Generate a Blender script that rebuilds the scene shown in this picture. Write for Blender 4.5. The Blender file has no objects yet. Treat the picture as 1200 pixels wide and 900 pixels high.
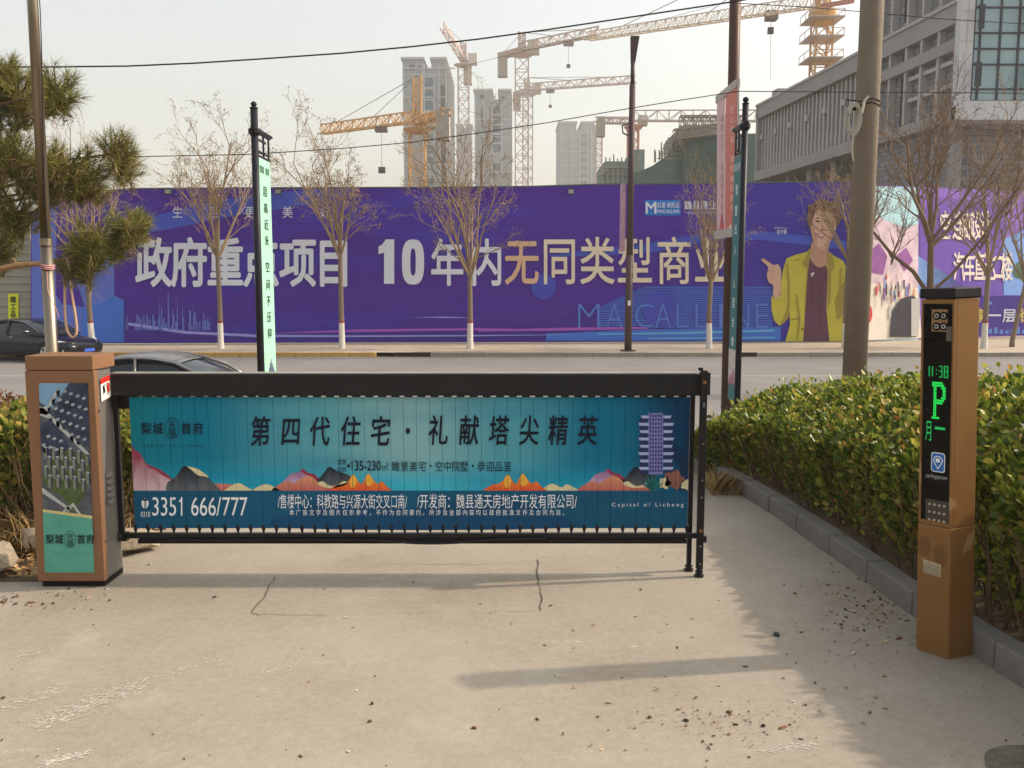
import bpy, bmesh, math, random
import numpy as np
from mathutils import Vector, Matrix, Quaternion
R = math.radians
random.seed(7)
S = bpy.context.scene
COL = S.collection

# ------------------------------------------------------------------ camera
F = 1042.0                      # focal length in pixels of the 1200 px wide photograph
H = 1.65
TP = 120.0 / F
cam = bpy.data.cameras.new("camera")
cam.sensor_width = 36.0
cam.lens = 36.0 * F / 1200.0
cam.clip_start = 0.05
cam.clip_end = 3000
co = bpy.data.objects.new("camera", cam)
COL.objects.link(co)
co.location = (0, 0, H)
co.rotation_euler = (R(90) - math.atan(TP), 0, 0)
S.camera = co
_cp, _sp = math.cos(math.atan(TP)), math.sin(math.atan(TP))

# ------------------------------------------------------------------ world and sun
SUN_DIR = Vector((2.09, 0.30, 0.0)).normalized()
SUN_EL = R(38.5)
w = bpy.data.worlds.new("World")
S.world = w
w.use_nodes = True
nt = w.node_tree
sky = nt.nodes.new("ShaderNodeTexSky")
sky.sky_type = 'NISHITA'
sky.sun_disc = False
sky.sun_elevation = SUN_EL
sky.sun_rotation = math.atan2(SUN_DIR.x, SUN_DIR.y)
sky.air_density = 1.6
sky.dust_density = 4.0
sky.ozone_density = 0.6
hsv = nt.nodes.new("ShaderNodeHueSaturation")
hsv.inputs['Saturation'].default_value = 0.42
nt.links.new(sky.outputs[0], hsv.inputs['Color'])
warm = nt.nodes.new("ShaderNodeVectorMath"); warm.operation = 'MULTIPLY'; warm.inputs[1].default_value = (1.0, .985, .955)
nt.links.new(hsv.outputs[0], warm.inputs[0])
nt.links.new(warm.outputs[0], nt.nodes['Background'].inputs[0])
nt.nodes['Background'].inputs[1].default_value = 0.14
sl = bpy.data.lights.new("sun", 'SUN')
sl.energy = 2.2
sl.angle = R(1.2)
sl.color = (1.0, 0.84, 0.65)
so = bpy.data.objects.new("sun", sl)
COL.objects.link(so)
to_sun = Vector((SUN_DIR.x * math.cos(SUN_EL), SUN_DIR.y * math.cos(SUN_EL), math.sin(SUN_EL)))
so.rotation_mode = 'QUATERNION'
so.rotation_quaternion = to_sun.to_track_quat('Z', 'Y')
so.location = to_sun * 50
S.view_settings.view_transform = 'Standard'
S.view_settings.look = 'None'
S.view_settings.exposure = 0.78
S.view_settings.gamma = 1.0
S.cycles.volume_bounces = 1
S.cycles.max_bounces = 8

# ------------------------------------------------------------------ helpers
def ray(px, py):
    a, b = (px - 600.0) / F, (450.0 - py) / F
    return Vector((a, _cp + b * _sp, -_sp + b * _cp))

def at(px, py, d):
    r = ray(px, py)
    t = d / r.y
    return Vector((r.x * t, d, H + r.z * t))

def gnd(px, py, z=0.0):
    r = ray(px, py)
    t = (z - H) / r.z
    return Vector((r.x * t, r.y * t, z))

def zof(py, d):
    return at(600, py, d).z

def xof(px, py, d):
    return at(px, py, d).x

class VPlane:
    """a vertical plane through two points on plan; turns picture points into points of that plane"""
    def __init__(s, ax, ay, bx, by):
        s.a = Vector((ax, ay, 0)); s.b = Vector((bx, by, 0))
        d = (s.b - s.a).normalized()
        n = Vector((d.y, -d.x, 0))
        if n.dot(Vector((0, 0, 0)) - s.a) < 0:
            n = -n
        s.n = n; s.d = d
    def pt(s, px, py, off=0.0):
        r = ray(px, py)
        q = s.a + s.n * off
        t = s.n.dot(q - Vector((0, 0, H))) / s.n.dot(r)
        return Vector((0, 0, H)) + r * t
    def p(s, off=0.0):
        return lambda x, y: s.pt(x, y, off)

def srgb(r, g, b, k=1.0):
    f = lambda c: ((c / 255) / 12.92 if c / 255 <= 0.04045 else ((c / 255 + 0.055) / 1.055) ** 2.4)
    return (min(1, f(r) * k), min(1, f(g) * k), min(1, f(b) * k), 1)

_m = {}
def mat(name, col, rough=0.8, metal=0.0, var=0.12, scale=6.0, bump=0.0, bscale=40.0, emit=0.0, island=None, spec=0.2, trans=0.0):
    if name in _m:
        return _m[name]
    m = bpy.data.materials.new(name)
    m.use_nodes = True
    t = m.node_tree; N = t.nodes; L = t.links
    b = N['Principled BSDF']
    b.inputs['Roughness'].default_value = rough
    b.inputs['Metallic'].default_value = metal
    b.inputs['Specular IOR Level'].default_value = spec
    tc = N.new('ShaderNodeTexCoord')
    if island:
        g = N.new('ShaderNodeNewGeometry'); cr = N.new('ShaderNodeValToRGB')
        e = cr.color_ramp; e.interpolation = 'LINEAR'
        for i, (pos, c) in enumerate(island):
            el = e.elements[i] if i < 2 else e.elements.new(pos)
            el.position = pos; el.color = c
        L.new(g.outputs['Random Per Island'], cr.inputs[0])
        src = cr.outputs[0]
    else:
        rgb = N.new('ShaderNodeRGB'); rgb.outputs[0].default_value = col
        src = rgb.outputs[0]
    if var > 0:
        no = N.new('ShaderNodeTexNoise'); no.inputs['Scale'].default_value = scale
        no.inputs['Detail'].default_value = 6; no.inputs['Roughness'].default_value = 0.65
        L.new(tc.outputs['Object'], no.inputs['Vector'])
        mr = N.new('ShaderNodeMapRange'); mr.inputs[1].default_value = 0.25; mr.inputs[2].default_value = 0.75
        mr.inputs[3].default_value = 1 - var; mr.inputs[4].default_value = 1 + var
        L.new(no.outputs[0], mr.inputs[0])
        mx = N.new('ShaderNodeVectorMath'); mx.operation = 'SCALE'
        L.new(src, mx.inputs[0]); L.new(mr.outputs[0], mx.inputs['Scale'])
        src = mx.outputs[0]
        mr2 = N.new('ShaderNodeMapRange'); mr2.inputs[1].default_value = 0.3; mr2.inputs[2].default_value = 0.7
        mr2.inputs[3].default_value = max(0, rough - 0.1); mr2.inputs[4].default_value = min(1, rough + 0.1)
        L.new(no.outputs[0], mr2.inputs[0]); L.new(mr2.outputs[0], b.inputs['Roughness'])
    L.new(src, b.inputs['Base Color'])
    if bump > 0:
        n2 = N.new('ShaderNodeTexNoise'); n2.inputs['Scale'].default_value = bscale; n2.inputs['Detail'].default_value = 5
        L.new(tc.outputs['Object'], n2.inputs['Vector'])
        bp = N.new('ShaderNodeBump'); bp.inputs['Strength'].default_value = bump; bp.inputs['Distance'].default_value = 0.02
        L.new(n2.outputs[0], bp.inputs['Height']); L.new(bp.outputs[0], b.inputs['Normal'])
    if trans > 0:
        tl = N.new('ShaderNodeBsdfTranslucent'); ms = N.new('ShaderNodeMixShader'); ms.inputs[0].default_value = trans
        L.new(src, tl.inputs[0]); L.new(b.outputs[0], ms.inputs[1]); L.new(tl.outputs[0], ms.inputs[2])
        L.new(ms.outputs[0], [q for q in N if q.type == 'OUTPUT_MATERIAL'][0].inputs['Surface'])
    if emit > 0:
        b.inputs['Emission Color'].default_value = col
        b.inputs['Emission Strength'].default_value = emit
    _m[name] = m
    return m

class MB:
    def __init__(s):
        s.v = []; s.f = []; s.mi = []; s.m = 0
    def add(s, vs, fs):
        o = len(s.v)
        s.v.extend([tuple(v) for v in vs])
        for f in fs:
            s.f.append(tuple(i + o for i in f)); s.mi.append(s.m)
        return s
    def hexa(s, p):      # p: 4 bottom then 4 top, same winding
        return s.add(p, [(3, 2, 1, 0), (4, 5, 6, 7), (0, 1, 5, 4), (1, 2, 6, 5), (2, 3, 7, 6), (3, 0, 4, 7)])
    def box(s, x0, x1, y0, y1, z0, z1):
        return s.hexa([(x0, y0, z0), (x1, y0, z0), (x1, y1, z0), (x0, y1, z0), (x0, y0, z1), (x1, y0, z1), (x1, y1, z1), (x0, y1, z1)])
    def prism(s, pts, vec):
        n = len(pts); vec = Vector(vec)
        a = [Vector(p) for p in pts]; b = [p + vec for p in a]
        fs = [tuple(range(n)), tuple(range(2 * n - 1, n - 1, -1))]
        for i in range(n):
            j = (i + 1) % n
            fs.append((j, i, i + n, j + n))
        return s.add(a + b, fs)
    def poly(s, pts):
        return s.add(pts, [tuple(range(len(pts)))])
    def tube(s, pts, rs, n=6, cap=True):
        pts = [Vector(p) for p in pts]
        if not isinstance(rs, (list, tuple)):
            rs = [rs] * len(pts)
        vs = []; prev = None
        for i, p in enumerate(pts):
            d = (pts[min(i + 1, len(pts) - 1)] - pts[max(i - 1, 0)])
            if d.length < 1e-9: d = Vector((0, 0, 1))
            d.normalize()
            if prev is None:
                a = d.cross(Vector((0, 0, 1)))
                if a.length < 0.05: a = d.cross(Vector((0, 1, 0)))
            else:
                a = prev - d * prev.dot(d)
            a.normalize(); prev = a
            b = d.cross(a)
            for k in range(n):
                t = 2 * math.pi * k / n
                vs.append(p + (a * math.cos(t) + b * math.sin(t)) * rs[i])
        fs = []
        for i in range(len(pts) - 1):
            for k in range(n):
                k2 = (k + 1) % n
                fs.append((i * n + k, i * n + k2, (i + 1) * n + k2, (i + 1) * n + k))
        if cap:
            fs.append(tuple(range(n - 1, -1, -1)))
            fs.append(tuple((len(pts) - 1) * n + k for k in range(n)))
        return s.add(vs, fs)
    def beam(s, p0, p1, wx, wy):
        """square bar between two points"""
        p0 = Vector(p0); p1 = Vector(p1); d = (p1 - p0).normalized()
        a = d.cross(Vector((0, 0, 1)))
        if a.length < 0.05: a = Vector((1, 0, 0))
        a.normalize(); b = d.cross(a)
        a = a * wx / 2; b = b * wy / 2
        return s.hexa([p0 - a - b, p0 + a - b, p0 + a + b, p0 - a + b, p1 - a - b, p1 + a - b, p1 + a + b, p1 - a + b])

ROOT = {}
def obj(name, mb, mats, parent=None, label=None, cat=None, group=None, kind=None, smooth=False, bevel=0.0):
    me = bpy.data.meshes.new(name)
    off = ROOT.get(parent.name, Vector((0, 0, 0))) if parent is not None else Vector((0, 0, 0))
    if isinstance(mb, MB):
        vs = mb.v
        if parent is not None:
            vs = [(v[0] - off.x, v[1] - off.y, v[2] - off.z) for v in vs]
        me.from_pydata(vs, [], mb.f)
        if any(mb.mi):
            me.polygons.foreach_set('material_index', mb.mi)
    else:
        me = mb
        me.name = name
        me.transform(Matrix.Translation(-off))
    if not isinstance(mats, (list, tuple)):
        mats = [mats]
    for m in mats:
        me.materials.append(m)
    if smooth:
        me.polygons.foreach_set('use_smooth', [True] * len(me.polygons))
    me.update()
    o = bpy.data.objects.new(name, me)
    COL.objects.link(o)
    if parent is not None:
        o.parent = parent
        ROOT[o.name] = off
    if bevel:
        md = o.modifiers.new('bevel', 'BEVEL'); md.width = bevel; md.segments = 2; md.limit_method = 'ANGLE'
    tag(o, label, cat, group, kind)
    return o

def tag(o, label=None, cat=None, group=None, kind=None):
    if label: o['label'] = label
    if cat: o['category'] = cat
    if group: o['group'] = group
    if kind: o['kind'] = kind

def thing(name, loc, label, cat, group=None, kind=None):
    o = bpy.data.objects.new(name, None)
    COL.objects.link(o)
    o.location = loc
    o.empty_display_size = 0.2
    ROOT[o.name] = Vector(loc)
    tag(o, label, cat, group, kind)
    return o

def share(o, parent, loc):
    """another instance of a piece sharing its mesh"""
    c = o.copy(); COL.objects.link(c)
    c.parent = parent; c.location = loc
    ROOT[c.name] = ROOT.get(o.name, Vector((0, 0, 0)))
    return c

# glyphs --------------------------------------------------------------
_g = {}
def glyph(s, bold=0.0, shear=0.0, spacing=1.0, res=3):
    k = (s, bold, shear, spacing)
    if k in _g: return _g[k]
    if '1' in s:      # the built-in face has a bare stroke for a one: give it a flag, and set digits at an even pitch
        vs, fs, x = [], [], 0.0
        for ch in s:
            if ch == '1': a, b = [(.22, 0), (.30, 0), (.30, .69), (.235, .69), (.20, .60), (.11, .56), (.11, .50), (.22, .53)], [(0, 1, 2, 3, 7), (3, 4, 5, 6, 7)]; a = [(p[0], p[1], 0) for p in a]
            elif ch == ' ': a, b = [], []
            else: a, b = glyph(ch, bold, shear, spacing)
            o_ = len(vs); vs = vs + [(p[0] + x, p[1], 0) for p in a]; fs = fs + [tuple(i + o_ for i in f) for f in b]
            x += {' ': .27, '/': .30, '-': .33}.get(ch, .485)
        _g[k] = (vs, fs)
        return _g[k]
    c = bpy.data.curves.new('t', 'FONT')
    c.body = s; c.size = 1; c.offset = bold; c.shear = shear; c.space_character = spacing; c.resolution_u = res
    o = bpy.data.objects.new('t', c)
    COL.objects.link(o)
    me = bpy.data.meshes.new_from_object(o.evaluated_get(bpy.context.evaluated_depsgraph_get()))
    vs = [tuple(v.co) for v in me.vertices]; fs = [tuple(p.vertices) for p in me.polygons]
    bpy.data.objects.remove(o); bpy.data.curves.remove(c); bpy.data.meshes.remove(me)
    _g[k] = (vs, fs)
    return _g[k]

def shifts(bold):
    if bold < 0.012: return [(0, 0, 0)]
    b = bold * .8
    return [(0, 0, 0), (b, 0, 1), (-b, 0, 2), (0, b, 3), (0, -b, 4), (b * .7, b * .7, 5), (-b * .7, -b * .7, 6), (b * .7, -b * .7, 7), (-b * .7, b * .7, 8)]

def lift(p, k):
    """a hair nearer the viewer side, so repeated strokes of one glyph never share a plane"""
    return Vector(p) + (Vector((0, 0, H)) - Vector(p)) * (k * 2.5e-5) if k else p

def put_text(mb, s, x0, y0, x1, y1, proj, bold=0.0, shear=0.0, spacing=1.0):
    """fit the whole string's outline into a picture rectangle on the surface proj"""
    if bold < 0:
        vs, fs = glyph(s, bold, shear, spacing)
    else:
        vs, fs = glyph(s, 0.0, shear, spacing)
    if not vs: return
    ax = min(v[0] for v in vs); bx = max(v[0] for v in vs); ay = min(v[1] for v in vs); by = max(v[1] for v in vs)
    hgt = by - ay
    for dx, dy, k in shifts(bold):
        out = [lift(proj(x0 + (v[0] + dx - ax) / (bx - ax) * (x1 - x0), y1 + (v[1] + dy - ay) / (by - ay) * (y0 - y1)), k) for v in vs]
        mb.add(out, fs)

def put_char(mb, ch, cx, cy, wd, ht, proj, bold=0.0, shear=0.0):
    """one square character, its em box centred on cx, cy"""
    vs, fs = glyph(ch, 0.0, shear)
    for dx, dy, k in shifts(bold):
        out = [lift(proj(cx + (v[0] + dx - 0.5) * wd, cy - (v[1] + dy - 0.385) * ht), k) for v in vs]
        mb.add(out, fs)

def put_row(mb, s, x0, x1, cy, wd, ht, proj, bold=0.0, shear=0.0):
    n = len(s)
    for i, ch in enumerate(s):
        if ch == ' ': continue
        cx = x0 + (i + 0.5) * (x1 - x0) / n
        put_char(mb, ch, cx, cy, wd, ht, proj, bold, shear)

def smooth_poly(pts, n=4):
    """closed catmull-rom outline"""
    out = []
    m = len(pts)
    for i in range(m):
        p0, p1, p2, p3 = [pts[(i + k - 1) % m] for k in range(4)]
        for j in range(n):
            t = j / n
            out.append(tuple(0.5 * ((2 * p1[a]) + (-p0[a] + p2[a]) * t + (2 * p0[a] - 5 * p1[a] + 4 * p2[a] - p3[a]) * t * t + (-p0[a] + 3 * p1[a] - 3 * p2[a] + p3[a]) * t ** 3) for a in (0, 1)))
    return out

def flat_poly(mb, pts, proj):
    """a printed outline, triangulated so concave outlines are filled"""
    from mathutils.geometry import tessellate_polygon
    tri = tessellate_polygon([[Vector((p[0], p[1], 0)) for p in pts]])
    mb.add([proj(*p) for p in pts], [tuple(t) for t in tri])

# ------------------------------------------------------------------ ground, road, driveway
ROADZ = -1.10
def gz(y):
    if y <= 8.2: return 0.0
    if y >= 14.5: return ROADZ
    t = (y - 8.2) / 6.3
    return ROADZ * (t * t * (3 - 2 * t))

def mixnode(N, L, a, b, fac):
    mx = N.new('ShaderNodeMix'); mx.data_type = 'RGBA'
    for i, x in ((6, a), (7, b)):
        if isinstance(x, tuple): mx.inputs[i].default_value = x
        else: L.new(x, mx.inputs[i])
    if isinstance(fac, float): mx.inputs[0].default_value = fac
    else: L.new(fac, mx.inputs[0])
    return mx.outputs[2]

def ground_mat(name, cols, scale, stain, bump=0.25, speck=True, streak=None, rough=0.9):
    """layered outdoor surface: two broad tones, stains, fine grain, optional scuffs"""
    m = bpy.data.materials.new(name); m.use_nodes = True
    N = m.node_tree.nodes; L = m.node_tree.links; b = N['Principled BSDF']
    tc = N.new('ShaderNodeNewGeometry').outputs['Position']
    def noise(sc, det=5, rough=0.6, vec=tc, lo=0.4, hi=0.6, dist=0.0):
        n = N.new('ShaderNodeTexNoise'); n.inputs['Scale'].default_value = sc; n.inputs['Detail'].default_value = det
        n.inputs['Roughness'].default_value = rough; n.inputs['Distortion'].default_value = dist
        L.new(vec, n.inputs['Vector'])
        r = N.new('ShaderNodeMapRange'); r.inputs[1].default_value = lo; r.inputs[2].default_value = hi; r.clamp = True
        L.new(n.outputs[0], r.inputs[0]); return r.outputs[0]
    c = mixnode(N, L, cols[0], cols[1], noise(scale))
    c = mixnode(N, L, c, cols[2], noise(scale * 2.7, lo=0.56, hi=0.78))
    def damp(x, k):
        q = N.new('ShaderNodeMath'); q.operation = 'MULTIPLY'; q.inputs[1].default_value = k; L.new(x, q.inputs[0]); return q.outputs[0]
    c = mixnode(N, L, c, stain, damp(noise(scale * 0.9, 8, 0.7, lo=0.58, hi=0.7, dist=0.6), 0.5))
    g = noise(190, 3, 0.7, lo=0.3, hi=0.7)
    c = mixnode(N, L, c, tuple(x * 0.72 for x in cols[0][:3]) + (1,), damp(g, 0.35))
    if speck:
        v = N.new('ShaderNodeTexVoronoi'); v.inputs['Scale'].default_value = 9.0; v.feature = 'F1'
        L.new(tc, v.inputs['Vector'])
        r = N.new('ShaderNodeMapRange'); r.inputs[1].default_value = 0.045; r.inputs[2].default_value = 0.07; r.inputs[3].default_value = 1; r.inputs[4].default_value = 0
        L.new(v.outputs['Distance'], r.inputs[0])
        c = mixnode(N, L, c, tuple(x * 0.55 for x in cols[0][:3]) + (1,), damp(r.outputs[0], 0.45))
    fl = noise(26, 6, .8, lo=.42, hi=.62)
    c = mixnode(N, L, c, tuple(min(1, x * 1.16) for x in cols[2][:3]) + (1,), damp(fl, .28))
    dk = noise(6.5, 7, .75, lo=.56, hi=.72, dist=.4)
    c = mixnode(N, L, c, tuple(x * .80 for x in stain[:3]) + (1,), damp(dk, .22))
    if streak:
        mp = N.new('ShaderNodeMapping'); L.new(tc, mp.inputs[0])
        mp.inputs['Rotation'].default_value = (0, 0, R(streak[0])); mp.inputs['Scale'].default_value = streak[1]
        s1 = noise(2.0, 8, 0.75, mp.outputs[0], 0.60, 0.70)
        s2 = noise(55, 2, 0.5, tc, 0.45, 0.6)
        q = N.new('ShaderNodeMath'); q.operation = 'MULTIPLY'; L.new(s1, q.inputs[0]); L.new(s2, q.inputs[1])
        c = mixnode(N, L, c, streak[2], damp(q.outputs[0], 0.6))
    L.new(c, b.inputs['Base Color']); b.inputs['Roughness'].default_value = rough
    b.inputs['Specular IOR Level'].default_value = 0.3
    n2 = N.new('ShaderNodeTexNoise'); n2.inputs['Scale'].default_value = 120; n2.inputs['Detail'].default_value = 6; L.new(tc, n2.inputs['Vector'])
    bp = N.new('ShaderNodeBump'); bp.inputs['Strength'].default_value = bump; bp.inputs['Distance'].default_value = 0.01
    L.new(n2.outputs[0], bp.inputs['Height']); L.new(bp.outputs[0], b.inputs['Normal'])
    return m

M_dirt = ground_mat('dirt', (srgb(98, 82, 62), srgb(80, 66, 48), srgb(118, 102, 80)), 1.1, srgb(80, 66, 48), 0.8)
M_conc = ground_mat('concrete_paving', (srgb(157, 147, 133), srgb(144, 133, 118), srgb(166, 158, 145)), 0.8, srgb(126, 108, 88), 0.25,
                    streak=(-54, (0.5, 3.2, 1), srgb(206, 202, 192)))
M_asph = ground_mat('asphalt', (srgb(126, 122, 120), srgb(116, 112, 110), srgb(136, 132, 128)), 0.22, srgb(98, 94, 90), 0.3, speck=False,
                    streak=(0, (0.06, 1.2, 1), srgb(150, 146, 138)))
M_pave = ground_mat('paving', (srgb(172, 158, 140), srgb(160, 146, 128), srgb(182, 170, 152)), 0.4, srgb(138, 122, 104), 0.3)

def strip(xs, ys, zf):
    mb = MB()
    vs = [(x, y, zf(x, y)) for y in ys for x in xs]
    nx = len(xs)
    fs = [(j * nx + i, j * nx + i + 1, (j + 1) * nx + i + 1, (j + 1) * nx + i) for j in range(len(ys) - 1) for i in range(nx - 1)]
    return mb.add(vs, fs)

ysg = [-60, -10, 0, 4, 8.2] + [8.2 + 6.3 * k / 12 for k in range(1, 13)] + [20, 30, 36, 60, 150, 300, 600]
obj('ground', strip([-420, -200, -60, -20, -6, 0, 6, 20, 60, 200, 420], ysg, lambda x, y: gz(y) - 0.012), M_dirt, kind='structure')

# kerb line beside the driveway (front face foot), from near to far
KERB = [(2.62, 0.6), (2.42, 1.7), (2.22, 2.75), (2.09, 3.45), (1.99, 4.15), (1.945, 4.95), (1.885, 5.7), (1.83, 6.45), (1.74, 7.1), (1.56, 7.7), (1.30, 8.3), (1.0, 8.8)]
def kerb_at(y):
    for (x0, y0), (x1, y1) in zip(KERB, KERB[1:]):
        if y0 <= y <= y1:
            return x0 + (x1 - x0) * (y - y0) / (y1 - y0)
    return KERB[0][0] if y < KERB[0][1] else KERB[-1][0]

drive = MB()
vs, fs = [], []
rows = [-4, -1, 0.5] + [1 + 0.5 * k for k in range(15)] + [8.2 + 6.3 * k / 12 for k in range(13)]
def left_edge(y):
    if y < 4.75: return -9.0
    if y < 8: return -2.55 + 0.05 * math.sin(y * 7)
    return -3.0
def right_edge(y):
    if y < 8.8: return kerb_at(max(y, 0.6)) + 0.02 if y >= 0.6 else 6.0 if y < -2 else 3.2
    return 1.6
rows = sorted(set(rows + [4.74, 4.76]))
nx = 9
for y in rows:
    a, b = left_edge(y), right_edge(y)
    for i in range(nx):
        x = a + (b - a) * i / (nx - 1)
        vs.append((x, y, gz(y)))
for j in range(len(rows) - 1):
    for i in range(nx - 1):
        fs.append((j * nx + i, j * nx + i + 1, (j + 1) * nx + i + 1, (j + 1) * nx + i))
drive.add(vs, fs)
driveway = obj('driveway', drive, M_conc, kind='structure')

# cracks and the saw-cut joint in the concrete, narrow and slightly sunk looking
M_crack = mat('crack_dark', srgb(84, 76, 66), 0.95, var=0.3, scale=30)
def ribbon(pxs, wd, z=0.004, jit=0.01):
    mb = MB(); pts = [gnd(x, y, z) for x, y in pxs]
    dense = []
    for a, b in zip(pts, pts[1:]):
        n = max(2, int((b - a).length / 0.06))
        for k in range(n):
            t = k / n
            dense.append(a.lerp(b, t) + Vector((random.uniform(-jit, jit), random.uniform(-jit, jit), 0)))
    dense.append(pts[-1])
    vs = []
    for i, p in enumerate(dense):
        d = (dense[min(i + 1, len(dense) - 1)] - dense[max(0, i - 1)]).normalized()
        n = Vector((-d.y, d.x, 0)) * wd * random.uniform(0.3, 1.0)
        vs += [p + n, p - n]
    mb.add(vs, [(2 * i, 2 * i + 1, 2 * i + 3, 2 * i + 2) for i in range(len(dense) - 1)])
    return mb
for pxs, wd in (([(630, 655), (632, 680), (634, 715)], 0.0045), ([(322, 676), (308, 700), (296, 718), (304, 721)], 0.0035),
                ([(300, 720), (480, 719), (634, 716)], 0.0016), ([(450, 660), (560, 661), (628, 658)], 0.0015)):
    obj('crack', ribbon(pxs, wd), M_crack, driveway)

# broken corner bottom right
mb = MB()
c = [(1154, 884), (1166, 876), (1190, 873), (1230, 878), (1240, 930), (1180, 935), (1160, 905)]
flat_poly(mb, smooth_poly(c, 5), lambda x, y: gnd(x, y, 0.004))
obj('patch', mb, ground_mat('gravel_patch', (srgb(92, 88, 78), srgb(120, 112, 98), srgb(140, 130, 112)), 9, srgb(60, 58, 50), 1.0), driveway, label='dark broken patch of gravelly concrete')

# road, kerb and pavement on the far side
obj('road', strip([-300, -40, -10, 0, 10, 40, 300], [14.6, 16, 20, 26, 32.6], lambda x, y: ROADZ + 0.004), M_asph, kind='structure')
M_line = mat('worn_white_paint', srgb(168, 164, 155), 0.9, var=0.25, scale=3)
d440 = gnd(600, 441, ROADZ).y
mb = MB(); mb.poly([(-200, d440, ROADZ + .008), (200, d440, ROADZ + .008), (200, d440 + .12, ROADZ + .008), (-200, d440 + .12, ROADZ + .008)])
road_line = obj('lane_line', mb, M_line, kind='structure')
mb = MB(); d = gnd(600, 420, ROADZ).y
mb.poly([(-200, d, ROADZ + .008), (200, d, ROADZ + .008), (200, d + .25, ROADZ + .008), (-200, d + .25, ROADZ + .008)])
obj('gutter_line', mb, mat('gutter_dirt', srgb(104, 98, 90), 0.95, var=0.2, scale=2), kind='structure')
KY = 32.6
PZ = ROADZ + 0.15
kerb = thing('far_kerb', (0, KY, ROADZ), None, None, kind='structure')
M_ky = mat('yellow_kerb_paint', srgb(176, 140, 78), 0.85, var=0.25, scale=4)
M_kg = mat('kerb_stone', srgb(140, 132, 120), 0.9, var=0.2, scale=3, bump=0.3)
xk = xof(461, 412, KY); xg = xof(486, 412, KY); xd0, xd1 = xof(857, 412, KY), xof(878, 412, KY)
protos = {}
x = -26.0
while x < 30:
    L_ = 0.99
    if not (xk - 0.99 < x < xg or xd0 - 0.9 < x < xd1 - .2):
        key = 'y' if x < xk else 'g'
        if key not in protos:
            m_ = MB().box(x + .006, x + L_, KY, KY + 0.16, ROADZ - 0.02, PZ + 0.006)
            o = obj('kerb_stone', m_, M_ky if key == 'y' else M_kg, kerb, bevel=0.012)
            protos[key] = (o, x)
        else:
            o, x0 = protos[key]
            share(o, kerb, (x - x0, random.uniform(-.006, .006), random.uniform(-.006, .004)))
    x += 1.0
for (a, b) in ((xk - 0.0, xg + .6), (xd0 - .3, xd1 + .3)):
    g = MB()
    g.box(a, b, KY, KY + .16, PZ - 0.03, PZ + .006)
    g.box(a, b, KY + .1, KY + .16, ROADZ - .02, PZ - 0.03)
    k = a
    while k < b:
        g.box(k, k + .045, KY + .002, KY + .03, ROADZ + .01, PZ - 0.03); k += .11
    obj('drain_grate', g, mat('dark_iron', srgb(52, 48, 44), 0.7), kerb)
obj('pavement', strip([-300, -30, 0, 30, 300], [KY + .16, 40, 60], lambda x, y: PZ), M_pave, kind='structure')
# near kerb of the road
nk = MB()
for a, b in ((-30, -3.2), (2.2, 30)):
    x = a
    while x < b: nk.box(x, min(x + .99, b), 14.55, 14.68, ROADZ - .1, ROADZ + .12); x += 1.0
obj('near_road_kerb', nk, M_kg, kind='structure')

# driveway kerb stones, each its own piece
dk = thing('driveway_kerb', (KERB[4][0], KERB[4][1], 0), None, None, kind='structure')
M_ks = mat('driveway_kerb_stone', srgb(122, 117, 110), 0.9, var=0.18, scale=5, bump=0.4, bscale=60)
def kerb_pt(s):
    acc = 0
    for (x0, y0), (x1, y1) in zip(KERB, KERB[1:]):
        l = math.hypot(x1 - x0, y1 - y0)
        if acc + l >= s: 
            t = (s - acc) / l
            return Vector((x0 + (x1 - x0) * t, y0 + (y1 - y0) * t, 0))
        acc += l
    return Vector((KERB[-1][0], KERB[-1][1], 0))
s = 0.0
while s < 8.9:
    ln = 0.5 if s > 3.2 else 0.62
    a, b = kerb_pt(s + .005), kerb_pt(s + ln - .005)
    if abs(s - 6.68) < .25: s += ln - .2; continue
    d = (b - a).normalized(); n = Vector((d.y, -d.x, 0)) * 0.115
    j = Vector((random.uniform(-.007, .007), random.uniform(-.004, .004), 0))
    h = 0.125 + random.uniform(-.008, .006)
    zz = Vector((0, 0, h)); lo = Vector((0, 0, -.05))
    obj('kerb_stone', MB().hexa([a + j + lo, b + j + lo, b + n + j + lo, a + n + j + lo, a + j + zz + d * 0, b + j + zz, b + n + j + zz, a + n + j + zz]), M_ks, dk, bevel=.01)
    s += ln

# ------------------------------------------------------------------ advertising barrier
YG = gnd(818, 672).y
GX = lambda px, py=545: xof(px, py, YG)
GZ = lambda py: zof(py, YG)
gate = thing('advertising_barrier', (gnd(85, 690).x, gnd(85, 690).y, 0),
             'long black parking barrier with teal printed slats hinged on a bronze cabinet with city poster', 'parking barrier')
M_blk = mat('black_powder_coat', srgb(26, 25, 28), 0.42, var=0.18, scale=12, metal=0.0, spec=.3)
M_bronze = mat('bronze_paint', srgb(134, 98, 72), 0.5, var=0.08, scale=5, metal=0.15)
M_bronze_d = mat('bronze_paint_edge', srgb(150, 108, 74), 0.5, var=0.1, metal=0.2)
M_grey = mat('grey_cabinet_paint', srgb(112, 108, 103), 0.5, var=0.1, scale=5, metal=0.2)
M_dark = mat('dark_plinth', srgb(28, 26, 25), 0.8)
M_steel = mat('bolt_steel', srgb(150, 148, 142), 0.35, metal=0.9)

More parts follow.
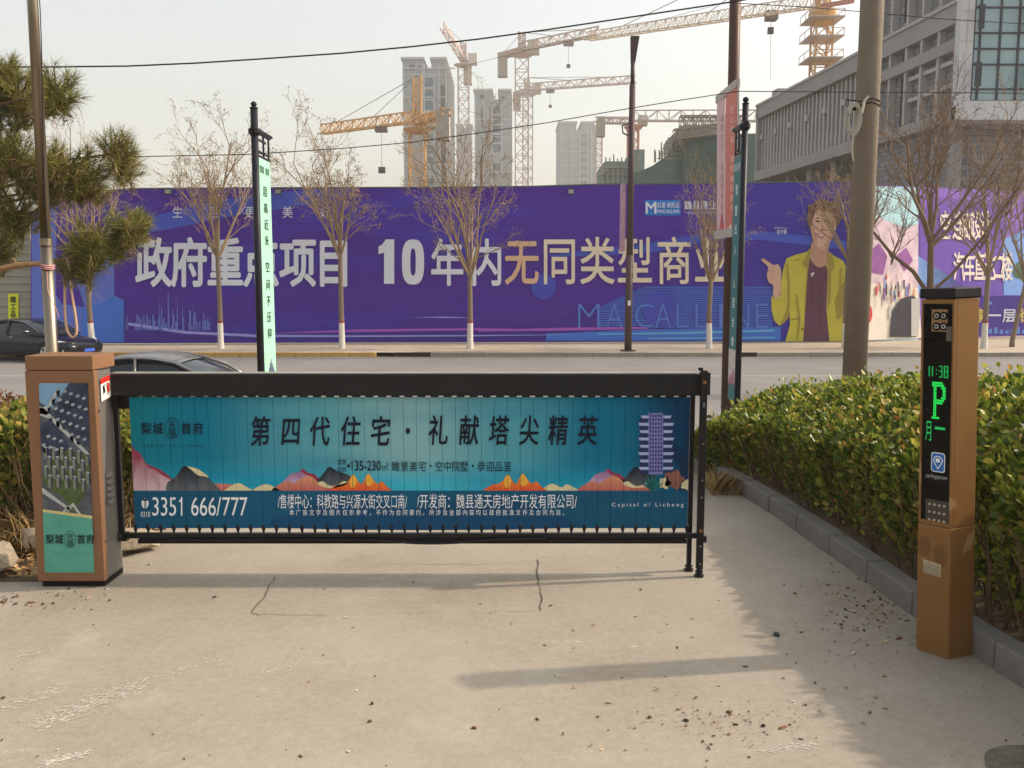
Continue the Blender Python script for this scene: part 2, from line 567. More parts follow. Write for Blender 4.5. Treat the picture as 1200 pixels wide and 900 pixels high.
# cabinet
c0 = gnd(47, 687); c1 = gnd(121.5, 690)
cy0 = (c0.y + c1.y) / 2; cx0 = c0.x; cx1 = c1.x; cyb = cy0 + 0.26
cz = lambda py: zof(py, cy0)
ztop = cz(417); zcap = cz(434)
obj('cabinet_body', MB().box(cx0, cx1, cy0, cy0 + 0.045, 0.035, zcap - .003), M_bronze, gate, bevel=.004)
obj('cabinet_side', MB().hexa([(cx0 + .012, cy0 + .045, .02), (cx1 - .012, cy0 + .045, .02), (cx1 - .012, cyb, .02), (cx0 + .012, cyb, .02),
                               (cx0 + .012, cy0 + .045, zcap - .004), (cx1 - .012, cy0 + .045, zcap - .004), (cx1 - .03, cyb + .0, zcap - .004), (cx0 + .03, cyb, zcap - .004)]), M_grey, gate, bevel=.006)
obj('cabinet_lid', MB().box(cx0 + .004, cx1 - .002, cy0 - .001, cyb - .002, zcap, ztop), M_bronze, gate, bevel=.005)
obj('cabinet_plinth', MB().box(cx0 + .015, cx1 - .012, cy0 + .02, cyb - .01, -.01, .034), M_dark, gate)
v = MB()
for k in range(5):
    z = cz(560 + k * 8)
    v.add([(cx1 - .012, cy0 + .10, z), (cx1 - .012, cy0 + .17, z), (cx1 - .012, cy0 + .17, z - .02), (cx1 - .012, cy0 + .10, z - .02), (cx1 + .004, cy0 + .11, z - .019), (cx1 + .004, cy0 + .16, z - .019)],
          [(0, 1, 5, 4), (0, 4, 3), (1, 2, 5), (3, 4, 5, 2)])
obj('vent_louvre', v, M_grey, gate)
for py in (482, 636):
    k = MB(); z = cz(py)
    k.tube([(cx1, cy0 + .03, z), (cx1 + .006, cy0 + .03, z)], .009, 10)
    obj('lock', k, M_steel, gate)
# poster on the cabinet
CP = VPlane(cx0, cy0, cx1, cy0)
x0p, x1p = 45, 102
def quadbox(proj, x0, y0, x1, y1, dx=0.0):
    return [proj(x0, y1), proj(x1, y1), proj(x1, y0), proj(x0, y0)]
post = MB()
P1 = CP.p(.003)
# the poster's own outline on the panel in picture points: left edge leans with the perspective
PL = lambda y: 45.5 + (y - 448) * (52.5 - 45.5) / (671 - 448)
PR = lambda y: 102.5 + (y - 448) * (110.5 - 102.5) / (671 - 448)
def PU(u, v_): # 0..1 across, 0..1 down the poster
    y = 449 + v_ * (671 - 449)
    return PL(y) + u * (PR(y) - PL(y)), y
def PP(off):
    q = CP.p(off)
    return lambda u, v_: q(*PU(u, v_))
def prow(v0, v1, m_):
    post.m = m_
    post.poly([PP(.003)(0, v1), PP(.003)(1, v1), PP(.003)(1, v0), PP(.003)(0, v0)])
n = 14
post.m = 0
prow(0, .70, 0)
prow(.70, 1, 1)
pm = [mat('poster_city', srgb(84, 88, 98), .35, var=.5, scale=14), mat('poster_mint', srgb(88, 160, 142), .35, var=.2, scale=4),
      mat('poster_sky', srgb(120, 158, 190), .35, var=.2, scale=10), mat('poster_road', srgb(176, 178, 176), .35, var=.1),
      mat('poster_roof', srgb(160, 166, 170), .35, var=.35, scale=30), mat('poster_block', srgb(122, 126, 112), .35, var=.35, scale=30), mat('poster_block_shade', srgb(54, 64, 84), .35, var=.45, scale=16),
      mat('poster_green', srgb(76, 92, 56), .35, var=.4, scale=40), mat('poster_gold', srgb(206, 190, 130), .35)]
q = PP(.0045)
post.m = 2; flat_poly(post, [(0, 0), (.62, 0), (.25, .14), (0, .1)], q)
post.m = 6; flat_poly(post, [(.62, 0), (1, 0), (1, .34), (.3, .17)], q); flat_poly(post, [(0, .22), (.25, .19), (.6, .34), (.25, .40), (0, .34)], q)
post.m = 7; flat_poly(post, [(0, .5), (.3, .34), (.98, .38), (1, .5), (.85, .6), (.6, .68), (.4, .6), (.1, .55)], q)
q = PP(.006)
post.m = 3
for a in ([(0, .12), (.12, .14), (1, .375), (1, .40), (.2, .19), (0, .17)], [(0, .16), (.14, .17), (.42, .04), (.36, .03), (.16, .12), (0, .13)],
          [(0, .55), (.05, .56), (.55, .66), (.55, .675), (0, .58)], [(.5, .66), (.62, .63), (.8, .70), (.76, .71), (.61, .65), (.5, .69)], [(.3, .70), (.55, .64), (.58, .645), (.36, .71)]):
    flat_poly(post, a, q)
rnd = random.Random(3)
for j in range(7):
    for i in range(8):
        u = .36 + i * .13 - j * .10 + rnd.uniform(-.01, .01); v_ = .03 + j * .045 + i * .012
        if not (.0 < u < .93 and v_ < .36): continue
        if abs(v_ - (.17 + u * .24)) < .03: continue
        post.m = 6; flat_poly(post, [(u, v_), (u + .07, v_ + .005), (u + .07, v_ + .045), (u, v_ + .04)], q)
        post.m = 4; flat_poly(post, [(u - .01, v_), (u + .06, v_ - .008), (u + .08, v_ + .004), (u + .01, v_ + .012)], PP(.007))
for j in range(5):
    for i in range(6):
        u = .05 + i * .17 + (j % 2) * .07; v_ = .32 + j * .05 + i * .008 + abs(i - 3) * .006
        if u > .93 or v_ > .53: continue
        post.m = 5; flat_poly(post, [(u, v_), (u + .06, v_ + .006), (u + .06, v_ + .07), (u, v_ + .06)], q)
        post.m = 6; flat_poly(post, [(u + .06, v_ + .006), (u + .09, v_), (u + .09, v_ + .06), (u + .06, v_ + .07)], PP(.0068))
        post.m = 4; flat_poly(post, [(u, v_), (u + .03, v_ - .006), (u + .09, v_), (u + .06, v_ + .007)], PP(.0076))
post.m = 8; flat_poly(post, [(0, .665), (1, .70), (1, .715), (0, .68)], PP(.0078))
post.m = 1; flat_poly(post, [(0, .68), (1, .715), (1, .80), (0, .80)], PP(.0078))
obj('poster', post, pm, gate, label='aerial city poster with a mint strip below')
def logo(mb, cx, cy, sx, proj, bold=.012):
    """the two character pairs either side of the round seal"""
    for ch, dx in (('梨', -2.05), ('城', -1.12), ('首', 1.12), ('府', 2.05)):
        put_char(mb, ch, cx + dx * sx, cy, sx * .86, sx * 1.0, proj, bold)
    for k in range(28):
        a0, a1 = 2 * math.pi * k / 28, 2 * math.pi * (k + 1) / 28
        r0, r1 = .60 * sx, .64 * sx
        f = lambda a, r: proj(cx + math.cos(a) * r * .88, cy + math.sin(a) * r * 1.35)
        mb.poly([f(a0, r0), f(a0, r1), f(a1, r1), f(a1, r0)])
    put_char(mb, '天', cx, cy - .30 * sx, sx * .66, sx * .66, proj, .005)
    put_char(mb, '福', cx, cy + .30 * sx, sx * .66, sx * .66, proj, .005)
    for k in range(5):
        x = cx + (k - 2) * .17 * sx
        mb.poly([proj(x, cy + .62 * sx), proj(x + .05 * sx, cy + .62 * sx), proj(x + .05 * sx, cy + .74 * sx), proj(x, cy + .74 * sx)])
M_ink = mat('black_ink', srgb(22, 26, 34), .5, var=0)
M_inkg = mat('grey_ink', srgb(70, 120, 108), .5, var=0)
t = MB(); logo(t, 82, 632, 11.6, CP.p(.009)); obj('lettering', t, M_ink, gate)
t = MB(); put_text(t, 'Capital of Licheng', 60, 646, 104, 649, CP.p(.009), 0, 0, 1.8); obj('lettering', t, M_inkg, gate)
# warning sticker on the side
SP = lambda off: (lambda x, y: Vector((cx1 - .012 + off - .0004, cy0 + .05 + x * .13, zcap - .01 - y * .13)))
st = MB()
for m_, pts, off in ((0, [(.3, .35), (1.15, .25), (1.15, 1.2), (.3, 1.3)], .004), (1, [(.3, .35), (1.15, .25), (1.15, .5), (.3, .58)], .0045)):
    st.m = m_; st.poly([SP(off)(*p) for p in pts])
st.m = 2
for pts in ([(.45, .7), (.6, .62), (.7, .9), (.5, 1.05)], [(.8, .7), (.9, .62), (1.0, .95), (.88, 1.1)], [(.5, .66), (.95, .56), (.95, .6), (.5, .7)]):
    flat_poly(st, pts, SP(.005))
st.m = 1; st.poly([SP(.0055)(*p) for p in [(.88, .6), (1.08, .58), (1.08, .95), (.88, .97)]])
obj('warning_sticker', st, [mat('sticker_white', srgb(225, 222, 215), .5), mat('sticker_red', srgb(190, 40, 36), .5), M_ink], gate)

# frame of the arm
tb = MB(); tb.box(GX(133, 450), GX(828, 450), YG - .035, YG + .035, GZ(463), GZ(438))
obj('top_beam', tb, M_blk, gate, bevel=.006)
tb = MB(); tb.box(GX(133, 437), GX(815, 437), YG - .03, YG + .03, GZ(438) + .002, GZ(437) + .004)
obj('top_strip', tb, mat('aluminium_strip', srgb(170, 166, 160), .4, metal=.6), gate)
tb = MB(); tb.box(GX(142, 628), GX(818, 628), YG - .012, YG + .018, GZ(630.5), GZ(624.5))
obj('bottom_beam', tb, M_blk, gate, bevel=.003)
tb = MB(); tb.box(GX(163, 634), GX(804, 634), YG - .02, YG + .03, GZ(636), GZ(631.2))
obj('bottom_rail', tb, mat('dark_rubber', srgb(30, 24, 27), .6), gate, bevel=.003)
lp = MB(); lp.box(GX(136.5), GX(142), YG - .012, YG + .012, GZ(628), GZ(463))
lp.box(GX(129), GX(160, 470), YG + .03, YG + .05, GZ(480), GZ(463))
obj('hinge_post', lp, M_blk, gate)
hp = MB(); hp.box(GX(128, 628), GX(150, 628), YG - .022, YG + .022, GZ(633), GZ(624))
hp.tube([at(139, 628, YG - .03), at(139, 628, YG + .04)], .018, 10)
obj('hinge', hp, M_blk, gate)
e0 = at(821, 434, YG); 
def vpost(pxm, wdt, y0, y1, ztop_, zbot):
    x = GX(pxm); return MB().box(x - wdt / 2, x + wdt / 2, y0, y1, zbot, ztop_)
obj('end_post', vpost(820, .036, YG - .07, YG - .036, GZ(433), .045), M_blk, gate, bevel=.003)
obj('end_post', vpost(812, .026, YG + .036, YG + .065, GZ(463), .045), M_blk, gate, bevel=.003)
cp = MB(); xx = GX(820)
cp.box(xx - .03, xx - .008, YG - .066, YG - .04, GZ(433) + .0, GZ(433) + .016)
cp.box(xx - .018, xx + .04, YG - .035, YG - .01, GZ(462), GZ(436))
cp.box(xx + .018, xx + .035, YG - .065, YG - .04, GZ(632), GZ(625))
obj('end_bracket', cp, M_blk, gate)
for (pxm, yy) in ((820, YG - .053), (812, YG + .05)):
    f = MB(); x = GX(pxm)
    f.tube([(x, yy, .0), (x, yy, .012), (x, yy, .016), (x, yy, .05)], [.026, .028, .014, .012], 12)
    f.tube([(x, yy, .024), (x, yy, .036)], .022, 6)
    obj('foot', f, M_blk, gate)
for py in (448, 473, 476, 520, 563, 583, 622, 640, 661):
    f = MB(); z = zof(py, YG - .07)
    f.tube([(xx, YG - .0705, z), (xx, YG - .076, z)], .0055 if py not in (448, 622) else .011, 8)
    obj('bolt', f, M_steel if py not in (448, 622) else mat('brass', srgb(150, 110, 70), .4, metal=.8), gate)

# slats
AX0, AX1 = GX(155), GX(807)
NS = 43
SW = (AX1 - AX0) / NS
AZ0, AZ1 = GZ(615), GZ(465.5)
def ad_mat():
    m = bpy.data.materials.new('slat_print'); m.use_nodes = True
    N = m.node_tree.nodes; L = m.node_tree.links; b = N['Principled BSDF']
    b.inputs['Roughness'].default_value = .5; b.inputs['Specular IOR Level'].default_value = .15
    g = N.new('ShaderNodeNewGeometry'); sx = N.new('ShaderNodeSeparateXYZ'); L.new(g.outputs['Position'], sx.inputs[0])
    mr = N.new('ShaderNodeMapRange'); mr.inputs[1].default_value = AX0; mr.inputs[2].default_value = AX1; L.new(sx.outputs[0], mr.inputs[0])
    mz = N.new('ShaderNodeMapRange'); mz.inputs[1].default_value = AZ0; mz.inputs[2].default_value = AZ1; L.new(sx.outputs[2], mz.inputs[0])
    def ramp(x, st):
        c = N.new('ShaderNodeValToRGB'); c.color_ramp.interpolation = 'EASE'
        for i, (p, cl) in enumerate(st):
            e = c.color_ramp.elements[i] if i < 2 else c.color_ramp.elements.new(p)
            e.position = p; e.color = cl
        L.new(x, c.inputs[0]); return c.outputs[0]
    a = ramp(mr.outputs[0], [(0, srgb(12, 122, 142)), (.12, srgb(6, 118, 146)), (.32, srgb(84, 158, 172)), (.5, srgb(130, 178, 182)), (.68, srgb(80, 156, 172)), (.84, srgb(4, 112, 144)), (1, srgb(4, 56, 92))])
    bb = ramp(mr.outputs[0], [(0, srgb(20, 148, 178)), (.3, srgb(26, 156, 188)), (.55, srgb(62, 180, 204)), (.8, srgb(26, 150, 182)), (1, srgb(8, 84, 124))])
    zf = ramp(mz.outputs[0], [(0, (0, 0, 0, 1)), (.3, (0, 0, 0, 1)), (.55, (1, 1, 1, 1)), (1, (1, 1, 1, 1))])
    c = mixnode(N, L, bb, a, zf)
    no = N.new('ShaderNodeTexNoise'); no.inputs['Scale'].default_value = 1.6; no.inputs['Detail'].default_value = 3
    mp = N.new('ShaderNodeMapping'); mp.inputs['Scale'].default_value = (.7, 1, 3); L.new(g.outputs['Position'], mp.inputs[0]); L.new(mp.outputs[0], no.inputs['Vector'])
    r2 = N.new('ShaderNodeMapRange'); r2.inputs[1].default_value = .5; r2.inputs[2].default_value = .75; r2.inputs[4].default_value = .4; L.new(no.outputs[0], r2.inputs[0])
    c = mixnode(N, L, c, srgb(10, 108, 150), r2.outputs[0])
    L.new(c, b.inputs['Base Color'])
    return m
M_ad = ad_mat()
sm = MB()
x = AX0
e = .0008
sm.add([(x + e, YG, AZ0), (x + SW - e, YG, AZ0), (x + SW - e, YG, AZ1), (x + e, YG, AZ1),
        (x + e, YG + .012, AZ0), (x + SW - e, YG + .012, AZ0), (x + SW - e, YG + .012, AZ1), (x + e, YG + .012, AZ1)],
       [(0, 1, 2, 3), (7, 6, 5, 4), (0, 4, 5, 1), (3, 2, 6, 7), (0, 3, 7, 4), (1, 5, 6, 2)])
slat0 = obj('slat', sm, M_ad, gate)
slats = [slat0]
for k in range(1, NS):
    if k == 1: pass
    slats.append(share(slat0, gate, (SW * k, random.uniform(-.0012, .0012), 0)))
OPEN = {NS - 1}
sj = MB()
for k in range(1, NS):
    if k in OPEN: continue
    x = AX0 + SW * k
    sj.box(x - .006, x + .006, YG + .0125, YG + .015, AZ0 + .003, AZ1 - .003)
obj('slat_joint', sj, mat('joint_dark', srgb(30, 84, 100), .7), gate, kind='stuff')
clip = MB(); x = AX0
zc0, zc1 = GZ(624.5), AZ0
clip.tube([(x, YG + .003, zc1 + .004), (x, YG + .003, zc1 - .006), (x, YG + .003, (zc0 + zc1) / 2), (x, YG + .003, zc0)], [.005, .012, .011, .004], 8)
clip0 = obj('clip', clip, M_blk, gate)
for k in range(1, NS + 1):
    share(clip0, gate, (SW * k - SW * .02, 0, 0))
bk = MB(); x = AX0
bk.box(x + .008, x + SW - .02, YG - .006, YG + .006, AZ1 + .001, GZ(463) + .001)
bk0 = obj('slat_hanger', bk, M_blk, gate)
for k in range(1, NS): share(bk0, gate, (SW * k, 0, 0))
# cable hanging along the bottom rail
cb = [at(440 + i * 12, 633 + 4.0 * math.sin(math.pi * i / 11) , YG - .035) for i in range(12)]
obj('cable', MB().tube([at(200, 633, YG - .03)] + cb + [at(640, 631, YG - .03)], .006, 6), M_blk, gate)

# artwork printed across the slats
def cut_seams(mb, mats, name):
    o = obj(name, mb, mats, gate)
    bm = bmesh.new(); bm.from_mesh(o.data)
    off = ROOT[gate.name].x
    xmin = min(v.co.x for v in bm.verts); xmax = max(v.co.x for v in bm.verts)
    for k in range(0, NS + 1):
        xs = AX0 + SW * k - off
        if xs < xmin - .01 or xs > xmax + .01: continue
        for dx in (-.0009, .0009):
            bmesh.ops.bisect_plane(bm, geom=bm.verts[:] + bm.edges[:] + bm.faces[:], plane_co=(xs + dx, 0, 0), plane_no=(1, 0, 0), dist=1e-6)
    bad = []
    for f in bm.faces:
        c = f.calc_center_median().x + off
        k = round((c - AX0) / SW)
        if abs(c - (AX0 + SW * k)) < .0008 or c < AX0 or c > AX1: bad.append(f)
    bmesh.ops.delete(bm, geom=bad, context='FACES')
    bm.to_mesh(o.data); bm.free()
    return o
GP = VPlane(-1, YG, 1, YG)
art = MB()
def print_grad(name, top, bot, y0, y1):
    m = bpy.data.materials.new(name); m.use_nodes = True
    N = m.node_tree.nodes; L = m.node_tree.links; b = N['Principled BSDF']; b.inputs['Roughness'].default_value = .5; b.inputs['Specular IOR Level'].default_value = .15
    g = N.new('ShaderNodeNewGeometry'); sx = N.new('ShaderNodeSeparateXYZ'); L.new(g.outputs['Position'], sx.inputs[0])
    mp = N.new('ShaderNodeMapping'); mp.inputs['Scale'].default_value = (22, 1, 5); mp.inputs['Rotation'].default_value = (0, .5, 0); L.new(g.outputs['Position'], mp.inputs[0])
    no = N.new('ShaderNodeTexNoise'); no.inputs['Scale'].default_value = 1; no.inputs['Detail'].default_value = 2; no.inputs['Distortion'].default_value = 1.2; L.new(mp.outputs[0], no.inputs['Vector'])
    r_ = N.new('ShaderNodeMapRange'); r_.inputs[1].default_value = GZ(y1); r_.inputs[2].default_value = GZ(y0); L.new(sx.outputs[2], r_.inputs[0])
    ad = N.new('ShaderNodeMath'); ad.operation = 'MULTIPLY_ADD'; ad.inputs[1].default_value = .9; L.new(no.outputs[0], ad.inputs[0]); 
    sb = N.new('ShaderNodeMath'); sb.operation = 'SUBTRACT'; sb.inputs[1].default_value = .45; sb.use_clamp = False; L.new(r_.outputs[0], sb.inputs[0]); L.new(sb.outputs[0], ad.inputs[2])
    cl = N.new('ShaderNodeClamp'); L.new(ad.outputs[0], cl.inputs[0])
    L.new(mixnode(N, L, bot, top, cl.outputs[0]), b.inputs['Base Color'])
    _m[name] = m
    return m
am = [mat('print_navy', srgb(10, 84, 118), .4, var=.12, scale=2), print_grad('print_pink', srgb(150, 62, 88), srgb(206, 178, 184), 535, 572), print_grad('print_char', srgb(34, 40, 50), srgb(104, 110, 118), 550, 582),
      mat('print_cream', srgb(214, 204, 160), .42, var=.1), print_grad('print_salmon', srgb(216, 148, 112), srgb(186, 96, 96), 558, 576), print_grad('print_orange', srgb(240, 150, 60), srgb(220, 88, 50), 556, 574),
      mat('print_yellow', srgb(238, 176, 66), .42, var=.15, scale=14), print_grad('print_mauve', srgb(146, 92, 136), srgb(196, 170, 202), 550, 570), mat('print_plum', srgb(150, 56, 84), .42, var=.2),
      mat('print_deepblue', srgb(10, 50, 84), .42, var=.2), mat('print_brown', srgb(140, 92, 80), .42, var=.35, scale=50), mat('print_teal', srgb(20, 110, 112), .42, var=.2),
      mat('print_navy_swirl', srgb(12, 72, 112), .4, var=.1)]
def A(mi, pts, off=.0014, n=4, sm_=True):
    art.m = mi
    flat_poly(art, smooth_poly(pts, n) if sm_ else pts, GP.p(off))
L1, L2, L3 = .0014, .0020, .0026
L4 = .0032
A(0, [(150, 575), (480, 575), (812, 575), (812, 619), (480, 619), (150, 619)], L3 + .0002, sm_=False)
A(12, [(335, 619), (345, 600), (370, 588), (420, 585), (470, 596), (520, 590), (560, 583), (600, 585), (640, 600), (660, 619)], L4)
A(1, [(150, 516), (158, 527), (164, 531), (171, 543), (180, 547), (187, 550), (193, 554), (202, 561), (215, 578), (150, 578)], L1, sm_=False)
A(8, [(168, 540), (172, 544), (180, 547), (187, 550), (193, 554), (202, 561), (205, 565), (198, 561), (190, 557), (182, 551), (175, 548)], L2)
A(3, [(219, 547), (230, 549), (237, 553), (244, 559), (236, 560), (226, 556)], L1)
A(2, [(196, 566), (202, 562), (208, 556), (214, 547), (219, 547), (226, 552), (232, 557), (242, 559), (250, 566), (256, 578), (200, 578)], L2)
A(4, [(250, 568), (262, 567), (273, 569), (276, 578), (250, 578)], L1)
A(3, [(262, 578), (270, 570), (279, 566), (288, 570), (298, 577)], L2)
A(3, [(294, 578), (303, 570), (312, 567.5), (320, 570), (330, 578)], L2)
for ox, full in ((0, True), (358, False)):
    s_ = lambda P_: [(x + ox, y) for x, y in P_]
    A(7, s_([(332, 566), (340, 556), (350, 553), (355, 549.5), (361, 554), (369, 556), (374, 564), (360, 572), (335, 574)]), L1)
    A(8, s_([(353, 552), (355, 549.5), (361, 554), (369, 556), (374, 563), (366, 559), (358, 556)]), L2)
    A(2, s_([(366, 561), (374, 560), (381, 552), (386.6, 547), (395, 552), (404, 555), (411, 559), (410, 572), (380, 572)]), L1)
    A(4, s_([(322, 578), (330, 566), (338, 564), (345, 566), (352, 561), (361, 557.5), (370, 562), (378, 570), (400, 568), (405, 578)]), L2)
    A(3, s_([(372, 567), (378, 564), (384, 568), (392, 570), (402, 564), (408, 566), (400, 570), (385, 572)]), L3)
for ox in (0, 181):
    s_ = lambda P_: [(x + ox, y) for x, y in P_]
    A(5, s_([(388, 578), (394, 569), (402, 567), (408, 564), (414, 556), (420, 564), (424, 567), (428, 560), (432, 555), (438, 563), (443, 567), (447, 564), (453, 570), (456, 578)]), L3)
    A(6, s_([(410, 563), (414, 556.5), (418, 562), (416, 570), (411, 571)]), L4)
    A(6, s_([(429, 561), (432, 555.5), (437, 562), (436, 568), (430, 569)]), L4)
A(3, [(634, 578), (640, 570), (648, 567), (658, 571), (664, 567.5), (672, 571), (680, 578)], L1)
A(3, [(495, 578), (505, 575)] + [(515, 578)], L1, sm_=False)
# tower and plants on the right of the print
A(9, [(796, 578), (798, 540), (802, 520), (806, 505), (812, 520), (812, 578)], L1)
A(9, [(790, 520), (797, 530), (803, 545), (800, 552), (794, 540), (786, 535)], L2)
for cx_, cy_, r_, mi in ((790, 562, 11, 10), (779, 566, 7, 3), (804, 568, 6, 3)):
    pts = [(cx_ + r_ * (1 + .18 * math.cos(5 * a)) * math.cos(a), cy_ + r_ * .95 * (1 + .18 * math.cos(5 * a)) * math.sin(a)) for a in [2 * math.pi * k / 24 for k in range(24)]]
    A(mi, [(x, min(y, 576)) for x, y in pts], L4, sm_=False)
for k in range(7):
    a = R(-160 + k * 22); A(11, [(765, 576), (765 + 15 * math.cos(a) - 1, 572 + 17 * math.sin(a)), (767 + 8 * math.cos(a + .2), 572 + 8 * math.sin(a + .2))], L4 + .0004, sm_=False)
cut_seams(art, am, 'printed_landscape')
tw = MB()
for k in range(8):
    y = 487 + k * 8.6
    o_ = (3, 0, 1.5, 0, 1.5, 0, 1.5, .5)[k]; tw.m = 0; tw.poly([GP.p(L3)(*p) for p in ((749.5 + o_, y + 3.2), (788.5 - o_, y + 3.2), (790 - o_, y), (748 + o_, y))])
    tw.m = 1
    for a, b in ((748, 760), (778, 790)):
        tw.poly([GP.p(L3)(*p) for p in ((a + 1.5, y + 8.2), (b - 1.5, y + 8.2), (b - 1.5, y + 3.7), (a + 1.5, y + 3.7))])
tw.m = 2; tw.poly([GP.p(L4)(*p) for p in ((760, 556), (777, 556), (777, 484), (760, 484))])
tw.m = 3
for r_ in range(15):
    for c_ in range(5):
        x, y = 761.5 + c_ * 3.1, 486 + r_ * 4.6
        tw.poly([GP.p(L4 + .0005)(*p) for p in ((x, y + 2.6), (x + 1.7, y + 2.6), (x + 1.7, y), (x, y))])
cut_seams(tw, [mat('tower_light', srgb(176, 184, 224), .45), mat('tower_dark', srgb(44, 50, 92), .45), mat('tower_mid', srgb(124, 126, 186), .45), mat('tower_window', srgb(30, 34, 70), .45)], 'printed_tower')
Gt = GP.p(.0046)
M_white = mat('white_ink', srgb(235, 238, 240), .5, var=0)
M_slog = mat('slogan_ink', srgb(14, 18, 40), .5, var=0)
M_pale = mat('pale_ink', srgb(120, 176, 190), .5, var=0)
t = MB()
for ch, cx_ in zip('第四代住宅', (304.5, 340, 374, 410, 445)): put_char(t, ch, cx_, 505, 24, 37, Gt, .016, .10)
for ch, cx_ in zip('礼献塔尖精英', (513, 549, 584, 619.5, 653.5, 688)): put_char(t, ch, cx_, 504, 24, 37, Gt, .016, .10)
flat_poly(t, [(478 + 2.6 * math.cos(a), 505 + 3.6 * math.sin(a)) for a in [k * math.pi / 5 for k in range(10)]], Gt)
cut_seams(t, M_slog, 'lettering')
t = MB()
put_row(t, '建筑', 395, 406, 541.5, 5.4, 7, Gt, .01); put_row(t, '面积', 395, 406, 550.5, 5.4, 7, Gt, .01)
flat_poly(t, [(408.5 + 1.8 * math.cos(a), 546 + 2.2 * math.sin(a)) for a in [k * math.pi / 4 for k in range(8)]], Gt)
put_text(t, '135-230', 411, 540, 446, 551.5, Gt, .012)
put_text(t, '㎡', 448, 542, 455, 551.5, Gt, .01)
put_row(t, '瞰景美宅', 458.5, 500, 546.5, 10, 13, Gt, .006)
put_row(t, '空中院墅', 509.5, 549, 546.5, 10, 13, Gt, .006)
put_row(t, '恭迎品鉴', 559, 600, 546.5, 10, 13, Gt, .006)
for cx_ in (504.5, 554): flat_poly(t, [(cx_ + 1.3 * math.cos(a), 546 + 1.5 * math.sin(a)) for a in [k * math.pi / 4 for k in range(8)]], Gt)
cut_seams(t, M_slog, 'lettering')
t = MB(); logo(t, 201.5, 502, 14.8, Gt); cut_seams(t, M_slog, 'lettering')
t = MB(); put_text(t, 'Capital of Licheng', 167, 520, 238, 525, Gt, 0, 0, 1.7); cut_seams(t, M_slog, 'lettering')
t = MB()
put_text(t, '3351 666/777', 178.5, 582.5, 290, 604.5, Gt, .004)
put_text(t, '0310', 165, 599.5, 176, 606, Gt, .005)
pts = [(170 + 4.2 * math.cos(a), 590 + 6 * math.sin(a)) for a in [k * math.pi / 10 for k in range(20)]]
flat_poly(t, pts, Gt)
put_text(t, '/售楼中心：科教路与兴源大街交叉口南/', 325.5, 579, 477, 596, Gt, .008)
put_text(t, '/开发商：魏县通天房地产开发有限公司/', 488.5, 579, 676, 596, Gt, .008)
put_row(t, '本广告文字及图片仅供参考，不作为合同要约。所涉及全部内容均以政府批准文件及合同为准。', 338, 666, 600.5, 6, 7.4, Gt, .006)
put_text(t, 'Capital of Licheng', 717, 589, 801, 595, Gt, 0, 0, 1.5)
cut_seams(t, M_white, 'lettering')
t = MB(); put_text(t, 'T', 167.6, 585, 172.4, 596, GP.p(.0052), .03); obj('lettering', t, M_slog, gate)

# ------------------------------------------------------------------ payment / recognition kiosk
kA = gnd(1073, 760)
kB = gnd(1111, 773)
KW, KD = 0.20, 0.155
kd1 = Vector((math.cos(R(-62)), math.sin(R(-62)), 0)) # along the screen face, towards the camera
kd1 = (kB - kA).normalized() * 1.0
KW = (kB - kA).length
kd2 = Vector((math.cos(R(20)), math.sin(R(20)), 0))
kC = gnd(1141, 768)
KD = (kC - kB).dot(kd2)
KH = 0
# height of the cap's top
KH = zof(337, kB.y)
kiosk = thing('parking_kiosk', (kB.x, kB.y, 0), 'tall bronze parking kiosk with a black display panel and green P beside the right hedge', 'parking kiosk')
def kp(u, v_, z):   # u along screen face from far corner A (0) to near corner B (1), v back along the other face
    return Vector((kA.x, kA.y, 0)) + kd1 * (u * KW) + kd2 * (v_ * KD) + Vector((0, 0, z))
def kbox(mb, u0, u1, v0, v1, z0, z1):
    return mb.hexa([kp(u0, v0, z0), kp(u1, v0, z0), kp(u1, v1, z0), kp(u0, v1, z0), kp(u0, v0, z1), kp(u1, v0, z1), kp(u1, v1, z1), kp(u0, v1, z1)])
zstep = zof(620, kB.y)
M_kiosk = mat('kiosk_bronze', srgb(135, 97, 57), .45, var=.1, scale=5, metal=.1)
def kiosk_mat():
    m = _m['kiosk_bronze']; N = m.node_tree.nodes; L = m.node_tree.links; b = N['Principled BSDF']
    src = b.inputs['Base Color'].links[0].from_socket
    g = N.new('ShaderNodeTexCoord'); no = N.new('ShaderNodeTexNoise'); no.inputs['Scale'].default_value = 9; no.inputs['Detail'].default_value = 2
    mp = N.new('ShaderNodeMapping'); mp.inputs['Scale'].default_value = (1, 1, .55); L.new(g.outputs['Object'], mp.inputs[0]); L.new(mp.outputs[0], no.inputs['Vector'])
    r_ = N.new('ShaderNodeMapRange'); r_.inputs[1].default_value = .60; r_.inputs[2].default_value = .63; r_.inputs[4].default_value = .8; L.new(no.outputs[0], r_.inputs[0])
    L.new(mixnode(N, L, src, srgb(172, 138, 98), r_.outputs[0]), b.inputs['Base Color'])
kiosk_mat()
obj('lower_housing', kbox(MB(), -.0, 1.0, 0, 1, -.01, zstep), M_kiosk, kiosk, bevel=.006)
obj('upper_housing', kbox(MB(), .03, .985, .12, .99, zstep + .001, KH - .045), M_kiosk, kiosk, bevel=.004)
rim = MB()
kbox(rim, .02, .07, .02, .12, zstep + .002, KH - .048); kbox(rim, .93, .985, .02, .12, zstep + .002, KH - .048); kbox(rim, .07, .93, .02, .12, KH - .066, KH - .048); kbox(rim, .07, .93, .02, .12, zstep + .002, zstep + .02)
obj('screen_frame', rim, M_kiosk, kiosk)
obj('cap', kbox(MB(), -.01, 1.02, -.03, 1.03, KH - .044, KH), mat('cap_black', srgb(36, 34, 36), .35), kiosk, bevel=.005)
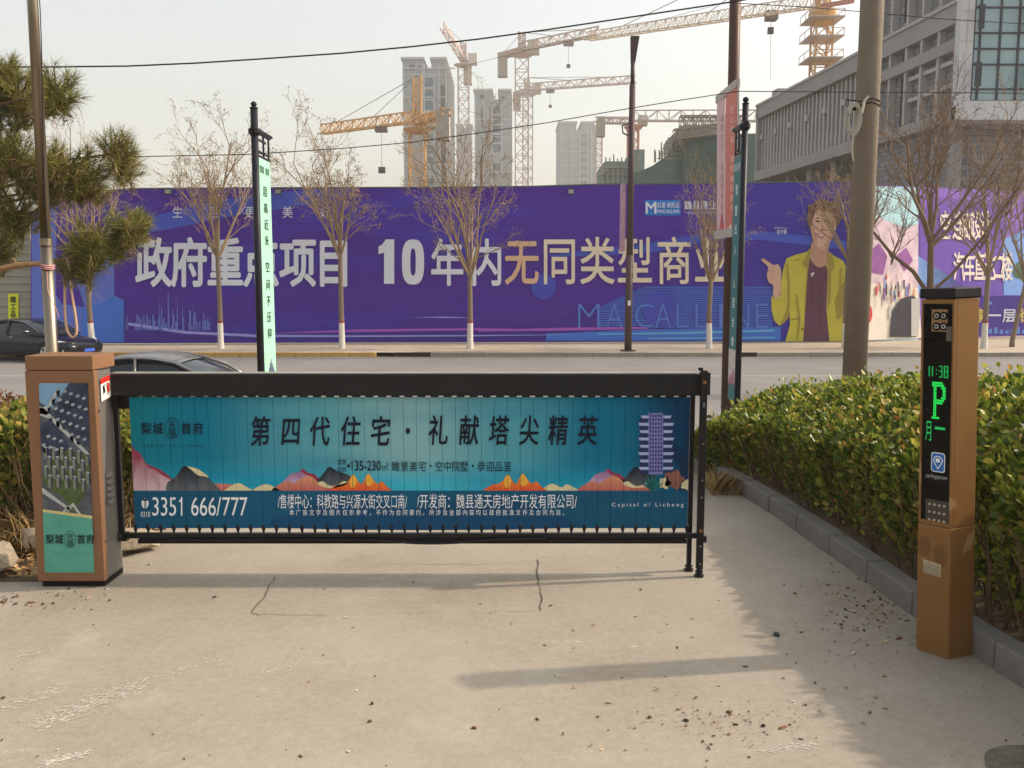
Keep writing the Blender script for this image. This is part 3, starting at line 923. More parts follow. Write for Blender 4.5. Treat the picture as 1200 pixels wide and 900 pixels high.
M_glass = mat('black_glass', srgb(9, 8, 8), .3, var=.2, scale=10, spec=.15)
obj('display_panel', kbox(MB(), .072, .928, .05, .118, zstep + .022, KH - .068), M_glass, kiosk)
# picture points onto the screen face (vertical plane of the panel)
a_, b_ = kp(.07, .05, 0), kp(.93, .05, 0)
def KP(off):
    nn = Vector((kd1.y, -kd1.x, 0))
    if nn.dot(Vector((0, 0, 0)) - a_) < 0: nn = -nn
    def f(u, z): # u 0..1 across the panel, z metres
        return a_ + (b_ - a_) * u + nn * off + Vector((0, 0, z))
    return f
def kz(py): return zof(py, kB.y - 0.0 + .05)
cu = MB()
cm = [mat('camera_plate', srgb(150, 124, 92), .4, metal=.4), M_glass, mat('lens_ring', srgb(200, 200, 196), .3, metal=.5)]
q_ = KP(.001)
o_ = obj('camera_plate', MB().poly([KP(.002)(.28, kz(388)), KP(.002)(.82, kz(388)), KP(.002)(.82, kz(362)), KP(.002)(.28, kz(362))]), cm[0], kiosk)
for u, py in ((.46, 369.5), (.70, 369.5), (.46, 382), (.70, 382)):
    for r_, m_, o1 in ((.018, cm[1], .004), (.0095, cm[2], .007), (.005, cm[1], .009)):
        nn = (KP(1)(0, 0) - KP(0)(0, 0))
        c_ = KP(0)(u, kz(py))
        obj('lens', MB().tube([c_ + nn * .002, c_ + nn * o1], r_, 14), m_, kiosk)
obj('card_tab', MB().prism([KP(.002)(.80, kz(399)), KP(.002)(.97, kz(399)), KP(.002)(.97, kz(382)), KP(.002)(.80, kz(382))], (KP(.003)(0, 0) - KP(0)(0, 0))), mat('tab', srgb(96, 88, 78), .5), kiosk)
# green led display, dot by dot
M_led = mat('green_led', (0.02, 0.9, 0.12, 1), .4, var=0, emit=.22)
M_led2 = mat('green_led_dim', (0.02, 0.55, 0.12, 1), .4, var=0, emit=.16)
def dots(mb, rows, u0, u1, z1, z0, off=.002):
    nr, nc = len(rows), max(len(r) for r in rows)
    f = KP(off)
    for j, r in enumerate(rows):
        for i, ch in enumerate(r):
            if ch != '#': continue
            u = u0 + (u1 - u0) * (i + .5) / nc; z = z1 + (z0 - z1) * (j + .5) / nr
            du, dz = (u1 - u0) / nc * .42, abs(z1 - z0) / nr * .42
            mb.poly([f(u - du, z - dz), f(u + du, z - dz), f(u + du, z + dz), f(u - du, z + dz)])
D = {'1': ["#", "#", "#", "#", "#", "#", "#", "#", "#", "#"],
     '3': ["###", "..#", "..#", "..#", "###", "..#", "..#", "..#", "..#", "###"],
     '8': ["###", "#.#", "#.#", "#.#", "###", "#.#", "#.#", "#.#", "#.#", "###"],
     'P': ["#######..", "########.", ".##...###", ".##....##", ".##....##", ".##....##", ".##...###", ".#######.", ".######..", ".##......", ".##......", ".##......", ".##......", ".##......", "#####...."]}
l = MB(); dots(l, D['P'], .33, .80, kz(447), kz(491)); obj('led_display', l, M_led, kiosk)
l = MB()
dots(l, D['1'], .20, .25, kz(429), kz(441)); dots(l, D['1'], .31, .36, kz(429), kz(441))
dots(l, D['3'], .56, .68, kz(428), kz(442)); dots(l, D['8'], .72, .88, kz(428), kz(442))
dots(l, ["#", ".", "#"], .46, .49, kz(432), kz(439))
obj('led_display', l, M_led2, kiosk)
l = MB()
put_char(l, '月', .24, 0, .26, .1, lambda x, y: KP(.002)(x, kz(505) - y), .0)
put_text(l, '—', .45, kz(500), .80, kz(503), lambda x, y: KP(.002)(x, y)); obj('led_display', l, M_led2, kiosk)
# parking sign
sg = MB(); sg.m = 0
def rrect(u0, u1, z0, z1, r_, off, asp):
    pts = []
    for cx_, cz_, a0 in ((u1 - r_ * asp, z1 - r_, 0), (u0 + r_ * asp, z1 - r_, 90), (u0 + r_ * asp, z0 + r_, 180), (u1 - r_ * asp, z0 + r_, 270)):
        for k in range(5):
            a = R(a0 + k * 22.5); pts.append((cx_ + r_ * asp * math.cos(a), cz_ + r_ * math.sin(a)))
    return [KP(off)(*p) for p in pts]
asp = 1 / (b_ - a_).length
zb, zt = kz(553), kz(530)
sg.m = 1; sg.poly(rrect(.34, .82, zb, zt, .012, .002, asp))
sg.m = 0; sg.poly(rrect(.37, .79, zb + .004, zt - .004, .010, .0026, asp))
cu_, cz_ = .58, (zb + zt) / 2 + .008
sg.m = 1
def drop(s_, off): return [KP(off)(cu_ + x * s_ * asp, cz_ + z * s_) for x, z in [(math.cos(R(a)), math.sin(R(a))) for a in range(-30, 211, 20)] + [(0, -1.9)]]
sg.poly(drop(.021, .0032)); sg.m = 0; sg.poly(drop(.017, .0038)); sg.m = 1
sg.poly([KP(.0044)(cu_ + x * asp, cz_ + z) for x, z in ((-.009, -.008), (.009, -.008), (.010, .002), (.006, .010), (-.006, .010), (-.010, .002))])
obj('parking_sign', sg, [mat('sign_blue', srgb(48, 110, 186), .4), M_white], kiosk)
l = MB(); put_text(l, 'parkingsystem', .16, kz(556), .90, kz(562), lambda x, y: KP(.002)(x, y), .0, .2); obj('lettering', l, mat('pale_print', srgb(190, 190, 190), .5), kiosk)
kpd = MB(); kpd.poly([KP(.0015)(.16, kz(614)), KP(.0015)(.97, kz(614)), KP(.0015)(.97, kz(586)), KP(.0015)(.16, kz(586))])
obj('keypad', kpd, mat('keypad_plate', srgb(74, 68, 62), .45, var=.2), kiosk)
for i in range(4):
    for j in range(3):
        nn = (KP(1)(0, 0) - KP(0)(0, 0)); c_ = KP(.002)(.32 + i * .17, kz(591.5 + j * 9))
        obj('key', MB().tube([c_, c_ + nn * .005], .006, 8), mat('key_metal', srgb(176, 168, 150), .4, metal=.4), kiosk)
# speaker grilles and the label on the lower housing
M_grille = mat('grille', srgb(116, 84, 54), .6)
a2, b2 = kp(0, 0, 0), kp(1, 0, 0)
nn = Vector((kd1.y, -kd1.x, 0)); nn = nn if nn.dot(-a2) > 0 else -nn
for u, py in ((.22, 647), (.72, 654)):
    g = MB(); c_ = a2.lerp(b2, u) + Vector((0, 0, zof(py, kB.y)))
    for k in range(-4, 5):
        for j in range(-6, 7):
            if (k / 4.3) ** 2 + (j / 6.4) ** 2 > 1: continue
            p = c_ + kd1 * k * .0068 + Vector((0, 0, j * .0075)) + nn * .0012
            g.poly([p + kd1 * x + Vector((0, 0, z)) for x, z in ((-.0024, -.0026), (.0024, -.0026), (.0024, .0026), (-.0024, .0026))])
    obj('speaker_grille', g, M_grille, kiosk)
lb = MB(); c_ = a2.lerp(b2, .46)
lb.poly([c_ + kd1 * x + nn * .0015 + Vector((0, 0, z)) for x, z in ((-.038, zof(678, kB.y)), (.042, zof(679, kB.y)), (.042, zof(664, kB.y)), (-.038, zof(662, kB.y)))])
obj('label_plate', lb, mat('label_plate', srgb(176, 160, 136), .5, var=.25, scale=60), kiosk)
t = MB()
for r_ in range(4):
    put_text(t, '使用说明 服务电话'[:9 - r_ % 2], -.034, zof(666.5 + r_ * 3, kB.y), .036, zof(668.4 + r_ * 3, kB.y), lambda x, z: c_ + kd1 * x + nn * .0025 + Vector((0, 0, z)), 0)
obj('lettering', t, mat('plate_ink', srgb(90, 78, 66), .6, var=0), kiosk)
kiosk.rotation_euler = (0, R(-2.2), 0)

# ------------------------------------------------------------------ foliage machinery
def mesh_np(name, V, Fq, sides):
    me = bpy.data.meshes.new(name)
    me.vertices.add(len(V)); me.vertices.foreach_set('co', V.astype(np.float32).ravel())
    nf = len(Fq)
    me.loops.add(nf * sides); me.loops.foreach_set('vertex_index', Fq.astype(np.int32).ravel())
    me.polygons.add(nf)
    me.polygons.foreach_set('loop_start', np.arange(0, nf * sides, sides, dtype=np.int32))
    try: me.polygons.foreach_set('loop_total', np.full(nf, sides, dtype=np.int32))
    except Exception: pass
    me.update(calc_edges=True)
    return me

def leaves_mesh(name, C, Dn, Ln, Wd, seed=0, fold=.25):
    """leaf blades: centre C, direction Dn, length, width; six points, folded along the midrib"""
    rng = np.random.default_rng(seed)
    n = len(C)
    Dn = Dn / np.linalg.norm(Dn, axis=1, keepdims=True)
    rv = rng.normal(size=(n, 3))
    S_ = np.cross(Dn, rv); S_ /= np.linalg.norm(S_, axis=1, keepdims=True)
    N_ = np.cross(S_, Dn)
    prof = [(0, 0, 0), (.33, .5, fold), (.72, .42, fold), (1, 0, 0), (.72, -.42, fold), (.33, -.5, fold)]
    P = np.zeros((n, 6, 3))
    for k, (a, b, c) in enumerate(prof):
        P[:, k] = C + Dn * (a * Ln)[:, None] + S_ * (b * Wd)[:, None] + N_ * (c * abs(b) * 2 * Wd * .6)[:, None]
    base = (np.arange(n) * 6)[:, None]
    Fq = np.concatenate([base + np.array([[0, 1, 2, 3]]), base + np.array([[0, 3, 4, 5]])], axis=0)
    return mesh_np(name, P.reshape(-1, 3), Fq, 4)

M_leaf = mat('hedge_leaf', (0, 0, 0, 1), .36, var=0, island=[(0, srgb(58, 74, 28)), (.3, srgb(94, 114, 38)), (.6, srgb(128, 142, 48)), (.85, srgb(170, 168, 64)), (.96, srgb(204, 182, 90)), (1, srgb(180, 104, 60))], spec=.6, trans=.4)
M_leaf2 = mat('hedge_leaf_dry', (0, 0, 0, 1), .42, var=0, island=[(0, srgb(66, 82, 30)), (.35, srgb(108, 124, 48)), (.7, srgb(140, 138, 66)), (.92, srgb(178, 158, 84)), (1, srgb(190, 150, 60))], trans=.35)
M_stem = mat('hedge_stem', srgb(98, 78, 58), .9, var=.3, scale=20)
M_core = mat('hedge_shade_twigs', srgb(46, 40, 28), 1.0, var=.3)

def hedge(name, spans, label, leafmat, seed, nleaf, thick, lsize, dry=0.0, cat='hedge', low=0.16, ragged=.07, slope=.36):
    """spans: list of (front point (x, y), inward normal, height); foliage fills a strip behind the line"""
    rng = np.random.default_rng(seed)
    base = Vector((spans[0][0][0], spans[0][0][1], 0))
    root = thing(name, base, label, cat)
    n = nleaf
    P = np.array([[s_[0][0], s_[0][1]] for s_ in spans]); Nn = np.array([s_[1] for s_ in spans]); Hh = np.array([s_[2] for s_ in spans])
    seg = np.linalg.norm(P[1:] - P[:-1], axis=1); cum = np.concatenate([[0], np.cumsum(seg)])
    s_ = rng.uniform(0, cum[-1], n)
    f = lambda A_: np.stack([np.interp(s_, cum, A_[:, i]) for i in range(A_.shape[1])], 1)
    p = f(P); nn_ = f(Nn); h = np.interp(s_, cum, Hh)
    end = np.minimum(s_, cum[-1] - s_)
    # shell sampling: front face, top, back; more near the outside
    t = rng.uniform(0, 1, n)
    dep = np.where(t < .52, rng.exponential(.06, n), rng.uniform(0, 1, n) * thick)
    topz = 1 - rng.exponential(.05, n)
    zz = np.where(t < .52, rng.beta(1.7, 1.15, n), topz)
    zz = np.clip(zz, low, 1.05)
    lump = .5 * np.sin(s_ * 5.1 + seed) + .3 * np.sin(s_ * 11.7 + dep * 6) + .2 * np.sin(s_ * 23 + dep * 13)
    hh = h * (1 + ragged * lump) * (1 - slope * np.clip(1 - dep / .7, 0, 1) ** 1.3)
    z = hh * zz
    dep = dep + .07 * lump * zz - .03 + .10 * (1 - zz)
    round_ = np.clip(end / .35, 0, 1)
    z *= .72 + .28 * np.sqrt(round_)
    spr = rng.uniform(0, 1, n) < (.05 + .12 * np.clip(np.sin(s_ * 9.3 + 2 * np.sin(s_ * 3.1)), 0, 1)) * (zz > .9)      # odd sprigs standing proud of the clipped top
    z = z + spr * rng.uniform(.01, .10, n)
    C = np.stack([p[:, 0] + nn_[:, 0] * dep, p[:, 1] + nn_[:, 1] * dep, z], 1)
    out = -nn_
    Dn = np.stack([out[:, 0] * .55, out[:, 1] * .55, np.full(n, .75)], 1) + rng.normal(size=(n, 3)) * .55
    Ln = lsize * rng.choice([.6, .85, 1.0, 1.15, 1.45], n) * rng.uniform(.85, 1.15, n); Wd = Ln * rng.uniform(.42, .62, n)
    keep = (zz > low + .02) & (rng.uniform(0, 1, n) < np.clip((zz - low) * 3.4, .12, 1))
    me = leaves_mesh('leaves', C[keep], Dn[keep], Ln[keep], Wd[keep], seed)
    obj('leaves', me, leafmat, root, kind='stuff')
    # upright stems
    st = MB(); rr = random.Random(seed)
    L_ = cum[-1]; m_ = int(L_ * 190)
    for _ in range(m_):
        ss = rr.uniform(0, L_); q = [np.interp(ss, cum, P[:, 0]), np.interp(ss, cum, P[:, 1])]; n_ = [np.interp(ss, cum, Nn[:, 0]), np.interp(ss, cum, Nn[:, 1])]
        hq = float(np.interp(ss, cum, Hh)); dp = rr.uniform(.0, min(thick, .9))
        b0 = Vector((q[0] + n_[0] * dp, q[1] + n_[1] * dp, 0))
        hq *= (1 - slope * max(0, 1 - dp / .7) ** 1.3) * .93
        le = Vector((rr.uniform(-.16, .16), rr.uniform(-.16, .16), 0)) - Vector((n_[0], n_[1], 0)) * .08
        pts = [b0, b0 + le * .4 + Vector((rr.uniform(-.02, .02), rr.uniform(-.02, .02), hq * .33)), b0 + le * .9 + Vector((0, 0, hq * .62)), b0 + le * 1.2 + Vector((0, 0, hq * rr.uniform(.8, 1.0)))]
        r_ = rr.uniform(.003, .009)
        st.tube(pts, [r_, r_ * .8, r_ * .55, r_ * .3], 4, cap=False)
    obj('stems', st, M_stem, root, kind='stuff')
    # fallen and dead leaves caught at the foot
    k = int(L_ * 700)
    rng = np.random.default_rng(seed + 5)
    s_ = rng.uniform(0, cum[-1], k); p = f(P); nn_ = f(Nn); dep = rng.uniform(.0, .6, k)
    C = np.stack([p[:, 0] + nn_[:, 0] * dep, p[:, 1] + nn_[:, 1] * dep, rng.uniform(.0, .05, k)], 1)
    me = leaves_mesh('fallen_leaves', C, np.stack([rng.normal(size=k), rng.normal(size=k), rng.normal(size=k) * .15 + .08], 1), rng.uniform(.02, .04, k), rng.uniform(.012, .02, k), seed)
    obj('fallen_leaves', me, M_dryleaf, root, kind='stuff')
    return root
M_dryleaf = mat('dry_leaf', (0, 0, 0, 1), .8, var=0, island=[(0, srgb(86, 62, 42)), (.4, srgb(128, 96, 62)), (.75, srgb(168, 136, 94)), (1, srgb(196, 170, 126))])

# right hedge follows the kerb
sp = []
for y in [2.3, 2.9, 3.4, 3.9, 4.4, 4.9, 5.4, 5.9, 6.4, 6.9, 7.25, 7.6]:
    x = kerb_at(y) + .17
    hgt = float(np.interp(y, [2.3, 3.5, 4.3, 5.2, 6.3, 7.2, 7.6], [1.24, 1.18, 1.10, 1.0, .90, .75, .62]))
    if y > 7.0: x -= (y - 7.0) * .35
    nrm = Vector((1, .25 if y < 7 else .7, 0)).normalized()
    sp.append(((x, y), (nrm.x, nrm.y), hgt))
hedge('hedge', sp, 'dense glossy green hedge behind the kerb running past the parking kiosk', M_leaf, 11, 76000, 1.35, .041)
# left hedge
yl = 5.55
sp = [((-7.5, yl + .05), (0, 1), .80), ((-4.5, yl), (0, 1), .80), ((-3.2, yl), (0, 1), .76), ((-2.62, yl + .1), (0, 1), .80), ((-2.30, yl + .15), (0, 1), .80)]
hedge('hedge', sp, 'yellowish hedge behind the bronze barrier cabinet at the left edge', M_leaf2, 23, 24000, .75, .055, low=.12, slope=.1)

# soil bed between kerb and right hedge
bed = MB(); vs = []; fs = []
ys = [.6 + .4 * k for k in range(19)]
for y in ys:
    x = kerb_at(y) + .10
    vs += [(x, y, .085), (x + .5, y, .10), (x + 6.0, y, .10)]
for j in range(len(ys) - 1):
    for i in range(2): fs.append((j * 3 + i, j * 3 + i + 1, (j + 1) * 3 + i + 1, (j + 1) * 3 + i))
obj('planting_bed', bed.add(vs, fs), M_dirt, kind='structure')

# dry shrubs and dry grass behind the left hedge
def grass(name, label, cat, x0, x1, y0, y1, h0, h1, n, m_, seed, z=0.0, kind=None, wd=.006, lean=.35):
    rng = np.random.default_rng(seed)
    x = rng.uniform(x0, x1, n); y = rng.uniform(y0, y1, n); h = rng.uniform(h0, h1, n) * (.8 + .25 * np.sin(x * 5 + y * 3))
    lx = rng.normal(size=n) * lean * h; ly = rng.normal(size=n) * lean * h
    a = rng.uniform(0, math.pi, n); dx, dy = np.cos(a) * wd, np.sin(a) * wd
    zb = np.array([gz(v_) for v_ in y]) + z
    P = np.stack([np.stack([x - dx, y - dy, zb], 1), np.stack([x + dx, y + dy, zb], 1), np.stack([x + lx * .4 + dx * .7, y + ly * .4 + dy * .7, zb + h * .6], 1), np.stack([x + lx, y + ly, zb + h], 1),
                  np.stack([x + lx * .4 - dx * .7, y + ly * .4 - dy * .7, zb + h * .6], 1)], 1).reshape(-1, 3)
    b = (np.arange(n) * 5)[:, None]
    me = mesh_np(name, P, b + np.array([[0, 1, 2, 3, 4]]), 5)
    return obj(name, me, m_, None, label, cat, kind=kind)
M_dry = mat('dry_grass', (0, 0, 0, 1), .85, var=0, island=[(0, srgb(120, 94, 58)), (.5, srgb(168, 138, 90)), (1, srgb(200, 174, 124))])
M_drysh = mat('brown_shrub', (0, 0, 0, 1), .85, var=0, island=[(0, srgb(74, 46, 30)), (.6, srgb(118, 76, 46)), (1, srgb(150, 104, 64))])
grass('dry_grass', 'dry straw coloured grass behind the left hedge', 'grass', -9, -3.2, 6.6, 8.3, .42, .60, 9000, M_dry, 4, kind='stuff')
rng = np.random.default_rng(9); k = 9000
u = rng.normal(size=(k, 3)); u /= np.linalg.norm(u, axis=1, keepdims=True)
C = np.stack([rng.uniform(-9, -4.2, k), 8.9 + u[:, 1] * .5, .0 * u[:, 0]], 1)
C[:, 2] = np.array([gz(v_) for v_ in C[:, 1]]) + .25 + np.abs(u[:, 2]) * (.30 + .10 * np.sin(C[:, 0] * 3.2)) * rng.uniform(.5, 1, k)
root = thing('shrub', (-6, 8.9, gz(8.9)), 'low rust brown shrubs behind the dry grass at far left', 'shrub')
obj('leaves', leaves_mesh('leaves', C, u + rng.normal(size=(k, 3)) * .4, rng.uniform(.03, .06, k), rng.uniform(.015, .03, k), 3), M_drysh, root, kind='stuff')
sm_ = MB()
for _ in range(160):
    x = rng.uniform(-9, -4.2); y = 8.9 + rng.uniform(-.4, .4); z = gz(y)
    sm_.tube([(x, y, z), (x + rng.uniform(-.15, .15), y + rng.uniform(-.1, .1), z + rng.uniform(.3, .5))], [.006, .002], 3, cap=False)
obj('stems', sm_, M_stem, root, kind='stuff')

# leaf litter and rubble in the left corner
k = 2600; rng = np.random.default_rng(31)
C = np.stack([rng.uniform(-6.5, -2.45, k), rng.uniform(4.85, 5.65, k), rng.uniform(.0, .035, k)], 1)
me = leaves_mesh('fallen_leaves', C, np.stack([rng.normal(size=k), rng.normal(size=k), rng.normal(size=k) * .25 + .1], 1), rng.uniform(.025, .055, k), rng.uniform(.012, .024, k), 8)
obj('fallen_leaves', me, M_dryleaf, None, 'dry tan leaves heaped on the soil left of the bronze cabinet', 'leaves', kind='stuff')
grass('dead_grass', 'dead straw sticking up between the fallen leaves left of the cabinet', 'grass', -6.5, -2.35, 5.2, 5.6, .08, .3, 1500, M_dry, 14, kind='stuff', wd=.004, lean=.7)

def rock(name, c, s_, m_, label, seed, cat='stone', flat=.45, group=None):
    rr = random.Random(seed); bm = bmesh.new(); bmesh.ops.create_icosphere(bm, subdivisions=2, radius=1)
    for v in bm.verts:
        k = 1 + rr.uniform(-.16, .16)
        v.co = Vector((v.co.x * s_[0] * k, v.co.y * s_[1] * k, max(-.2, min(.62, v.co.z)) * s_[2] * 1.6 * k))
    bm.transform(Matrix.Rotation(rr.uniform(0, 3), 4, 'Z')); bm.transform(Matrix.Translation(Vector(c)))
    me = bpy.data.meshes.new(name); bm.to_mesh(me); bm.free()
    return obj(name, me, m_, None, label, cat, group)
M_rock = mat('broken_concrete', srgb(160, 146, 126), .95, var=.2, scale=8, bump=.5)
rock('rubble_block', gnd(5, 668) + Vector((-.08, .0, .05)), (.22, .16, .08), M_rock, 'flat pale block of broken concrete at the left picture edge', 3, 'rubble')
rock('rubble_block', gnd(38, 652) + Vector((0, .1, .05)), (.12, .1, .10), M_rock, 'small upright lump of broken concrete just left of the bronze cabinet', 8, 'rubble')
rock('rubble_block', (-2.36, 5.35, .05), (.16, .2, .07), M_rock, 'pale stone slab behind the cabinet seen past the hinge post', 12, 'rubble')
# dry weed tuft at the far end of the kerb
grass('weed_tuft', 'dry brown weed tuft where the driveway kerb ends', 'weed', 1.55, 1.86, 6.75, 7.05, .12, .3, 500, M_dry, 16, wd=.003, lean=.6)

# chips, twigs and dead leaves lying on the concrete
rr = random.Random(5); mb = MB()
spots = [(rr.uniform(0, 1200), rr.uniform(645, 900)) for _ in range(85)] + [(rr.gauss(1015, 38), rr.gauss(725, 24)) for _ in range(80)] + [(rr.gauss(860, 45), rr.gauss(842, 14)) for _ in range(36)] + [(rr.uniform(0, 130), rr.gauss(700, 10)) for _ in range(60)]
for px, py in spots:
    p = gnd(px, py, 0.003)
    if p.x > kerb_at(p.y) - .02: continue
    s_ = rr.choice([.002, .003, .003, .004, .005, .009]) 
    a = rr.uniform(0, 6.3); el = rr.choice([1, 1.3, 2.5])
    d = Vector((math.cos(a), math.sin(a), 0)) * s_ * el; n_ = Vector((-math.sin(a), math.cos(a), 0)) * s_ * .7
    h = Vector((0, 0, s_ * .7))
    mb.hexa([p - d - n_, p + d - n_ * .6, p + d * .7 + n_, p - d * .8 + n_ * .8, p - d * .6 - n_ * .5 + h, p + d * .7 - n_ * .4 + h, p + d * .5 + n_ * .6 + h, p - d * .5 + n_ * .6 + h])
obj('litter', mb, mat('chips', (0, 0, 0, 1), .9, var=0, island=[(0, srgb(48, 44, 40)), (.5, srgb(92, 78, 62)), (.85, srgb(130, 88, 58)), (1, srgb(220, 216, 208))]), None, 'small dark chips and bits of dead leaf scattered over the concrete driveway', 'litter', kind='stuff')
k = 240; rng = np.random.default_rng(77); C = []
for _ in range(k):
    px, py = (rng.normal(1040, 30), rng.normal(712, 22)) if _ % 2 else (rng.uniform(640, 1060), rng.uniform(650, 880))
    p = gnd(px, py, .004)
    if p.x < kerb_at(p.y) - .01: C.append(tuple(p))
C = np.array(C); k = len(C)
C = C[:110]; k = len(C)
obj('fallen_leaves', leaves_mesh('fallen_leaves', C, np.stack([rng.normal(size=k), rng.normal(size=k), np.abs(rng.normal(size=k)) * .1], 1), rng.uniform(.012, .03, k), rng.uniform(.006, .014, k), 2), M_dryleaf, None, 'sparse curled dead leaves along the foot of the driveway kerb', 'leaves', kind='stuff')
# a few individual bits
rock('stone', gnd(910, 745) + Vector((0, 0, .005)), (.018, .014, .012), mat('dark_stone', srgb(70, 70, 74), .8), 'small dark square stone on the concrete left of the kiosk foot', 40)

# dusty white scuffs dragged over the concrete
sf = MB(); rr = random.Random(14)
for (xa, ya, xb, yb, wd, n_) in ((38, 852, 172, 800, 9, 520), (0, 828, 72, 808, 6, 160), (48, 896, 104, 880, 4, 160), (120, 812, 260, 770, 5, 90), (300, 790, 345, 778, 3, 60), (890, 880, 960, 872, 4, 70), (20, 770, 60, 760, 3, 40)):
    for _ in range(n_):
        t_ = rr.random(); p = gnd(xa + (xb - xa) * t_ + rr.gauss(0, 3), ya + (yb - ya) * t_ + rr.gauss(0, wd * .55), .0035)
        d_ = (gnd(xb, yb) - gnd(xa, ya)).normalized(); n2_ = Vector((-d_.y, d_.x, 0)); l_ = rr.uniform(.003, .014); k_ = rr.uniform(.001, .0028)
        p.z = .002 + _ * 4e-6
        sf.poly([p - d_ * l_, p + n2_ * k_, p + d_ * l_, p - n2_ * k_])
obj('scuff_marks', sf, mat('white_dust', srgb(196, 190, 178), .95, var=.1), driveway, kind='stuff')
cr = MB()
for _ in range(260):
    p = gnd(rr.gauss(865, 52), rr.gauss(846, 12), .0035); l_ = rr.uniform(.0008, .0042); a_ = rr.uniform(0, 3); p.z = .0022 + _ * 8e-6
    cr.poly([p + Vector((math.cos(a_ + q) * l_, math.sin(a_ + q) * l_, 0)) for q in (0, 1.7, 3.0, 4.6)])
obj('rusty_crumbs', cr, mat('rusty_soil', srgb(138, 108, 80), .95, var=.3, scale=30), driveway, kind='stuff')
# ------------------------------------------------------------------ pole helper
def pole(px0, py0, px1, py1, d, r0, r1, name_root, mat_, zfoot=None, n=16):
    a = at(px0, py0, d); b = at(px1, py1, d)   # a bottom, b top
    return a, b

M_concpole = mat('old_concrete_pole', srgb(128, 117, 103), .85, var=.16, scale=3, bump=.25, bscale=30)
# right concrete pole
d = 9.6
a, b = at(999.5, 475, d), at(1022.5, 0, d)
up = (b - a) / (b.z - a.z); foot = a + up * (gz(d) - a.z); top = a + up * (7.6 - a.z)
up_ = thing('utility_pole', foot, 'thick grey concrete utility pole with a coil of white cable standing behind the right hedge', 'utility pole')
obj('pole', MB().tube([foot, foot.lerp(top, .5), top], [.127, .118, .108], 24), M_concpole, up_, smooth=True)
M_wcable = mat('white_cable', srgb(190, 184, 170), .6, var=.1)
M_bcable = mat('black_cable', srgb(34, 32, 32), .6, var=0)
cc = at(998, 140, d - .15)
cl = MB()
for k in range(9):
    rx, rz = .055 + .006 * (k % 3), .13 + .012 * (k % 4)
    pts = [cc + Vector((rx * math.cos(t_) + .004 * k - .01, -.02 * k * .3, rz * math.sin(t_))) for t_ in [2 * math.pi * j / 18 for j in range(19)]]
    cl.tube(pts, .0055, 5, cap=False)
cl.tube([cc + Vector((.03, 0, -.12)), cc + Vector((.02, 0, -.3)), cc + Vector((.035, 0, -.42))], .008, 5)
cl.tube([at(1004, 133, d - .15), at(1010, 132, d - .15), at(1013, 118, d - .15), at(1018, 113, d - .15)], .014, 6)
obj('cable_coil', cl, M_wcable, up_)
cl = MB()
ctr = lambda z: foot + up * (z - foot.z)
for z in (zof(119, d), zof(124, d)):
    c_ = ctr(z); cl.tube([c_ + Vector((math.cos(t_) * .125, math.sin(t_) * .125, .01 * math.sin(3 * t_))) for t_ in [2 * math.pi * j / 20 for j in range(21)]], .006, 5, cap=False)
cl.tube([at(991, 117, d - .1), at(1004, 118, d - .14)], .006, 5)
cl.tube([at(994, 136, d - .15), at(996, 126, d - .15), at(1003, 128, d - .15)], .02, 6)
obj('cable_tie', cl, M_bcable, up_)

# stainless pole on the left
d = 6.4
a, b = at(61, 412, d), at(38, 0, d)
up = (b - a) / (b.z - a.z); foot = a + up * (0 - a.z); top = a + up * (5.6 - a.z)
fp = thing('steel_pole', foot, 'polished stainless steel pole rising behind the bronze barrier cabinet', 'pole')
M_inox = mat('stainless', srgb(140, 128, 112), .36, metal=1.0, var=.06, scale=3)
zj = zof(283, d)
cp_ = lambda z: foot + up * (z - foot.z)
obj('pole', MB().tube([cp_(0), cp_(zj - .001)], [.044, .040], 24), M_inox, fp, smooth=True)
obj('pole', MB().tube([cp_(zj), cp_(5.6)], [.036, .034], 24), M_inox, fp, smooth=True)
obj('collar', MB().tube([cp_(zj - .03), cp_(zj + .02)], .043, 24), M_inox, fp)
wp = [cp_(z) + Vector((.045 + .02 * math.sin(z * 2.2), -.03, 0)) for z in [zj + (5.6 - zj) * k / 14 for k in range(15)]]
obj('wire', MB().tube(wp, .0035, 5), M_bcable, fp)
M_pink = mat('pink_string', srgb(206, 150, 150), .7)
sp_ = MB(); zt_ = zof(315, d)
for k in range(3): 
    c_ = cp_(zt_ + k * .012); sp_.tube([c_ + Vector((math.cos(t_) * .046, math.sin(t_) * .046, .004 * math.sin(2 * t_))) for t_ in [2 * math.pi * j / 14 for j in range(15)]], .004, 4, cap=False)
sp_.tube([at(55, 318, d - .06), at(56, 340, d - .06), at(62, 356, d - .06), at(66, 362, d - .05), at(69, 372, d - .02)], .003, 4)
obj('string', sp_, M_pink, fp)
obj('wire', MB().tube([at(49, 300, d + .08), at(49, 330, d + .08), at(52, 372, d + .08), at(56, 408, d + .08)], .004, 5), M_bcable, fp)

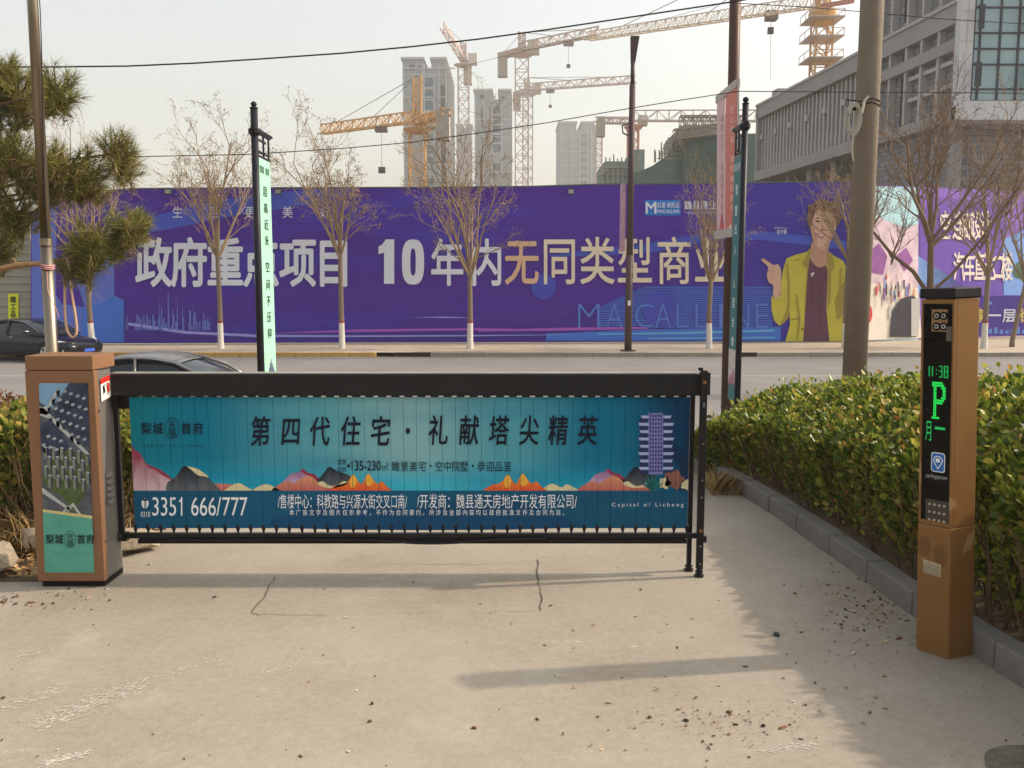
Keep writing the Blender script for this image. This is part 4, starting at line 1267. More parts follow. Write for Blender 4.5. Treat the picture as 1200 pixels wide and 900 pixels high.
# ------------------------------------------------------------------ pine on the left
def pine():
    rr = random.Random(12)
    d0 = 8.6
    root = thing('pine_tree', (-6.9, 8.9, gz(8.9)), 'pine with drooping olive needles reaching in from the upper left', 'tree')
    tk = MB()
    base = Vector((-6.9, 8.9, gz(8.9)))
    trunk = [base, base + Vector((.1, 0, 1.5)), base + Vector((-.05, .05, 2.8)), base + Vector((.15, 0, 4.0)), base + Vector((.1, 0, 5.2))]
    tk.tube(trunk, [.16, .14, .12, .09, .04], 10)
    M_bark = mat('pine_bark', srgb(112, 88, 66), .95, var=.35, scale=14, bump=.8, bscale=30)
    obj('trunk', tk, M_bark, root)
    lumps = [(-30, 100, 50, 40), (22, 114, 46, 36), (66, 108, 22, 26), (5, 88, 24, 22), (-30, 185, 60, 40), (24, 186, 42, 24), (80, 196, 42, 30), (135, 180, 20, 24), (148, 196, 14, 20), (56, 222, 30, 12), (98, 224, 30, 12),
             (15, 250, 34, 28), (-10, 290, 30, 30), (115, 285, 40, 22), (95, 305, 24, 22), (150, 268, 22, 18), (165, 262, 10, 12)]
    limbs = MB()
    tips = []
    for (cx_, cy_, rx, ry) in lumps:
        dd = d0 + rr.uniform(-.5, .5)
        c_ = at(cx_, cy_, dd)
        src = min(trunk, key=lambda q_: abs(q_.z - (c_.z - .3)))
        src = Vector((-6.8, 8.9, max(1.2, c_.z - .25)))
        if cx_ > 70 and cy_ > 240: src = at(86, 302, d0 - .3)
        m1 = src.lerp(c_, .5) + Vector((0, 0, -.12))
        limbs.tube([src, src.lerp(m1, .5) + Vector((0, .05, -.10)), m1, m1.lerp(c_, .5) + Vector((0, .04, .05)), c_], [.026, .021, .018, .013, .008], 6)
        ns = int(rx * ry / 19) + 8
        for _ in range(ns):
            while True:
                u = Vector((rr.uniform(-1, 1), rr.uniform(-1, 1), rr.uniform(-1, 1)))
                if u.length < 1: break
            k = d0 / F
            p = c_ + Vector((u.x * rx * k, u.y * min(rx, 40) * k, u.z * ry * k))
            dr = (Vector((u.x * .7, u.y * .6, .55 + .3 * u.z)) + Vector((rr.uniform(-.4, .4), rr.uniform(-.4, .4), rr.uniform(-.2, .3)))).normalized()
            tips.append((p, dr))
            limbs.tube([c_.lerp(p, .15), c_.lerp(p, .6) + Vector((0, 0, -.03)), p], [.009, .006, .004], 3, cap=False)
    obj('branches', limbs, M_bark, root, kind='stuff')
    def needles(tips_, per, ln, droop, seed):
        rng = np.random.default_rng(seed); V = []; 
        T = np.array([tuple(t_[0]) for t_ in tips_]); Dd = np.array([tuple(t_[1]) for t_ in tips_])
        n = len(T); T = np.repeat(T, per, 0); Dd = np.repeat(Dd, per, 0)
        tt = rng.uniform(-.16, .05, len(T))[:, None]
        b = T + Dd * tt
        v = Dd * 1.0 + rng.normal(size=T.shape) * .44; v[:, 2] -= droop * rng.uniform(0, 1, len(T)); v /= np.linalg.norm(v, axis=1, keepdims=True)
        L_ = ln * rng.uniform(.7, 1.15, len(T))[:, None]
        s_ = np.cross(v, rng.normal(size=T.shape)); s_ /= np.linalg.norm(s_, axis=1, keepdims=True)
        e_ = b + v * L_; e_[:, 2] -= .12 * L_[:, 0]
        P = np.stack([b - s_ * .0026, b + s_ * .0026, e_], 1).reshape(-1, 3)
        return mesh_np('needles', P, np.arange(len(P)).reshape(-1, 3), 3)
    Mn = mat('pine_needle', (0, 0, 0, 1), .55, var=0, island=[(0, srgb(52, 64, 30)), (.4, srgb(92, 100, 44)), (.8, srgb(146, 142, 66)), (1, srgb(196, 178, 108))], trans=.25)
    Mb = mat('pine_needle_dry', (0, 0, 0, 1), .7, var=0, island=[(0, srgb(96, 76, 50)), (.6, srgb(146, 120, 80)), (1, srgb(180, 156, 112))])
    obj('needles', needles(tips, 52, .15, .1, 1), Mn, root, kind='stuff')
    obj('dead_needles', needles(rr.sample(tips, int(len(tips) * .45)), 16, .18, 1.6, 2), Mb, root, label='tan drooping dead needles', kind='stuff')
    # bare limb with torn bark
    q_ = [at(-60, 318, d0 - .3), at(-20, 314, d0 - .3), at(0, 315, d0 - .3), at(20, 311, d0 - .3), at(45, 309, d0 - .3), at(75, 304, d0 - .3), at(92, 300, d0 - .3)]
    bl = MB(); bl.tube(q_, [.035, .032, .030, .027, .024, .020, .008], 9)
    bl.tube([q_[3], q_[3] + Vector((-.02, 0, .04)), q_[3] + Vector((-.035, 0, .075))], [.014, .01, .004], 5)
    bl.tube([at(58, 308, d0 - .32), at(64, 315, d0 - .32), at(70, 316, d0 - .34)], [.012, .008, .004], 5)
    obj('bare_branch', bl, mat('bare_branch', srgb(168, 132, 96), .85, var=.35, scale=12, bump=.7), root, label='broken bare tan branch')
    return root
pine()
d = 8.25
lp = [at(77, 306, d), at(76, 330, d), at(76, 365, d), at(78, 385, d), at(82, 393, d), at(86, 395, d), at(89.5, 390, d), at(89, 375, d), at(85, 350, d), at(82, 330, d), at(80, 308, d)]
sm2 = smooth_poly([(p.x, p.z) for p in lp], 4)
obj('hose', MB().tube([Vector((x, d, z)) for x, z in sm2], .012, 8), mat('hose', srgb(196, 160, 128), .6), None, 'loop of beige hose hanging from the bare pine branch', 'hose')

# ------------------------------------------------------------------ bare street trees
M_bark1 = mat('street_tree_bark', srgb(122, 106, 90), .95, var=.25, scale=10)
M_twig = mat('street_tree_twig', srgb(142, 120, 94), .95, var=.2, scale=10)
M_pod = mat('seed_pod', (0, 0, 0, 1), .9, var=0, island=[(0, srgb(110, 86, 54)), (.6, srgb(150, 124, 82)), (1, srgb(178, 154, 106))])
M_lime = mat('whitewash', srgb(205, 200, 192), .9, var=.1)
M_redband = mat('red_band', srgb(150, 52, 48), .8)

def crown(rr, base, height, spread, r0, levels, nb, pods, tmin=.0, thick=1.0, upb=.45, hs=(.45, .8)):
    tw_ = MB(); ends = []
    def grow(p, d, ln, r, lv):
        n = 4 if lv < 2 else 3
        pts = [p]; q = p; dd = d
        for k in range(n):
            dd = (dd + Vector((rr.uniform(-1, 1), rr.uniform(-1, 1), rr.uniform(-.5, .7))) * (.20 + .07 * lv) + Vector((0, 0, upb * (.16 if lv < 2 else .05)))).normalized()
            q = q + dd * (ln / n); pts.append(q)
        rs = [max(r * (1 - .75 * k / n), (.010 if lv < 2 else .0075) * thick) for k in range(n + 1)]
        tw_.tube(pts, rs, 5 if lv == 0 else 3, cap=False)
        if lv >= levels:
            ends.append((q, dd)); 
            if rr.random() < .5: ends.append((pts[-2], dd))
            return
        m_ = nb[lv]
        for k in range(m_):
            t_ = .25 + .75 * (k + rr.random()) / m_
            i = min(n - 1, int(t_ * n)); s_ = pts[i].lerp(pts[i + 1], t_ * n - i)
            az = rr.uniform(0, 6.283); sp2 = rr.uniform(.45, 1.0)
            a_ = dd.cross(Vector((0, 0, 1)));
            if a_.length < .1: a_ = Vector((1, 0, 0))
            a_.normalize(); b_ = dd.cross(a_)
            cd = (dd + (a_ * math.cos(az) + b_ * math.sin(az)) * sp2).normalized()
            grow(s_, cd, ln * rr.uniform(.36, .56), r * .5 * (1.15 - .5 * t_), lv + 1)
    m_ = nb[-1]
    for k in range(m_):
        az = 2.4 * k + rr.uniform(-.4, .4)
        tilt = (.12 + .88 * (k + rr.random()) / m_) * spread
        d_ = Vector((math.cos(az) * tilt, math.sin(az) * tilt, 1)).normalized()
        grow(base + Vector((0, 0, -rr.uniform(0, .35))), d_, height * rr.uniform(*hs), r0 * rr.uniform(.5, .75), 0)
    pd = None
    if pods:
        rng = np.random.default_rng(rr.randint(0, 9999))
        E_ = [e for e in ends if rr.random() < .85]; 
        C = np.repeat(np.array([tuple(e[0]) for e in E_]), pods, 0) + rng.normal(size=(len(E_) * pods, 3)) * .07
        k = len(C)
        pd = leaves_mesh('seed_pods', C, np.stack([rng.normal(size=k) * .5, rng.normal(size=k) * .5, -np.abs(rng.normal(size=k))], 1), rng.uniform(.05, .1, k), rng.uniform(.015, .035, k), 3)
    return tw_, pd

def street_tree(px, pyb, pytop, d, label, seed, fork=300, spread=.5, r=.10, pods=3, lime=True, gz_=PZ, group='bare street trees along the hoarding', lean=0, leaves=None):
    rr = random.Random(seed)
    b0 = at(px, pyb, d); b0.z = gz_
    b0.x = xof(px, pyb, d)
    zf = zof(fork, d); ztp = zof(pytop, d)
    root = thing('street_tree', b0, label, 'tree', group)
    f = Vector((b0.x + lean, b0.y, zf))
    tk = MB()
    mid = b0.lerp(f, .5) + Vector((rr.uniform(-.04, .04), 0, 0))
    tk.tube([b0 + Vector((0, 0, -.05)), b0 + Vector((0, 0, .25)), mid, f, f + Vector((0, 0, .25))], [r * 1.25, r * 1.05, r * .92, r * .85, r * .5], 10)
    obj('trunk', tk, M_bark1, root, smooth=True)
    if lime:
        zl = b0.z + 1.0
        k = (zl - b0.z) / (mid.z - b0.z)
        tp = b0.lerp(mid, k)
        obj('whitewash', MB().tube([b0 + Vector((0, 0, .0)), b0 + Vector((0, 0, .3)), tp], [r * 1.29, r * 1.10, r * 1.03], 10), M_lime, root)
        obj('painted_band', MB().tube([tp, tp + Vector((0, 0, .07))], [r * 1.04, r * 1.04], 10), M_redband, root)
    tw_, pd = crown(rr, f + Vector((0, 0, .1)), (ztp - zf), spread * 1.75, r * .85, 3, [5, 4, 3, 8], pods, thick=.85)
    obj('crown', tw_, M_twig, root)
    if pd is not None: obj('seed_pods', pd, M_pod, root, kind='stuff')
    # bare soil square with a stone edge
    return root

TREES = [(108, 406, 118, 'slender bare tree before the pale blue hoarding end, behind the hose loop', 1, 310, .55),
         (259, 407, 112, 'bare tree with tan seed pods just left of the mint banner pole', 2, 300, .5),
         (401, 407, 140, 'bare upright tree in front of the hoarding just left of the big number 10', 3, 300, .42),
         (551, 406, 128, 'bushy bare tree with white foot before the middle of the hoarding', 4, 322, .62),
         (831, 406, 160, 'bare tree before the last large characters, left of the red street banner', 5, 330, .42),
         (990, 408, 165, 'bare brownish tree half hidden behind the concrete utility pole', 6, 300, .55),
         (1153, 405, 112, 'bare tree with whitewashed trunk just right of the parking kiosk', 7, 318, .5)]
for i, (px, pyb, pyt, lab, sd, fork, spd) in enumerate(TREES):
    street_tree(px, pyb, pyt, 34.7, lab, sd * 13 + 1, fork, spd, .105, pods=(6 if i in (1, 2, 3) else 2 if i in (4, 5) else 1))
street_tree(1186, 404, 140, 35.6, 'thin leaning bare tree in front of the purple hoarding at the right picture edge', 201, 330, .4, .09, 1, lime=False, lean=.4)
# the nearer, larger tree behind the kiosk
rr = random.Random(77)
d = 22.0
b0 = at(1090, 430, d); b0.z = ROADZ
root = thing('street_tree', b0, 'large dark bare tree with many rising limbs right behind the parking kiosk', 'tree', 'bare street trees along the hoarding')
f = at(1091, 275, d)
tk = MB(); tk.tube([b0, b0.lerp(f, .5), f], [.11, .085, .07], 10); 
l0 = at(1088, 345, d); 
tk.tube([l0, at(1070, 318, d), at(1045, 298, d), at(1018, 265, d), at(1000, 235, d - .5)], [.06, .05, .04, .03, .012], 8)
tk.tube([l0, at(1115, 322, d), at(1150, 280, d), at(1185, 232, d), at(1206, 200, d - .5)], [.045, .04, .032, .024, .01], 8)
obj('trunk', tk, mat('dark_bark', srgb(112, 92, 74), .95, var=.25, scale=10), root)
tw_, _ = crown(rr, f, zof(110, d) - f.z, 1.25, .085, 3, [5, 4, 3, 9], 0, thick=.85, hs=(.6, 1.0))
for s_ in (at(1045, 298, d), at(1150, 280, d), at(1020, 268, d), at(1180, 240, d)):
    t2, _ = crown(rr, s_, 2.2, 1.6, .04, 2, [4, 4, 4], 0, thick=.8); tw_.add(t2.v, t2.f)
obj('crown', tw_, mat('dark_twig', srgb(128, 108, 90), .95, var=.2), root)

# ------------------------------------------------------------------ hoarding
def hb_mat():
    m = bpy.data.materials.new('hoarding_print'); m.use_nodes = True
    N = m.node_tree.nodes; L = m.node_tree.links; b = N['Principled BSDF']; b.inputs['Roughness'].default_value = .6; b.inputs['Specular IOR Level'].default_value = .12
    g = N.new('ShaderNodeNewGeometry'); sx = N.new('ShaderNodeSeparateXYZ'); L.new(g.outputs['Position'], sx.inputs[0])
    mp = N.new('ShaderNodeMapping'); mp.inputs['Scale'].default_value = (.10, .1, .5); mp.inputs['Rotation'].default_value = (0, R(-12), 0); L.new(g.outputs['Position'], mp.inputs[0])
    no = N.new('ShaderNodeTexNoise'); no.inputs['Scale'].default_value = 1.4; no.inputs['Detail'].default_value = 3; L.new(mp.outputs[0], no.inputs['Vector'])
    r_ = N.new('ShaderNodeMapRange'); r_.inputs[1].default_value = .5; r_.inputs[2].default_value = .72; L.new(no.outputs[0], r_.inputs[0])
    c = mixnode(N, L, srgb(76, 38, 150), srgb(64, 54, 180), r_.outputs[0])
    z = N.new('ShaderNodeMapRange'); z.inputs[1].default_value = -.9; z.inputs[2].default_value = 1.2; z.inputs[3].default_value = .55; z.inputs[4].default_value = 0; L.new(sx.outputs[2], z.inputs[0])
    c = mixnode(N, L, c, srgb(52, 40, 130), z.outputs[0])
    xr = N.new('ShaderNodeMapRange'); xr.inputs[1].default_value = 5; xr.inputs[2].default_value = 12; xr.inputs[4].default_value = .8; L.new(sx.outputs[0], xr.inputs[0])
    c = mixnode(N, L, c, srgb(56, 48, 160), xr.outputs[0])
    L.new(c, b.inputs['Base Color'])
    mp2 = N.new('ShaderNodeMapping'); mp2.inputs['Scale'].default_value = (.35, .35, 2.2); L.new(g.outputs['Position'], mp2.inputs[0])
    n2 = N.new('ShaderNodeTexNoise'); n2.inputs['Scale'].default_value = 1.6; n2.inputs['Detail'].default_value = 5; L.new(mp2.outputs[0], n2.inputs['Vector'])
    bp = N.new('ShaderNodeBump'); bp.inputs['Strength'].default_value = .3; bp.inputs['Distance'].default_value = .1; L.new(n2.outputs[0], bp.inputs['Height']); L.new(bp.outputs[0], b.inputs['Normal'])
    return m
A1 = at(36, 403, 37.1); B1 = at(1002, 400, 38.5)
HP = VPlane(A1.x, A1.y, B1.x, B1.y)
hd = thing('hoarding', Vector((0, HP.pt(600, 400).y, PZ)), 'long purple printed site hoarding with large silver and cream characters behind the street trees', 'hoarding')
hm = MB()
top_px = [(36, 250), (60, 240), (90, 226), (160, 221.5), (300, 220.5), (500, 220), (620, 219), (700, 216.5), (860, 215), (1002, 212.5)]
# left end drops behind the pine; sheet built as a row of stretched panels
for (xa, ya), (xb, yb) in zip(top_px, top_px[1:]):
    a = HP.pt(xa, 402, 0); b = HP.pt(xb, 402, 0); a.z = b.z = PZ + .03
    c_ = HP.pt(xb, yb, 0); d_ = HP.pt(xa, ya, 0)
    hm.prism([a, b, c_, d_], -HP.n * -.0 + (-HP.n) * .12)
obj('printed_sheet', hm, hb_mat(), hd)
rl = MB()
for (xa, ya), (xb, yb) in zip(top_px, top_px[1:]):
    rl.beam(HP.pt(xa, ya - .4, -.06), HP.pt(xb, yb - .4, -.06), .16, .05)
obj('top_rail', rl, mat('rail_green', srgb(86, 100, 96), .7), hd)
H1, H2, H3, H4, H5 = .012, .024, .036, .048, .060
hp_ = MB()
hpm = [mat('hp_lightblue', srgb(92, 112, 200), .5, var=.1, scale=.6), mat('hp_blueband', srgb(64, 84, 192), .5, var=.12, scale=.5), mat('hp_purple', srgb(84, 44, 150), .5, var=.08, scale=.5), mat('hp_blue', srgb(62, 112, 206), .5, var=.1, scale=.5),
       mat('hp_magenta', srgb(160, 84, 190), .5, var=.1), mat('hp_cyan', srgb(96, 170, 220), .5, var=.1), mat('hp_pale', srgb(150, 150, 220), .5, var=.1), mat('hp_moon', srgb(62, 70, 180), .5, var=.2, scale=.8)]
def HA(mi, pts, off, sm_=False): hp_.m = mi; flat_poly(hp_, smooth_poly(pts, 4) if sm_ else pts, HP.p(off))
HA(0, [(37, 250), (60, 240), (66, 240), (66, 345), (72, 356), (100, 360), (97, 352), (80, 300), (128, 300), (128, 258), (133, 258), (134, 346), (145, 352), (145, 401), (37, 401)], H1)
HA(3, [(96, 402), (96, 360), (120, 355), (133, 347), (145, 352), (145, 401)], H2)
HA(1, [(150, 262), (200, 248), (260, 234), (330, 225), (420, 222), (360, 240), (280, 252), (200, 268), (150, 276)], H1, True)
HA(1, [(640, 300), (760, 285), (860, 270), (990, 282), (990, 292), (860, 280), (760, 296)], H1, True)
# ruled blue field bottom right
y = 336.0; k = 0
while y < 385:
    x0 = 700 + max(0, (360 - y)) * 2.2
    HA(3, [(x0, y), (905, y), (905, y + 1.3), (x0, y + 1.3)], H1); y += 2.6
HA(3, [(640, 391), (760, 386), (900, 383), (915, 383), (915, 399), (640, 399)], H2)
HA(5, [(700, 391), (800, 389), (908, 386), (908, 388.5), (800, 391.5), (700, 392.5)], H3)
HA(5, [(760, 396), (908, 394.5), (908, 396.5), (760, 397.5)], H3)
HA(4, [(560, 387), (660, 384), (760, 383), (760, 385.5), (660, 387.5), (560, 388.5)], H3)
HA(4, [(300, 391), (420, 386), (560, 384.5), (700, 387), (560, 387), (420, 389)], H2)
HA(6, [(150, 378), (220, 388), (300, 392), (420, 393), (560, 392.5), (690, 392), (560, 394), (420, 395), (300, 395), (215, 391), (150, 381)], H3)
HA(6, [(480, 372), (520, 371), (560, 372.5), (520, 372.6)], H3)
for cx_, cy_, r_ in ((776, 362, 22), (637, 336, 15)):
    pts = [(cx_ + r_ * math.cos(R(a)), cy_ + r_ * math.sin(R(a))) for a in range(0, 360, 15)]
    HA(7, pts, H4)
obj('printed_shapes', hp_, hpm, hd)
sk = MB(); rr = random.Random(21)
for k in range(58):
    x = 146 + rr.random() * 100; h = rr.choice([6, 9, 12, 16, 22]) * rr.uniform(.7, 1.2)
    wd = rr.uniform(.8, 2.4)
    if abs(x - 197) < 2: h = 45
    flat_poly(sk, [(x, 387), (x, 387 - h), (x + wd, 387 - h), (x + wd, 387)], HP.p(H1 + .0006 * k))
for x, h in ((186, 40), (197, 50), (207, 48), (226, 32)):
    flat_poly(sk, [(x, 387), (x + .6, 387 - h), (x + 1.8, 387)], HP.p(H4 + x * 1e-4))
obj('printed_skyline', sk, mat('skyline_print', srgb(98, 110, 196), .5, var=.25, scale=1.2), hd)
M_silver = mat('silver_print', srgb(218, 222, 234), .5, var=.06, scale=.5)
M_cream = mat('cream_print', srgb(226, 212, 188), .5, var=.06, scale=.5)
M_gold = mat('gold_print', srgb(216, 180, 146), .5, var=.08, scale=.5)
t = MB()
for ch, cx_ in zip('政府重点项目', (180, 221.5, 264, 306, 349, 391)): put_char(t, ch, cx_, 307, 44, 60, HP.p(H5), .032)
flat_poly(t, [(452, 280.5), (462, 280.5), (462, 332.5), (450, 332.5), (450, 296), (443.5, 298), (443.5, 289), (448, 286.5)], HP.p(H5))
def ring(cx, cy, ax, ay, bx, by, n=28):
    se = lambda a, rx, ry: (cx + rx * math.copysign(abs(math.cos(a)) ** .72, math.cos(a)), cy + ry * math.copysign(abs(math.sin(a)) ** .72, math.sin(a)))
    for k in range(n):
        a0, a1 = 2 * math.pi * k / n, 2 * math.pi * (k + 1) / n
        t.poly([HP.pt(*se(a0, bx, by), H5), HP.pt(*se(a0, ax, ay), H5), HP.pt(*se(a1, ax, ay), H5), HP.pt(*se(a1, bx, by), H5)])
ring(484, 307, 13, 26.5, 3.2, 16)
for ch, cx_ in zip('年内', (524, 570.5)): put_char(t, ch, cx_, 307, 40, 58, HP.p(H5), .022)
obj('lettering', t, M_silver, hd)
t = MB(); put_char(t, '无', 611.5, 306, 42, 58, HP.p(H5), .018); obj('lettering', t, M_gold, hd)
t = MB()
for ch, cx_ in zip('同类型商业', (655.5, 700, 744, 790, 834)): put_char(t, ch, cx_, 305, 43, 59, HP.p(H5), .014)
obj('lettering', t, M_cream, hd)
t = MB()
for ch, cx_ in zip('让生活更美好', (164, 208, 251, 293, 337, 381)): put_char(t, ch, cx_, 248.5, 13, 15, HP.p(H5), .0)
obj('lettering', t, M_silver, hd)
t = MB()
for ch, cx_, wd in (('M', 690, 25), ('A', 720, 19), ('C', 755, 21), ('A', 777, 19), ('L', 800, 14), ('L', 822, 14), ('I', 845, 4), ('N', 868, 20), ('E', 893, 14)):
    put_text(t, ch, cx_ - wd / 2, 356, cx_ + wd / 2, 384, HP.p(H5), -.018)
obj('lettering', t, mat('blue_print', srgb(84, 120, 206), .5), hd)
t = MB(); t.poly([HP.pt(755.5, 252.5, H2), HP.pt(797.5, 252.5, H2), HP.pt(797.5, 234.5, H2), HP.pt(755.5, 234.5, H2)])
obj('logo_plate', t, mat('logo_blue', srgb(30, 120, 206), .5, var=.05), hd)
t = MB()
put_text(t, 'M', 757, 237, 769, 250, HP.p(H4), .02); put_text(t, '红星·美凯龙', 770.5, 237, 796, 243.5, HP.p(H4), .012); put_text(t, 'MACALLINE', 770.5, 245.5, 796, 249.5, HP.p(H4), .015)
put_text(t, '魏县商业', 802, 235, 839, 245.5, HP.p(H4), .02); put_text(t, '一站式城市商业综合体', 802, 247.5, 839, 251, HP.p(H4), .0)
put_text(t, '形象代言人', 907.5, 266, 923, 268, HP.p(H4), .0); put_text(t, '彭子晏', 910.5, 269, 922, 274, HP.p(H4), .012)
obj('lettering', t, M_silver, hd)
# printed man pointing
fg = MB()
X = lambda pts: [(880 + x / 4.5, 220 + y / 4.5) for x, y in pts]
fm = [mat('pr_hair', srgb(120, 88, 62), .5, var=.3, scale=5), mat('pr_skin', srgb(206, 166, 146), .5, var=.08), mat('pr_shirt', srgb(92, 54, 76), .5, var=.1), mat('pr_jacket', srgb(190, 180, 62), .5, var=.1, scale=1.5),
      mat('pr_jacket_fold', srgb(156, 140, 56), .5, var=.1), mat('pr_dark', srgb(84, 52, 44), .5), mat('pr_lip', srgb(168, 96, 92), .5), mat('pr_teeth', srgb(225, 220, 214), .5), mat('pr_skin_soft', srgb(184, 140, 120), .5)]
def FA(mi, pts, off, sm_=True): fg.m = mi; flat_poly(fg, smooth_poly(X(pts), 3) if sm_ else X(pts), HP.p(off))
o1 = H4
FA(3, [(322, 306), (296, 338), (240, 352), (188, 372), (170, 430), (160, 500), (158, 565), (134, 590), (108, 570), (108, 640), (122, 700), (150, 728), (196, 690), (204, 660), (206, 720), (182, 810), (500, 810), (510, 600), (508, 430), (486, 384), (440, 360), (402, 330)], o1, False)
FA(4, [(196, 690), (204, 655), (190, 600), (186, 640), (165, 700), (150, 728), (172, 716)], o1 + .006, False)
FA(4, [(452, 700), (440, 600), (470, 520), (508, 470), (508, 600), (480, 680)], o1 + .006, False)
FA(2, [(310, 368), (332, 400), (360, 420), (396, 408), (404, 440), (398, 640), (414, 810), (276, 810), (286, 640), (300, 450)], o1 + .006, False)
FA(8, [(324, 285), (408, 285), (408, 330), (400, 402), (362, 420), (330, 400), (312, 366), (318, 330)], o1 + .012)
FA(1, [(314, 190), (326, 130), (372, 100), (420, 112), (444, 150), (446, 205), (430, 262), (398, 312), (372, 324), (346, 308), (324, 262)], o1 + .018)
FA(0, [(306, 210), (298, 160), (304, 110), (300, 90), (328, 92), (345, 62), (372, 70), (385, 55), (410, 72), (438, 70), (470, 95), (462, 130), (484, 150), (466, 190), (448, 215), (444, 165), (424, 132), (392, 128), (360, 112), (338, 130), (328, 165), (322, 205)], o1 + .024, False)
FA(1, [(440, 185), (452, 182), (452, 210), (440, 226)], o1 + .02)
for ex in (352, 402):
    FA(5, [(ex - 14, 178), (ex, 172), (ex + 14, 178), (ex, 182)], o1 + .03)
    FA(0, [(ex - 16, 164), (ex, 157), (ex + 16, 163), (ex, 162)], o1 + .03)
FA(8, [(376, 180), (382, 214), (390, 226), (370, 228), (372, 205)], o1 + .03)
FA(6, [(345, 242), (368, 248), (396, 244), (378, 266), (358, 260)], o1 + .03); FA(7, [(352, 246), (368, 250), (388, 248), (372, 257)], o1 + .036)
FA(1, [(56, 374), (72, 377), (100, 396), (122, 408), (140, 402), (158, 430), (160, 480), (156, 560), (134, 586), (116, 566), (118, 516), (96, 500), (84, 462), (92, 424), (76, 402), (60, 388)], o1 + .012)
for k in range(3): FA(8, [(92 + 4 * k, 436 + 20 * k), (128, 440 + 20 * k), (128, 443 + 20 * k), (94 + 4 * k, 440 + 20 * k)], o1 + .02, False)
for pts in ([(322, 306), (300, 340), (270, 400), (296, 430), (288, 560), (282, 640), (300, 450), (310, 368)], [(402, 330), (436, 372), (440, 420), (424, 440), (420, 600), (404, 640), (404, 440)]):
    FA(4, pts, o1 + .012, False)
FA(5, [(268, 740), (276, 740), (276, 752), (268, 752)], o1 + .02, False)
FA(7, [(312, 452), (332, 446), (334, 450), (322, 470), (318, 468), (322, 454)], o1 + .018, False)
FA(8, [(420, 130), (440, 150), (444, 205), (428, 262), (398, 310), (372, 322), (396, 290), (412, 250), (420, 200)], o1 + .022, False)
FA(8, [(330, 200), (338, 230), (350, 262), (346, 300), (328, 262), (318, 215)], o1 + .022, False)
FA(5, [(318, 120), (330, 96), (350, 84), (340, 110), (326, 150)], o1 + .03, False)
FA(5, [(390, 76), (420, 84), (448, 110), (452, 150), (436, 120), (410, 100)], o1 + .03, False)
FA(8, [(352, 300), (392, 300), (404, 320), (398, 350), (372, 340), (348, 345)], o1 + .016, False)
for pts in ([(188, 400), (196, 396), (206, 520), (204, 640), (196, 640), (194, 520)], [(236, 560), (244, 560), (262, 700), (250, 800), (240, 800), (250, 700)], [(214, 690), (262, 684), (262, 692), (214, 700)], [(470, 420), (478, 424), (470, 600), (460, 600)], [(230, 380), (262, 372), (262, 378), (232, 388)]):
    FA(4, pts, o1 + .014, False)
for pts in ([(318, 430), (330, 520), (322, 620), (314, 620), (322, 520)], [(370, 470), (378, 600), (366, 760), (360, 760), (368, 600)]):
    FA(5, pts, o1 + .013, False)
obj('printed_figure', fg, fm, hd, label='printed man in yellow jacket and plum shirt pointing left')

# floodlights clipped to the top of the hoarding
for i, (px, lab) in enumerate(((197, 'small floodlight on the hoarding top above the tree left of the mint banner'), (326, 'small floodlight on the hoarding top just right of the mint banner'), (669, 'small floodlight on the hoarding top left of the slim lamp post'))):
    p = HP.pt(px, 222, .25)
    r_ = thing('floodlight', p, lab, 'floodlight', 'floodlights along the hoarding top')
    obj('lamp_housing', MB().box(p.x - .13, p.x + .13, p.y - .08, p.y + .06, p.z - .2, p.z + .02), mat('flood_dark', srgb(52, 60, 58), .6), r_, bevel=.01)
    obj('bracket', MB().box(p.x - .02, p.x + .02, p.y + .04, p.y + .3, p.z - .02, p.z + .06), M_blk, r_)
    obj('lens', MB().box(p.x - .1, p.x + .1, p.y - .09, p.y - .081, p.z - .17, p.z - .02), mat('flood_glass', srgb(150, 156, 150), .2, spec=.5), r_)

# right-hand hoarding, turned away
A2 = at(1002, 400, 38.3); B2 = at(1215, 391.5, 43.6)
HR = VPlane(A2.x, A2.y, B2.x, B2.y)
hr = thing('hoarding', Vector((A2.x, A2.y, PZ)), 'pastel and violet printed hoarding with shopping scenes behind the kiosk', 'hoarding')
sheet = MB()
tp = [(1002, 216), (1075, 219), (1180, 224), (1260, 226)]
def hr_panel(m_, tp_, bot):
    for (xa, ya), (xb, yb) in zip(tp_, tp_[1:]):
        a = HR.pt(xa, bot, 0); b = HR.pt(xb, bot, 0)
        sheet.prism([a, b, HR.pt(xb, yb, 0), HR.pt(xa, ya, 0)], -HR.n * .12)
hr_panel(0, tp, 399)
obj('printed_sheet', sheet, mat('hr_violet', srgb(134, 96, 190), .5, var=.2, scale=.4), hr)
s2 = MB()
s2m = [mat('hr_sky', srgb(182, 222, 232), .5, var=.2, scale=1.2), mat('hr_pinkwhite', srgb(220, 196, 208), .5, var=.35, scale=1.4), mat('hr_violet2', srgb(108, 74, 176), .5, var=.12, scale=.5), mat('hr_cream', srgb(230, 220, 206), .5, var=.12, scale=2),
       mat('hr_skyblue', srgb(120, 160, 222), .5, var=.15), mat('hr_red', srgb(200, 60, 70), .5, var=.2), mat('hr_dark', srgb(56, 52, 64), .5, var=.3, scale=3), mat('hr_grey', srgb(186, 184, 182), .5, var=.1), mat('hr_mag', srgb(150, 90, 160), .5, var=.25, scale=2), mat('hr_green', srgb(60, 96, 70), .5, var=.3, scale=4), mat('hr_orange', srgb(216, 150, 110), .5)]
def RA(mi, pts, off, sm_=False): s2.m = mi; flat_poly(s2, smooth_poly(pts, 4) if sm_ else pts, HR.p(off))
RA(0, [(1003, 399), (1003, 217), (1076, 220), (1076, 399)], H1)
